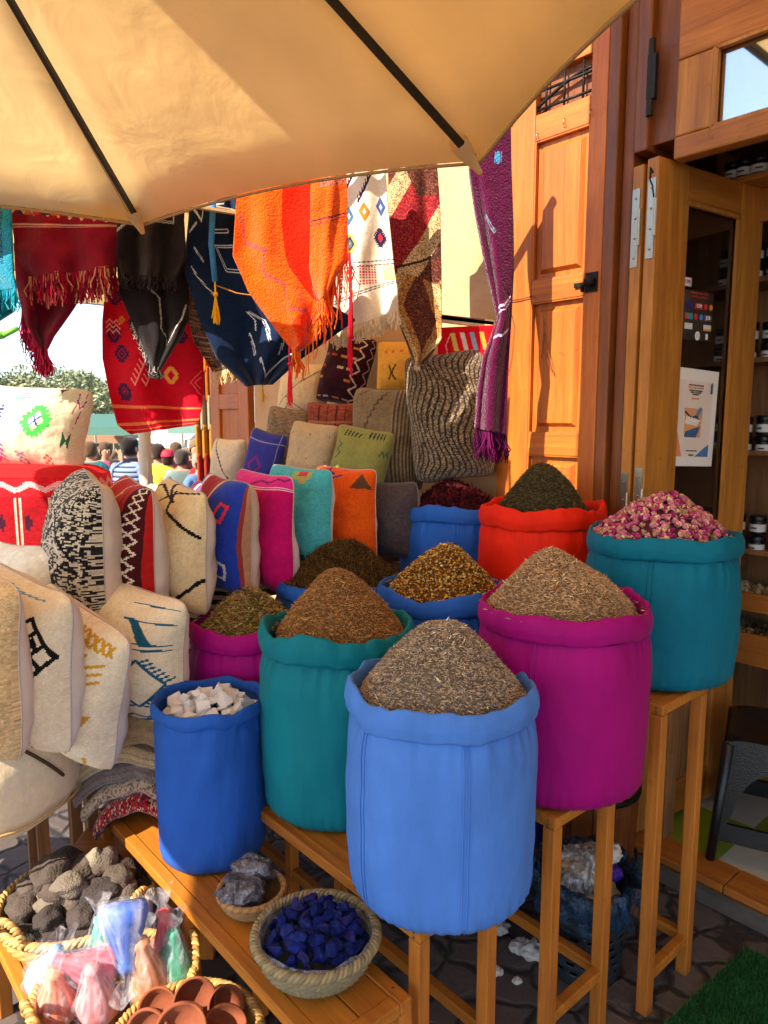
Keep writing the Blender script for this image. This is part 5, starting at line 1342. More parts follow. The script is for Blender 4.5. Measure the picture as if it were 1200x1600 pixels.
# red kilim pouf under it
def boxpouf(label, px, py, Z, sx, sy, sz, cv, cat='pouf', back=(214, 190, 168), rot=0):
    c = atZ(px, py, Z); t = thing('pouf', label, cat, (c.x, c.y, c.z-sz/2), rot)
    nx, ny = cv.nx, cv.ny; P = np.zeros((ny+1, nx+1, 3))
    for j in range(ny+1):
        for i in range(nx+1):
            a = 2*PI*(i/nx)-PI/2-PI; v = j/ny
            k = 1/(abs(math.cos(a))**4+abs(math.sin(a))**4)**.25; b = 1+.05*math.sin(PI*v)+.02*noise.noise(Vector((math.cos(a)*3, math.sin(a)*3, v*3+Z)))
            P[j, i] = (math.cos(a)*k*sx/2*b, math.sin(a)*k*sy/2*b, v*sz*.86+.07*sz)
    grid_obj('side', P, cv.out(), M_weave, t)
    def cap(z0, s, c_):
        m = MB(); K = 72; vs = []
        for q in range(9):
            f = 1-q/8
            for k_ in range(K):
                a = 2*PI*k_/K; kk = 1/(abs(math.cos(a))**4+abs(math.sin(a))**4)**.25; vs.append((math.cos(a)*kk*sx/2*f, math.sin(a)*kk*sy/2*f, z0+s*(.10*sz*(1-f**6)+.03*sz)*min(1, (1-f)*8)))
        m.add(vs, [(q*K+k_, q*K+(k_+1) % K, (q+1)*K+(k_+1) % K, (q+1)*K+k_) for q in range(8) for k_ in range(K)], lin(c_)); return m
    cap(sz*.93, 1, back if False else tuple(cv.a[-1, 0]*0+1) and back).build('top', M_linen, t, True); cap(sz*.07, -1, back).build('underside', M_linen, t, True)
    return t
cv = Canvas(260, 60, (150, 16, 26), .12); cv.rect(0, .74, 1, 1, (206, 26, 34)); 
cv.zig(0, .87, 1, .87, 44, .05, .06, (226, 150, 150))
for k in range(24): cv.rect(k/24, 0, k/24+.003, .72, (220, 170, 150)); cv.rect(k/24+.008, 0, k/24+.011, .72, (220, 170, 150)); cv.poly([(k/24+.02, .2), (k/24+.028, .35), (k/24+.02, .5), (k/24+.014, .35)], (60, 20, 40))
boxpouf('dark red kilim box cushion with zigzag band under the large cream cushion', 30, 790, 2.72, .62, .40, .28, cv, back=(196, 30, 34))
cv = Canvas(80, 40, (216, 196, 170)); boxpouf('flat cream floor cushion under the red kilim one', 30, 868, 2.70, .60, .38, .09, cv)
cv = Canvas(160, 40, (40, 50, 110)); [cv.dia(.03+.05*k, .5, .3, .08, (220, 210, 190)) for k in range(20)]
boxpouf('navy blue patterned cushion under the cream floor cushion', 50, 905, 2.68, .58, .36, .10, cv)
# big cream pouf in the foreground left
cv = Canvas(260, 70, (206, 172, 120), .1); cv.rnd([(206, 172, 120), (196, 160, 108), (214, 182, 132)], 1, 4)
c = onz(-40, 1325, .40); c = Vector((-1.22, 2.02, .515))
t = thing('round_pouf', 'big round cream woven pouf at the left edge with dark crossing lines', 'pouf', c)
K = 110; prof = []
for i in range(29):
    f = i/28; a = -PI/2+PI*f; prof.append((.30*max(.001, math.cos(a))**.42, .165+.17*math.copysign(abs(math.sin(a))**.85, math.sin(a))))
m = MB(); f_ = lambda i, a, r, z: Vector((r*(1+.03*noise.noise(Vector((math.cos(a)*2, math.sin(a)*2, z*4))))*math.cos(a), r*math.sin(a), z+.012*noise.noise(Vector((math.cos(a)*2, math.sin(a)*2, 3)))))
def pc(i, k):
    b = 226, 204, 166
    if i in (4,): return lin((150, 122, 82))
    return lin(tuple(v*random.uniform(.985, 1.01) for v in b))
m.lathe(prof, K, f_, colfn=pc); m.build('cover', M_weave, t, True)
m = MB()
for a_, b_, w__ in ((-.75, -.2, .005), (-2.4, -.9, .004)):
    pts = []
    for i in range(20):
        f = i/19; a = a_+(b_-a_)*f; q = PI*(.86-.36*f); pts.append(Vector((.306*math.sin(q)**.42*math.cos(a), .306*math.sin(q)**.42*math.sin(a), .165-.175*math.cos(q))))
    m.tube(pts, w__, 6, lin((84, 60, 44)))
m.build('braid', M_yarn, t, True)
m = MB(); m.tube([f_(0, 2*PI*k/60, .299*1.0, .075) for k in range(60)], .004, 6, lin((190, 156, 104)), close=True); m.build('seam', M_yarn, t, True)

# low tables that carry the cushions (mostly hidden)
def table(name, label, x0, y0, x1, y1, h, rot=0, cat='table'):
    t = thing(name, label, cat, (x0, y0, 0), rot); w_, d = x1-x0, y1-y0
    MB().box((0, 0, h-.035), (w_, d, h)).build('tabletop', M_bench, t, bevel=.004)
    for x in (.04, w_-.04):
        for y in (.04, d-.04): MB().box((x-.022, y-.022, 0), (x+.022, y+.022, h-.036)).build('leg', M_leg, t, bevel=.003)
    MB().box((.062, .03, h-.10), (w_-.062, .05, h-.037)).build('apron', M_bench, t)
table('display_table', 'low wooden table under the foreground pouf', -1.90, 1.85, -1.34, 2.35, .51)
table('display_table', 'low wooden table under the folded blankets', -.98, 2.06, -.52, 2.52, .36)
def shelfbox(label, c, L_, D_, h, rot, z0=0):
    t = thing('display_shelf', label, 'shelf', (c[0], c[1], 0), rot)
    MB().box((0, 0, h-.03), (L_, D_, h)).build('board', M_dark, t, bevel=.003)
    for x in (.02, L_/2, L_-.02):
        for y in (.03, D_-.03): MB().box((x-.018, y-.018, 0), (x+.018, y+.018, h-.031)).build('post', M_dark, t)
ra = math.atan2(.67, .74)
shelfbox('shelf carrying the lower row of cream cushions', (-.96, 2.20), .42, .22, .62, ra)
shelfbox('shelf carrying the standing row of bright cushions', (-1.14, 2.22), 1.55, .30, 1.05, .60)
shelfbox('shelf step behind the standing row', (-.98, 2.95), 1.3, .35, 1.08, .25)
# folded blankets
def folded(label, px0, px1, py, Z, thick, c1, c2, seed, depth=.34, mat=None, pal=None):
    a = atZ(px0, py, Z); b = atZ(px1, py, Z); w_ = (b-a).length; t = thing('folded_blanket', label, 'blanket', ((a.x+b.x)/2, a.y, a.z), 0)
    # a folded stack: loops of cloth showing rounded edges to the front
    nx, ns = 60, 40; P = np.zeros((ns+1, nx+1, 3)); col = np.zeros((ns, nx, 3))
    for j in range(ns+1):
        f = j/ns
        if f < .35: y, z = depth*(1-f/.35), -thick/2
        elif f < .65: g = (f-.35)/.3*PI; y, z = -math.sin(g)*thick*.5, -math.cos(g)*thick/2
        else: y, z = depth*(f-.65)/.35, thick/2
        for i in range(nx+1):
            u = i/nx; dz = .03*math.sin(PI*u)*1.2+.016*noise.noise(Vector((u*3, seed, y*3)))+(.004*math.sin(f*190) if thick > .05 else 0)-.025*(abs(2*u-1)**3)
            P[j, i] = (w_*(u-.5), y+.02*noise.noise(Vector((u*4, seed*2, 0))), z+dz+.06*(u-.5))
    for j in range(ns):
        for i in range(nx):
            col[j, i] = lin(c1 if (pal is None) else random.choice(pal)) if (j % 3 or c2 is None) else lin(c2)
    grid_obj('fold', P, col, mat or M_pile, t, solid=.008); return t
ZB_ = 2.22
folded('thick cream knitted blanket on top of the folded stack', 112, 262, 1152, ZB_, .10, (186, 154, 112), (176, 144, 102), 1)
folded('cream ribbed blanket second in the folded stack', 112, 258, 1196, ZB_, .055, (200, 170, 128), (180, 150, 110), 2)
folded('grey and cream patterned blanket in the middle of the folded stack', 118, 262, 1222, ZB_, .045, (130, 112, 100), (116, 98, 90), 3)
folded('cream blanket with dark dashes low in the folded stack', 130, 262, 1246, ZB_, .04, (190, 160, 130), None, 4, pal=[(190, 160, 130), (184, 152, 122), (196, 168, 136), (120, 96, 84)])
folded('dark red and cream kilim at the bottom of the folded stack', 150, 262, 1272, ZB_, .05, (150, 24, 34), None, 5, pal=[(150, 24, 34), (150, 24, 34), (60, 30, 60), (200, 160, 120), (180, 50, 40)])
cv = Canvas(60, 120, (60, 50, 46)); cv.rnd([(40, 32, 32), (190, 170, 150), (60, 46, 42)], 1, 30)
for j in range(120): cv.a[j, :] = lin((44, 34, 32) if (j//3) % 2 else (186, 164, 140))
cushion('dark brown and cream striped cushion between the cream and magenta ones', 318, 1000, 2.75, .30, .62, .13, 30, cv, seed=26, back=(60, 48, 42))
# ---- rear rows
cv = Canvas(50, 60, (224, 210, 184)); cv.line([(.2, 1), (.6, .5), (1, .2)], .015, (70, 64, 60)); cv.line([(1, .45), (.5, .15), (.2, 0)], .015, (70, 64, 60))
cushion('small white cushion with thin grey lines by the orange shutter', 359, 735, 3.35, .17, .30, .12, 20, cv, seed=41, roll=4)
cv = Canvas(60, 70, (58, 62, 150)); cv.rect(.12, 0, .14, 1, (150, 150, 200)); cv.rect(.8, 0, .82, 1, (150, 150, 200)); cv.rect(0, .8, 1, .82, (150, 150, 200)); cv.dia(.45, .5, .1, .03, (140, 50, 120)); cv.zig(.3, .25, .65, .3, 5, .03, .02, (160, 60, 110))
cushion('small indigo blue cushion leaning left of the dotted beige one', 412, 726, 3.25, .18, .31, .10, 14, cv, seed=42, roll=14, back=(150, 140, 100))
cv = Canvas(60, 70, (186, 164, 130)); [cv.rect(.2+.3*i, .2+.28*j, .225+.3*i, .225+.28*j, (130, 60, 50)) for i in range(3) for j in range(3)]
cushion('plain beige cushion with tiny red dots behind the turquoise one', 486, 718, 3.15, .22, .33, .11, 12, cv, seed=43, roll=8, tilt=-8, back=(200, 180, 150))
cv = Canvas(80, 80, (136, 134, 72))
for cx_, c_ in ((.38, (40, 50, 50)), (.62, (226, 214, 200))):
    cv.line([(cx_-.08, .2), (cx_+.08, .38)], .022, c_); cv.line([(cx_-.08, .38), (cx_+.08, .2)], .022, c_); cv.line([(cx_-.1, .29), (cx_+.1, .29)], .012, c_)
for k in range(5): cv.line([(.25+.05*k, .78), (.28+.05*k, .88-.01*k)], .02, (30, 40, 40)); cv.line([(.58+.05*k, .80), (.60+.05*k, .9)], .02, (30, 40, 50))
cv.zig(.2, .7, .2, .5, 4, .03, .015, (50, 70, 80)); cv.zig(.78, .62, .95, .62, 4, .03, .02, (50, 90, 90))
cushion('olive green cushion with white and black crosses behind the orange one', 562, 722, 3.05, .25, .30, .11, 8, cv, seed=44, roll=9, tilt=-10, back=(196, 170, 120))
def striped(nx, ny, cols, v=False, run=5):
    c = Canvas(nx, ny, cols[0]); c.rnd(cols, 1, run); return c
cv = striped(70, 70, [(128, 108, 88), (112, 94, 78), (144, 124, 104)])
cushion('grey-brown woven cushion behind the indigo one', 448, 690, 3.5, .22, .33, .12, 5, cv, seed=45, roll=7, tilt=-8, back=(120, 104, 88))
cv = striped(80, 60, [(140, 66, 52), (126, 56, 46), (150, 80, 60)]); [cv.rect(.3+.12*k, .4, .32+.12*k, .95, (70, 40, 36)) for k in range(4)]; cv.rect(0, .6, 1, .63, (170, 110, 80))
cushion('rust red woven cushion between the grey-brown ones', 522, 672, 3.45, .27, .26, .12, 5, cv, seed=46, roll=2, back=(120, 60, 46))
cv = Canvas(100, 110, (134, 112, 84))
for i in range(100): 
    if i > 55: cv.a[:, i] = lin((88, 72, 56) if (i//2) % 2 else (146, 122, 90))
cv.zig(.05, .1, .5, .95, 30, .012, .012, (70, 58, 48)); cv.line([(.0, .7), (.35, 1)], .012, (90, 74, 58)); cv.jit = .1
cushion('large grey-brown ribbed cushion left of the shaggy one', 606, 686, 3.22, .34, .46, .16, 10, cv, seed=47, roll=2, tilt=-6, back=(112, 94, 74), mat=M_pile)
cv = Canvas(110, 150, (128, 108, 84), .12); cv.rnd([(84, 70, 58), (160, 138, 108), (140, 118, 92), (112, 94, 76)], 1, 2)
for i in range(110):
    for j in range(0, 150):
        if ((i+int(6*math.sin(j*.09+i*.05)))//2) % 3 == 0: cv.a[j, i] = lin((54, 44, 38))
cv.line([(.1, .1), (.45, .75), (.2, 1)], .012, (52, 44, 38), 70); cv.line([(.45, .75), (.95, .35)], .012, (52, 44, 38), 70)
cushion('large shaggy black and beige wool cushion beside the shutter', 702, 650, 3.02, .34, .54, .14, 6, cv, seed=48, roll=-6, tilt=-8, back=(90, 74, 60), mat=M_pile, kx=.03)
cv = Canvas(80, 80, (222, 196, 160)); cv.line([(.0, .1), (.5, .6), (1, .95)], .014, (50, 46, 60)); cv.line([(.25, .0), (.4, .45), (.3, 1)], .014, (50, 46, 60)); cv.line([(.3, .4), (.7, .1)], .012, (50, 46, 60))
cushion('cream cushion with arcing grey lines high against the wall', 474, 612, 3.75, .27, .30, .12, 8, cv, seed=49, roll=6, tilt=-6)
cv = Canvas(80, 100, (52, 22, 34)); cv.zig(.72, .0, .72, 1, 12, .05, .018, (214, 196, 190)); cv.zig(.92, .1, .92, 1, 12, .05, .016, (190, 160, 160))
for j in range(7): [cv.rect(.1+.16*i, .08+.13*j, .2+.16*i, .11+.13*j, random.choice([(190, 120, 60), (150, 60, 50), (180, 160, 150)])) for i in range(4) if random.random() < .6]
cushion('dark maroon cushion with white zigzags high against the wall', 541, 578, 3.6, .25, .36, .11, 10, cv, seed=50, roll=12, tilt=-8, back=(60, 30, 40))
cv = Canvas(80, 60, (222, 166, 70)); cv.line([(.28, .3), (.36, .5)], .03, (80, 60, 30)); cv.line([(.28, .5), (.36, .3)], .03, (80, 60, 30)); [cv.rect(.2+.1*k, .7, .24+.1*k, .75, (210, 110, 50)) for k in range(6)]
cushion('mustard yellow cushion high against the wall under the kilim', 638, 575, 3.4, .31, .26, .10, 6, cv, seed=51, tilt=-6, back=(200, 150, 80))
shelfbox('stepped shelf under the rear cushions', (-.55, 3.15), 1.05, .22, 1.30, .18)
shelfbox('upper stepped shelf under the rearmost cushions', (-.50, 3.5), .95, .2, 1.62, -.05)
# ============================================================ hanging rugs
def rug(label, rows, Y, cv, amp=.03, k=2.5, ph=0, mat=None, fringe=None, name='hanging_rug', thick=.007, Y2=None, parent=None, xs=None, amp_top=None):
    """rows: [(lx,ly,rx,ry)] from top to bottom (in picture pixels, put at distance Y)"""
    ny, nx = cv.ny, cv.nx; R = np.array(rows, float); n = len(R)
    P = np.zeros((ny+1, nx+1, 3))
    seglen = [0]
    for a, b in zip(R[:-1], R[1:]): seglen.append(seglen[-1]+math.hypot((a[0]+a[2]-b[0]-b[2])/2, (a[1]+a[3]-b[1]-b[3])/2)+1e-6)
    T_ = np.array(seglen)/seglen[-1]
    for j in range(ny+1):
        v = 1-j/ny; row = [np.interp(v, T_, R[:, q]) for q in range(4)]
        for i in range(nx+1):
            u = i/nx; px = row[0]+(row[2]-row[0])*u; py = row[1]+(row[3]-row[1])*u
            A = amp*(.35+.65*v)
            dy = A*math.sin(2*PI*(u*k+ph)+1.3*noise.noise(Vector((u*2, v*2, ph*9)))*1.5)+A*.8*noise.noise(Vector((u*4, v*3, ph*5+3)))
            yy = Y+(0 if Y2 is None else (Y2-Y)*v)+dy
            p = at(px, py, yy); P[j, i] = p
    if parent is None:
        t = thing(name, label, 'rug', tuple(P[ny, nx//2])); P = P-np.array(t.location)
    else: t = parent; P = P-np.array(t.location)
    o = grid_obj('cloth' if parent is None else 'folded_flap', P, cv.out(), mat or M_weave, t, solid=thick)
    if fringe:
        edge, L, cols, dens = fringe[:4]; m = MB()
        pts = {'bottom': [P[0, i] for i in range(nx+1)], 'left': [P[j, 0] for j in range(int(ny*.45)+1)], 'right': [P[j, nx] for j in range(int(ny*.45)+1)]}
        for e in edge:
            q = pts[e]; 
            for s_ in range(dens):
                f = random.random()*(len(q)-1); a = int(f); b = Vector(q[a]).lerp(Vector(q[min(a+1, len(q)-1)]), f-a)
                l = L*random.uniform(.6, 1.15); dx = random.gauss(0, .12)*l; dyy = random.gauss(0, .15)*l
                m.tube([b+Vector((0, 0, .008)), b+Vector((dx*.3, dyy*.3-.004, -l*.35)), b+Vector((dx*1.1+random.gauss(0, .006), dyy*.8, -l*.7)), b+Vector((dx, dyy, -l))], random.uniform(.0014, .0026), 4, lin(random.choice(cols)), cap=False)
        m.build('fringe', M_yarn, t)
    return t
def tassel(parent, px, py, Y, L, col, wdt=.01):
    p = at(px, py, Y)-parent.location; m = MB(); m.tube([p, p-Vector((0, 0, L*.25))], .003, 5, lin(col)); m.ball(p-Vector((0, 0, L*.3)), wdt*.9, lin(col), n=6)
    for i in range(26):
        a = random.uniform(0, 6.28); r = wdt*random.random(); q = p-Vector((0, 0, L*.3))
        m.tube([q, q+Vector((math.cos(a)*r, math.sin(a)*r, -L*.35)), q+Vector((math.cos(a)*r*1.3+random.gauss(0, .003), math.sin(a)*r, -L*random.uniform(.55, .75)))], .0016, 4, lin(col), cap=False)
    m.build('tassel', M_yarn, parent)
# 1 teal at left edge
cv = Canvas(50, 90, (20, 130, 158), .08); cv.line([(.7, .3), (.72, 1)], .02, (20, 40, 60), 40); cv.line([(.84, .3), (.86, 1)], .02, (20, 40, 60), 40)
t = rug('turquoise blue rug at the far left edge under the parasol', [(-90, 300, 16, 300), (-90, 350, 18, 345), (-80, 430, 22, 430), (-70, 465, 26, 450)], 2.5, cv, .02, 1.5, .1, fringe=(['bottom'], .07, [(30, 150, 175), (14, 110, 135), (60, 170, 190)], 170), mat=M_pile)
rug('', [(-80, 440, 18, 432), (-60, 470, 27, 462), (-50, 492, 22, 486), (-40, 505, -5, 503)], 2.56, Canvas(40, 30, (16, 104, 124)), .02, 1.5, .4, parent=t)
# 2 maroon
cv = Canvas(150, 100, (120, 14, 38), .09); cv.rect(0, .56, 1, .60, (190, 140, 140)); cv.rect(0, .575, 1, .585, (120, 14, 38))
cv.zig(0, .78, 1, .70, 18, .055, .035, (226, 190, 150), 60)
for k in range(12): cv.poly([(.04+.08*k, .70), (.08+.08*k, .80), (.12+.08*k, .70)], [(40, 40, 70), (170, 90, 40), (180, 20, 40)][k % 3])
t = rug('maroon rug with white zigzag band and long fringe, left of the black rug', [(16, 300, 184, 300), (18, 340, 184, 348), (24, 392, 184, 372), (45, 432, 182, 418)], 2.60, cv, .03, 2, .2, fringe=(['bottom'], .10, [(130, 16, 44), (160, 24, 60), (110, 12, 36), (206, 150, 110)], 340))
cv = Canvas(90, 90, (112, 12, 36), .08); cv.line([(.05, .9), (.5, .62), (.85, .55)], .02, (200, 150, 140), 30)
rug('', [(22, 380, 150, 400), (26, 440, 140, 440), (34, 480, 118, 478), (42, 510, 84, 525), (62, 545, 74, 545)], 2.70, cv, .03, 1.5, .5, parent=t, fringe=(['bottom', 'left'], .09, [(150, 20, 52), (180, 40, 76), (120, 12, 38), (206, 60, 100)], 130))
# 3 black
cv = Canvas(100, 90, (34, 26, 28), .1); cv.line([(.0, .55), (.2, .70), (.85, .62), (.85, 1)], .03, (180, 174, 170)); cv.line([(.0, .55), (.2, .70), (.85, .62), (.85, 1)], .01, (40, 30, 30))
t = rug('black fringed rug with white outline pattern between the maroon and navy rugs', [(186, 300, 288, 300), (184, 350, 288, 345), (182, 400, 290, 400), (190, 428, 275, 434)], 2.56, cv, .03, 2, .7, fringe=(['bottom'], .045, [(40, 34, 38), (60, 52, 56), (28, 22, 24)], 260))
cv = Canvas(90, 110, (26, 20, 22), .1); cv.line([(.30, .80), (.55, .62), (.5, .35), (.75, .20)], .02, (196, 188, 180), 40); cv.line([(.95, .55), (.75, .2)], .02, (196, 188, 180), 40)
rug('', [(183, 400, 290, 395), (186, 455, 295, 455), (205, 500, 294, 500), (222, 535, 280, 530), (238, 575, 250, 578)], 2.63, cv, .03, 1.6, .3, parent=t, fringe=(['bottom', 'left'], .03, [(30, 24, 28), (90, 84, 84), (170, 160, 156)], 240))
# 4 red
cv = Canvas(150, 170, (188, 8, 30), .06)
OR = (224, 110, 60); NV = (60, 20, 60)
cv.rect(0, .05, 1, .065, OR); cv.rect(0, .15, 1, .162, OR); cv.rect(0, .02, 1, .026, OR)
cv.dia(.68, .38, .05, .022, (220, 140, 60), teeth=4)
for s_ in (0, .1):
    cv.line([(.30+s_, .30), (.42+s_, .46)], .010, (230, 130, 120))
    for k in range(5): cv.line([(.30+s_+.025*k, .30+.033*k), (.27+s_+.025*k, .34+.033*k)], .009, (230, 130, 120))
for (x, y) in ((.12, .88), (.12, .62), (.20, .50), (.35, .70), (.18, .25), (.62, .75), (.80, .66), (.9, .8)):
    cv.dia(x, y, .05, .02, NV, teeth=3); cv.dia(x, y, .02, .015, NV)
for (x, y) in ((.30, .86), (.04, .64)):
    for k in range(3): cv.zig(x, y+.03*k, x+.14, y+.03*k, 4, .012, .010, (230, 130, 120))
cv.line([(.98, .42), (.88, .34), (.98, .26)], .008, (220, 80, 80)); cv.line([(.98, .38), (.92, .34), (.98, .30)], .008, (220, 80, 80)); cv.dia(.2, .72, .02, .02, (200, 110, 40))
cv.zig(.14, .21, .24, .21, 3, .012, .02, NV)
rug('red wool rug with orange end bands hanging behind the black one', [(165, 440, 312, 440), (160, 500, 314, 520), (160, 560, 318, 570), (172, 620, 316, 630), (184, 664, 312, 655), (205, 678, 304, 664)], 2.85, cv, .035, 1.6, .1, thick=.009)
# 5 brown striped with pale tufts
cv = Canvas(90, 80, (90, 54, 34), .1)
for j in range(80):
    if j % 2: cv.a[j, :] = lin(random.choice([(46, 28, 22), (150, 92, 60), (120, 70, 44), (70, 40, 30), (176, 120, 84)]))
cv.rnd([(60, 34, 26), (150, 90, 60), (40, 24, 20)], .35, 10)
rug('brown and rust striped rug with pale tufted end, partly behind the navy rug', [(292, 420, 370, 420), (291, 470, 382, 490), (302, 530, 390, 545), (333, 582, 396, 566)], 2.72, cv, .03, 1, .4, mat=M_pile, fringe=(['bottom'], .05, [(226, 196, 150), (206, 170, 120)], 120))
# 6 navy
cv = Canvas(160, 190, (18, 34, 62), .12); WH = (196, 196, 204)
for v in (.86, .66): cv.line([(.62, v-.06), (.40, v-.06), (.40, v+.07), (.62, v+.07)], .018, WH); cv.line([(.62, v-.06), (.40, v-.06), (.40, v+.07), (.62, v+.07)], .006, (18, 34, 62))
cv.line([(.02, .93), (.2, .85), (.26, .97)], .014, WH); cv.line([(.04, .80), (.12, .84)], .014, WH)
for a_, b_ in (((.1, .72), (.18, .64)), ((.06, .60), (.16, .46)), ((.36, .36), (.48, .26)), ((.46, .27), (.52, .21)), ((.62, .22), (.68, .15)), ((.34, .24), (.44, .14)), ((.52, .12), (.62, .04))): cv.line([a_, b_], .016, WH, 60)
cv.line([(.62, .04), (.9, .16)], .016, WH); cv.line([(.34, .36), (.38, .26)], .008, WH)
for k in range(8): cv.line([(.52+.01*k, .38-.01*(k % 3)), (.55+.012*k, .30+.01*(k % 4))], .008, (170, 20, 50))
t = rug('navy blue rug with white brick outlines and a yellow tassel', [(300, 296, 372, 290), (292, 380, 400, 380), (290, 430, 470, 450), (312, 500, 555, 500), (340, 560, 470, 560), (385, 603, 425, 600)], 2.62, cv, .035, 2.2, .6)
tassel(t, 336, 440, 2.54, .14, (232, 170, 30)); tassel(t, 262+148, 592, 2.6, .08, (190, 140, 40), .004)
m = MB(); m.tube([at(338, 446, 2.55)-t.location, at(370, 458, 2.55)-t.location, at(404, 463, 2.55)-t.location], .002, 5, lin((180, 120, 60))); m.build('cord', M_yarn, t)
# light blue folded edge
m = MB(); m.tube([at(334, 300, 2.55)-t.location, at(330, 380, 2.54)-t.location, at(336, 440, 2.54)-t.location], .010, 8, lin((60, 120, 170))); m.build('piping', M_yarn, t, True)
# 7 orange
cv = Canvas(150, 170, (236, 86, 10), .07); cv.poly([(.55, 1), (.55, .75), (.62, .5), (.9, .28), (1, .4), (1, 1)], (236, 30, 0)); cv.poly([(.38, .18), (.9, .28), (.6, .0), (.4, 0)], (226, 50, 6))  # red areas are the rug's shaded part, put into its colour
cv.line([(.06, .80), (.14, .64), (.38, .60), (.30, .47), (.52, .40), (.46, .26), (.74, .22), (.68, .10)], .028, (130, 60, 80), 60); cv.line([(.68, .10), (1, .22)], .012, (110, 40, 60)); cv.line([(.7, .07), (1, .19)], .008, (110, 40, 60))
t = rug('orange shaggy rug with purple stepped line, hanging in a point', [(372, 288, 500, 275), (368, 330, 500, 330), (364, 400, 500, 400), (388, 455, 500, 450), (428, 510, 500, 482), (452, 542, 494, 530), (456, 547, 470, 546)], 2.50, cv, .02, 1.3, .2, mat=M_pile, fringe=(['bottom', 'right'], .09, [(236, 100, 30), (210, 70, 20), (240, 130, 60)], 22))
cv = Canvas(70, 130, (232, 84, 14), .07); cv.line([(0, .60), (1, .66)], .014, (110, 40, 60)); cv.line([(0, .57), (1, .63)], .008, (110, 40, 60)); cv.rnd([(150, 80, 80), (226, 84, 20), (210, 120, 90)], 1, 3, (cv.V > .88) & (cv.U > .25))
rug('', [(486, 272, 541, 262), (486, 330, 543, 330), (484, 420, 543, 405), (492, 455, 528, 425), (500, 470, 512, 455)], 2.44, cv, .02, .9, .35, parent=t, mat=M_pile, fringe=(['right', 'bottom'], .14, [(236, 90, 30), (216, 50, 20), (226, 110, 50)], 20))
rug('', [(494, 410, 530, 400), (488, 450, 524, 440), (500, 490, 520, 470), (505, 505, 512, 500)], 2.50, Canvas(30, 40, (190, 40, 6)), .02, .9, .35, parent=t, mat=M_pile)
tassel(t, 452, 540, 2.48, .20, (224, 40, 60), .008); tassel(t, 546, 415, 2.44, .34, (210, 30, 50), .006)
m = MB(); m.tube([at(546, 395, 2.44)-t.location, at(549, 470, 2.44)-t.location, at(550, 530, 2.44)-t.location], .005, 6, lin((200, 26, 46))); m.build('twisted_cord', M_yarn, t, True)
# 8 cream kilim
cv = Canvas(110, 190, (222, 204, 180), .05); DK = (40, 30, 60)
for k in range(2):
    cv.line([(.05+.36*k, .74), (.40+.36*k, .97)], .02, DK)
    for q in range(9): cv.line([(.05+.36*k+.039*q, .74+.026*q), (.05+.36*k+.039*q, .775+.026*q)], .012, DK)
for (x, y, c) in ((.22, .64, (60, 100, 130)), (.52, .68, (170, 110, 40)), (.85, .72, (60, 80, 130))):
    cv.dia(x, y, .05, .02, c, teeth=0); cv.dia(x, y, .03, .015, c)
for (x, y, c) in ((.80, .53, DK), (.25, .47, (206, 150, 50))):
    cv.dia(x, y, .055, .014, c, teeth=5); cv.dia(x, y, .035, .02, (30, 40, 70) if c != DK else DK); cv.dia(x, y, .017, .02, (200, 40, 50) if c == DK else (70, 100, 100))
for v in (.36, .385, .20, .215): cv.line([(0, v-.05), (1, v+.02)], .008, (100, 100, 110))
for j in range(7):
    for i in range(6): cv.rect(.40+.05*i, .23+.018*j, .43+.05*i, .242+.018*j, (190, 30, 70)); cv.rect(.82+.03*i, .25+.018*j, .84+.03*i, .262+.018*j, (200, 150, 60)); cv.rect(.08+.04*i, .20+.018*j, .10+.04*i, .212+.018*j, (60, 60, 70))
rug('cream kilim with dark comb and diamond motifs right of the orange rug', [(530, 250, 600, 250), (528, 330, 608, 340), (524, 410, 616, 420), (522, 470, 621, 450), (522, 520, 622, 486)], 2.78, cv, .025, 1.4, .1, fringe=(['bottom'], .06, [(226, 206, 176), (206, 184, 150)], 200))
# 9 brown kilim diamond
cv = Canvas(130, 220, (120, 70, 46), .1)
BE, BR, RD, OCH = [(206, 176, 130), (186, 156, 110), (170, 140, 96), (110, 78, 56)], [(90, 44, 32), (66, 34, 28), (120, 66, 46), (50, 30, 28)], [(140, 24, 34), (120, 16, 30), (100, 24, 30), (160, 60, 50)], [(170, 110, 50), (130, 84, 50), (190, 140, 80), (90, 60, 44)]
d1 = np.abs(cv.U*.75-cv.V*1.9+1.0)*1.0+.12*np.sin(cv.V*30)*0
d2 = np.abs(cv.U-.55)*1.25+np.abs(cv.V-.25)*2.2
bands = [RD, BE, BR, OCH, BE, BR, OCH, BR]
for b in range(8): cv.rnd(bands[b], 1, 3, (d1 >= .30*b) & (d1 < .30*(b+1)) & (cv.V > .42))
bands = [BR, BR, OCH, BE, BR, BE, BE, BR]
for b in range(8): cv.rnd(bands[b], 1, 3, (d2 >= .22*b) & (d2 < .22*(b+1)) & (cv.V <= .42))
cv.line([(.0, .42), (1, .55)], .012, (50, 34, 30)); cv.rnd(BR, 1, 3, (cv.V > .8) & (cv.U+cv.V*1.5 > 1.75))
mat9 = M_pile
rug('brown and beige kilim with slanted dashes hanging against the plaster wall', [(606, 240, 682, 240), (608, 330, 688, 330), (610, 400, 690, 420), (612, 450, 690, 490), (622, 500, 690, 530), (640, 550, 672, 556), (648, 570, 656, 571)], 2.92, cv, .02, 1.2, .3, thick=.008, fringe=(['bottom'], .02, [(220, 200, 170)], 10))
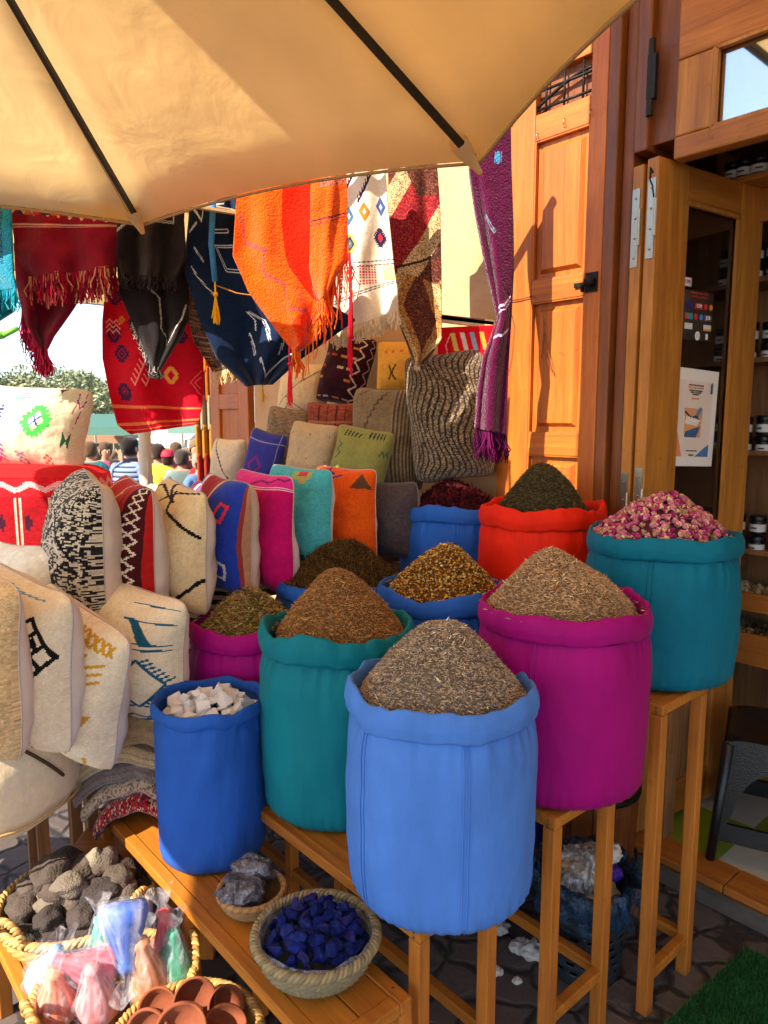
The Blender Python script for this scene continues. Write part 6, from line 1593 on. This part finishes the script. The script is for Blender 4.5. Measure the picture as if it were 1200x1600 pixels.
# 10 purple
cv = Canvas(90, 240, (78, 10, 50), .1)
cv.line([(.1, .40), (.9, .44)], .008, (220, 180, 220)); cv.line([(.1, .385), (.9, .425)], .005, (220, 180, 220)); cv.line([(.1, .30), (.9, .34)], .008, (220, 180, 220)); cv.dia(.8, .36, .015, .012, (200, 80, 30)); cv.line([(.35, .70), (.45, .66)], .02, (110, 130, 150), 80); cv.dia(.68, .90, .012, .02, (60, 140, 190))
for k in range(4): cv.line([(.60+.05*k, .885), (.62+.05*k, .915)], .008, (60, 140, 190))
t = rug('plum purple shaggy rug hanging along the shutter edge', [(730, 200, 797, 200), (734, 270, 798, 270), (744, 330, 800, 350), (762, 420, 800, 420), (780, 500, 796, 490), (756, 560, 795, 560), (748, 610, 793, 620), (744, 668, 790, 680)], 2.70, cv, .02, 1.2, .15, mat=M_pile, thick=.02, fringe=(['bottom'], .10, [(70, 14, 50), (96, 20, 70), (50, 10, 40)], 150))
# 11 red far right behind
cv = Canvas(90, 60, (206, 16, 30), .06); cv.zig(.1, .1, .2, .9, 4, .05, .02, (230, 180, 180)); 
for k in range(4): cv.poly([(.3+.17*k, .6), (.38+.17*k, .6), (.30+.17*k, .9), (.22+.17*k, .9)], [(206, 180, 90), (200, 196, 190), (130, 170, 200), (206, 150, 60)][k])
for k in range(4): 
    for j in range(5): cv.rect(.32+.16*k, .1+.08*j, .38+.16*k+(j % 2)*.03, .14+.08*j, [(220, 210, 200), (150, 190, 210)][k % 2])
rug('bright red patterned rug on the wall between the shaggy cushion and kilim', [(684, 512, 772, 508), (684, 560, 772, 556), (690, 610, 772, 600)], 3.06, cv, .01, 1, .2)
# rail that carries the rugs, hidden above behind the parasol
pL = at(-120, 300, 2.64); pR = at(800, 190, 2.70)
t = thing('rug_rail', 'long wooden pole from which the rugs hang', 'rail', pL)
MB().tube([(0, 0, 0), pR-pL], .018, 10).build('pole', M_jamb, t, True)
# small beige awning by the wall
p = at(726, 505, 3.10); t = thing('small_awning', 'small beige canvas awning edge against the wall above the red rug', 'awning', p)
MB().box((-.16, -.02, -.01), (.12, .0, .018), M=Matrix.Rotation(.12, 4, 'Y')).build('valance', M_linen if False else surf('awning_cloth', (206, 184, 140), rough=.8, bump=.2), t)
MB().bar((-.16, -.01, .03), (.12, -.01, .0), .02, .02, lin((120, 96, 70))).build('pole', M_plain, t)
M_l = None

# ============================================================ market square behind
# distant orange shutter at the far end of the wall
u2, _ = uz(337, 640, 2.46); u3, _ = uz(396, 640, 2.46)
zt = uz(360, 530, 2.4)[1]
t = fthing('wooden_shutter', 'distant orange wooden shutter with square panels at the far end of the wall', 'shutter', u2, 2.42, 0)
Wd = u3-u2
for a, b, c_, d in ((0, .12, 0, 2.9), (Wd-.12, Wd, 0, 2.9)): MB().box((a, 0, c_), (b, .05, d)).build('stile', M_shut, t, bevel=.004)
for z in (0, .7, 1.25, 1.75, 2.3, 2.8): MB().box((.121, .001, z), (Wd-.121, .049, z+.1)).build('rail', M_shuth, t, bevel=.004)
for z in (.1, .8, 1.35, 1.85, 2.4): MB().box((.12, .02, z), (Wd-.12, .035, z+(.6 if z < .2 else .45))).build('panel', M_shut, t, bevel=.004)
# column of hanging orange cloths at the left of it
t = thing('textile_column', 'tall stack of orange and yellow textiles hung at the end of the shop wall', 'textiles', at(324, 760, 5.6).xy.to_3d())
for k in range(10):
    z = .5+.22*k; cv = Canvas(20, 12, random.choice([(176, 84, 24), (170, 116, 50), (150, 50, 36), (180, 100, 34), (160, 140, 110)])); P = np.zeros((13, 21, 3))
    for j in range(13):
        for i in range(21): P[j, i] = ((i/20-.5)*.14, .03*math.sin(i*.8+k), z+j/12*.26)
    grid_obj('cloth', P, cv.out(), M_weave, t, solid=.01)
MB().tube([(0, .04, 0), (0, .04, 2.9)], .02, 8, lin((120, 90, 60))).build('post', M_plain, t)

# olive trees
M_leaf = surf('olive_leaf', attr=True, rough=.7, var=.15, vscale=3, bump=0, spec=.3)
M_bark = surf('bark', (96, 80, 64), rough=.95, var=.4, vscale=9, bump=.8, bscale=20, bdist=.03)
def tree(label, x, y, h, R, seed, cols, n=9000, name='olive_tree', sq=.75, lsz=.10):
    rd = random.Random(seed); z0 = gz(y); t = thing(name, label, 'tree', (x, y, z0)); m = MB()
    th_ = h-R*sq*1.15
    m.tube([(0, 0, 0), (.08*R, 0, th_*.4), (.02, .05*R, th_*.8), (0, 0, h-R*sq)], [.07*R, .055*R, .045*R, .03*R], 10)
    cl = []
    for k in range(46):
        a = rd.uniform(0, 6.28); e = rd.uniform(-.5, 1.0); r = R*rd.uniform(.45, .95)
        c = Vector((math.cos(a)*r*math.sqrt(max(0, 1-e*e*.8)), math.sin(a)*r*math.sqrt(max(0, 1-e*e*.8)), h-R*sq+e*R*sq)); cl.append((c, R*rd.uniform(.16, .32)))
        if k < 12: m.tube([(0, 0, th_*.8), (c*.5).xy.to_3d()+Vector((0, 0, (c.z+th_)/2)), c], [.03*R, .018*R, .006*R], 6)
    m.build('trunk', M_bark, t, True)
    m = MB()
    for i in range(n):
        c, r = cl[rd.randrange(len(cl))]; v = Vector((rd.gauss(0, 1), rd.gauss(0, 1), rd.gauss(0, .8))); v = v.normalized()*r*rd.random()**.4; p = c+v
        a = Vector((rd.gauss(0, 1), rd.gauss(0, 1), rd.gauss(0, 1))).normalized(); b = a.orthogonal().normalized()*lsz*.28; a = a*lsz*rd.uniform(.6, 1.2)
        m.add([p-a, p+b, p+a, p-b], [(0, 1, 2, 3)], lin(rd.choice(cols)))
    m.build('crown', M_leaf, t); return t
OL = [(150, 152, 110), (126, 130, 90), (170, 170, 132), (104, 110, 74)]
tr = lambda px, y: ((px-600)/F*y*1.0)
tree('broad grey-green olive tree behind the market, at the left', tr(88, 22), 22, 3.4, 2.0, 1, OL, 9000, sq=.62)
tree('olive tree behind the red rug, right of the broad one', tr(150, 20), 20, 2.9, 1.5, 2, OL, 5500, sq=.7)
tree('small dark tree at the far left of the market', tr(15, 26), 26, 3.3, 1.8, 3, [(106, 112, 76), (90, 100, 66)], 7000, sq=.6)
# far buildings
def building(label, px0, px1, y, ztop, col, name='market_building', wn=6):
    x0, x1 = tr(px0, y), tr(px1, y); z0 = gz(y); t = thing(name, label, 'building', (x0, y, z0)); w_ = x1-x0
    MB().box((0, 0, 0), (w_, 3, ztop)).build('wall', surf('ochre_wall', col, rough=.9, var=.2, vscale=1, bump=.3, bscale=10), t)
    MB().box((-.1, -.1, ztop), (w_+.1, 3.1, ztop+.18)).build('parapet', surf('parapet', tuple(.85*c for c in col), rough=.9), t)
    for k in range(wn):
        x = w_*(k+.5)/wn; f_ = MB().box((x-.3, -.04, ztop*.45), (x+.3, -.003, ztop*.8)).build('window', M_jamb, t); MB().box((x-.24, -.06, ztop*.48), (x+.24, -.045, ztop*.77)).build('pane', M_glass, f_)
    return t
building('low terracotta building beyond the trees at the left', -200, 60, 30, 3.4, (196, 130, 100))
building('long pinkish market building behind the crowd', 60, 330, 32, 2.4, (206, 150, 116))
# the square's far stalls
def stall(label, px, y, w_, h, col, col2=None, seed=0):
    rd = random.Random(seed); x = tr(px, y); z0 = gz(y); t = thing('market_stall', label, 'stall', (x, y, z0))
    for sx in (-1, 1):
        for sy in (0, .8): MB().tube([(sx*w_/2, sy, 0), (sx*w_/2, sy, h-.1)], .02, 6, lin((160, 150, 130))).build('post', M_plain, t)
    MB().box((-w_/2-.05, -.1, .6), (w_/2+.05, .9, .68), col=lin((140, 100, 60))).build('table', M_plain, t)
    m = MB(); n = 8
    for k in range(n):
        a, b = -w_/2-.15+(w_+.3)*k/n, -w_/2-.15+(w_+.3)*(k+1)/n; m.add([(a, -.35, h-.25), (b, -.35, h-.25), (b, .9, h), (a, .9, h)], [(0, 1, 2, 3)], lin(col if (k % 2 or not col2) else col2))
        m.add([(a, -.35, h-.25), (b, -.35, h-.25), (b, -.36, h-.38), (a, -.36, h-.38)], [(3, 2, 1, 0)], lin(col if (k % 2 or not col2) else col2))
    m.build('awning', M_plain, t, solid=.01)
    for k in range(9):
        a = rd.uniform(-w_/2, w_/2-.3); m = MB(); c = rd.choice([(196, 50, 60), (220, 190, 150), (206, 120, 60), (60, 90, 130), (216, 130, 150), (230, 220, 210), (90, 60, 50)])
        l = rd.uniform(.3, .7); m.box((a, -.14-.01*k, .66-l), (a+rd.uniform(.2, .4), -.12-.01*k, .70), col=lin(c)); m.build('cloth', M_plain, t)
    for k in range(8):
        c = rd.choice([(196, 50, 60), (220, 190, 150), (206, 120, 60), (160, 60, 100), (60, 90, 130)]); a = rd.uniform(-w_/2, w_/2-.2); MB().box((a, rd.uniform(0, .3), .69), (a+.22, rd.uniform(.4, .6), .69+rd.uniform(.08, .3)), col=lin(c)).build('goods', M_plain, t)
    return t
stall('market stall with green awning left of the man in the quilted jacket', 175, 13.5, 1.2, 2.2, (76, 112, 96), None, 1)
stall('market stall with broad white awning right of the pole', 285, 13, 1.1, 2.0, (226, 222, 212), None, 2)
stall('market stall with white awning left of the pole, far back', 215, 16, 1.6, 2.0, (226, 220, 210), None, 3)
stall('market stall with teal awning beside the orange shutter', 318, 12.6, .7, 2.25, (110, 140, 124), None, 4)
stall('market stall with brown awning behind the large cream cushion', 110, 15, 2.2, 2.0, (150, 110, 80), None, 5)
# pink market parasol
p = thing
# ------------------------------------------------ people
def body_mesh(pose, seed=0):
    """one continuous skinned figure, 1.7 m, facing -Y at origin; returns baked mesh"""
    V = [((0, 0, .94), .135), ((0, 0, 1.08), .125), ((0, .01, 1.24), .15), ((0, .015, 1.38), .135), ((0, .01, 1.46), .058), ((0, -.005, 1.53), .062), ((0, -.01, 1.60), .080), ((0, -.005, 1.68), .064)]
    E = [(i, i+1) for i in range(7)]
    def chain(start, pts):
        prev = start
        for p, r in pts: V.append((p, r)); E.append((prev, len(V)-1)); prev = len(V)-1
        return prev
    A = pose.get('arm', 0)
    for s_ in (-1, 1):
        el = (s_*.25, .02, 1.13); hd = (s_*.24, -.06, .90)
        if A and s_ == pose.get('side', 1): el = (s_*.26, -.05, 1.15); hd = (s_*.16, -.26, 1.16+.1*A)
        h = chain(3, [((s_*.13, .02, 1.39), .075), ((s_*.195, .02, 1.36), .062), (el, .046), (tuple(Vector(el).lerp(Vector(hd), .9)), .032), (hd, .036)])
        d = (Vector(hd)-Vector(el)).normalized()
        chain(h, [(tuple(Vector(hd)+d*.07), .026)])
        for q in range(4): chain(h, [(tuple(Vector(hd)+d*.07+Vector((0, -.024+.016*q, 0))), .010), (tuple(Vector(hd)+d*(.12+.01*(q % 2))+Vector((-s_*.01, -.026+.017*q, 0))), .008)])
        chain(h, [(tuple(Vector(hd)+d*.03+Vector((-s_*.01, -.045, 0))), .012), (tuple(Vector(hd)+d*.06+Vector((-s_*.015, -.055, 0))), .009)])
        st_ = pose.get('step', .0)*s_
        chain(0, [((s_*.09, 0, .90), .10), ((s_*.095, -.01-st_*.4, .70), .085), ((s_*.09, -.015-st_*.6, .48), .062), ((s_*.09, .02-st_*.5, .28), .056), ((s_*.09, .03-st_*.4, .08), .040), ((s_*.095, -.06-st_*.4, .035), .040), ((s_*.10, -.14-st_*.4, .03), .032)])
    me = bpy.data.meshes.new('b'); me.from_pydata([v[0] for v in V], E, []); o = bpy.data.objects.new('b', me); COL.objects.link(o)
    sk_ = o.modifiers.new('k', 'SKIN'); o.modifiers.new('s', 'SUBSURF').levels = 2
    if not me.skin_vertices: 
        bpy.context.view_layer.objects.active = o
    for i, (_, r) in enumerate(V): me.skin_vertices[0].data[i].radius = (r, r*(.72 if i < 4 else 1))
    me.skin_vertices[0].data[0].use_root = True
    dg = bpy.context.evaluated_depsgraph_get(); dg.update(); out = bpy.data.meshes.new_from_object(o.evaluated_get(dg)); bpy.data.objects.remove(o); return out
BM = [body_mesh({}), body_mesh({'arm': 1, 'side': 1, 'step': .12}), body_mesh({'arm': .3, 'side': -1, 'step': -.1})]
def person(label, px, y, head_py, yaw, shirt, trous, hair, pose=0, H_=None, skin=(190, 136, 104), hat=None, group=None, dy=0, hairlen=0):
    top = at(px, head_py, y); z0 = gz(y); H_ = H_ or (top.z-z0)
    t = thing('person', label, 'person', (top.x, y, z0 if H_ == top.z-z0 else top.z-H_), yaw, group); s_ = H_/1.755; t.scale = (s_,)*3
    me = BM[pose].copy(); me.name = 'body'; co_ = np.zeros(len(me.vertices)*3); me.vertices.foreach_get('co', co_); co_ = co_.reshape(-1, 3)
    ca = me.color_attributes.new('Col', 'FLOAT_COLOR', 'CORNER'); cols = np.ones((len(me.loops), 4), np.float32)
    for p in me.polygons:
        c = p.center; r_ = abs(c.x)
        if c.z > 1.455: k = skin
        elif c.z > .93 or r_ > .19:
            k = shirt
            if r_ > .12 and (c.z < .93 or (c.y < -.20)): k = skin
        elif c.z > .07: k = trous
        else: k = (50, 40, 36)
        for li in p.loop_indices: cols[li, :3] = lin(k)
    ca.data.foreach_set('color', cols.ravel()); me.materials.clear(); me.materials.append(M_linen)
    me.polygons.foreach_set('use_smooth', [True]*len(me.polygons))
    o = bpy.data.objects.new('body', me); COL.objects.link(o); o.parent = t
    m = MB()
    def hf(i, a, r, z):
        k = 1+.08*noise.noise(Vector((math.cos(a)*4, math.sin(a)*4, z*30+px)))
        return Vector((r*k*math.cos(a), r*k*math.sin(a)*1.12+.008, z))
    if hat: m.lathe([(.105, 1.655), (.102, 1.67), (.098, 1.70), (.07, 1.745), (.001, 1.76)], 20, hf, col=lin(hat)); m.add([(-.08, -.10, 1.66), (.08, -.10, 1.66), (.05, -.19, 1.65), (-.05, -.19, 1.65)], [(0, 1, 2, 3)], lin(hat)); m.build('cap', M_plain, t, True); m = MB()
    # hair: cap over top and back
    vs = []; n = 24; lv = [(1.53-hairlen, .070), (1.56, .082), (1.60, .090), (1.65, .092), (1.69, .084), (1.725, .056), (1.742, .001)]
    for z, r in lv:
        for k in range(n+1):
            lim = PI*(.60 if z < 1.63 else 1.0); a = PI/2-lim+2*lim*k/n; vs.append(hf(0, a, r, z))
    m.add(vs, [(i*(n+1)+k, i*(n+1)+k+1, (i+1)*(n+1)+k+1, (i+1)*(n+1)+k) for i in range(len(lv)-1) for k in range(n)], lin(hair)); m.build('hair', M_pile, t, True, solid=.006)
    # face
    m = MB()
    for sx in (-1, 1): m.ball((sx*.031, -.088, 1.615), .010, lin((240, 236, 230)), n=5); m.ball((sx*.031, -.096, 1.615), .0055, lin((40, 26, 20)), n=5)
    m.build('eyes', M_plain, t); m = MB(); m.tube([(0, -.088, 1.61), (0, -.112, 1.575), (0, -.088, 1.57)], [.008, .013, .008], 6, lin(skin)); m.build('nose', M_linen, t, True)
    m = MB(); m.tube([(-.022, -.084, 1.545), (0, -.092, 1.543), (.022, -.084, 1.545)], .005, 5, lin((150, 80, 70))); m.build('mouth', M_linen, t)
    for sx in (-1, 1): MB().ball((sx*.088, .0, 1.60), .02, lin(skin), n=5, sc=(.5, .9, 1.4)).build('ear', M_linen, t, True)
    return t
t = person('man seen from behind in a grey-blue quilted jacket, left of the parasol pole', 203, 8.0, 680, PI-.5, (124, 136, 160), (60, 60, 70), (40, 32, 28))
m = MB()
def jk(i, a, r, z): return Vector((r*math.cos(a)*1.34, r*math.sin(a)*.95+.012, z))
prof = []; nb = 11
for i in range(nb*6+1):
    f = i/(nb*6); z = .86+f*.60; base = .165+.010*math.sin(PI*f)-(.09*max(0, (f-.84)/.16)**1.4); prof.append((base+.011*abs(math.sin(f*nb*PI)), z))
m.lathe(prof, 48, jk, colfn=lambda i, k: lin((128, 140, 166) if (i % 6) in (1, 2, 3, 4) else (56, 62, 80)))
for s_ in (-1, 1):
    pts = [Vector((s_*.17, .02, 1.40)), Vector((s_*.235, .02, 1.30)), Vector((s_*.255, .02, 1.14)), Vector((s_*.25, -.02, 1.0)), Vector((s_*.245, -.05, .92))]
    pp = []; rr = []
    for i in range(33):
        f = i/32*4; k = min(3, int(f)); pp.append(pts[k].lerp(pts[k+1], f-k)); rr.append((.082-.025*i/32)+.007*abs(math.sin(i/32*9*PI)))
    m.tube(pp, rr, 16, lin((120, 132, 158)))
m.lathe([(.075, 1.43), (.085, 1.45), (.08, 1.50), (.072, 1.50)], 24, lambda i, a, r, z: Vector((r*math.cos(a), r*math.sin(a)+.01, z)), col=lin((70, 78, 98)))
m.build('quilted_jacket', M_linen, t, True)
person('person in a grey-green hooded top with back turned, right of the pole', 283, 9.0, 700, PI+.3, (116, 130, 122), (60, 60, 66), (70, 60, 50), 0)
person('grey-haired person in denim blue beside the orange textiles', 312, 8.2, 704, .9, (96, 122, 166), (50, 50, 60), (150, 136, 120), 2)
person('person in a red cap and white top in the square', 262, 9.6, 702, PI-.2, (206, 204, 206), (70, 60, 60), (60, 40, 30), 1, hat=(200, 40, 60))
person('person in yellow next to the quilted jacket, mostly hidden', 180, 9.4, 716, PI, (226, 200, 60), (60, 60, 70), (60, 40, 30), 0)
CRW = [(150, 11.5, 'white', (214, 210, 206)), (164, 10.5, 'pink', (206, 90, 130)), (176, 12.5, 'dark red', (130, 30, 40)), (236, 11, 'black', (40, 40, 46)), (246, 9.6, 'yellow', (226, 190, 70)), (254, 12.6, 'beige', (196, 170, 140)),
       (274, 11.4, 'rose', (190, 70, 90)), (292, 10.2, 'orange', (210, 110, 60)), (300, 12, 'navy', (50, 60, 100)), (306, 9.2, 'terracotta', (170, 90, 70)), (318, 11.2, 'light grey', (180, 180, 184)), (325, 8.8, 'red', (190, 40, 40)), (140, 9.8, 'teal', (50, 120, 120)), (226, 12.2, 'cream', (220, 206, 180))]
for k, (px_, y_, nm, c_) in enumerate(CRW):
    person('distant market visitor in a %s top among the crowd' % nm, px_, y_, 651+ (1.7-(gz(y_)+1.66+.08*math.sin(k*2.3)))*F/y_, (random.uniform(-.7, .7) if k % 2 else PI+random.uniform(-.8, .8)), c_, random.choice([(50, 50, 60), (90, 80, 70), (60, 70, 100)]), random.choice([(66, 48, 38), (96, 72, 52), (130, 104, 76)]), k % 3, group='crowd in the market square')
# green metal arm at the left edge
t = thing('street_lamp', 'bright green curved metal pole poking in at the left edge', 'street lamp', (at(-20, 540, 7).x, 7, gz(7)))
zz = at(0, 530, 7).z-gz(7)
MB().tube([(-.4, 0, 0), (-.4, 0, zz-.6), (-.35, 0, zz-.25), (-.2, 0, zz-.06), (0, 0, zz+.01), (.16, 0, zz+.04)], .035, 10, lin((120, 190, 60))).build('post', M_plain, t, True)
MB().tube([(.16, 0, zz+.04), (.30, 0, zz+.10)], [.03, .022], 10, lin((120, 190, 60))).build('lamp_arm', M_plain, t, True)
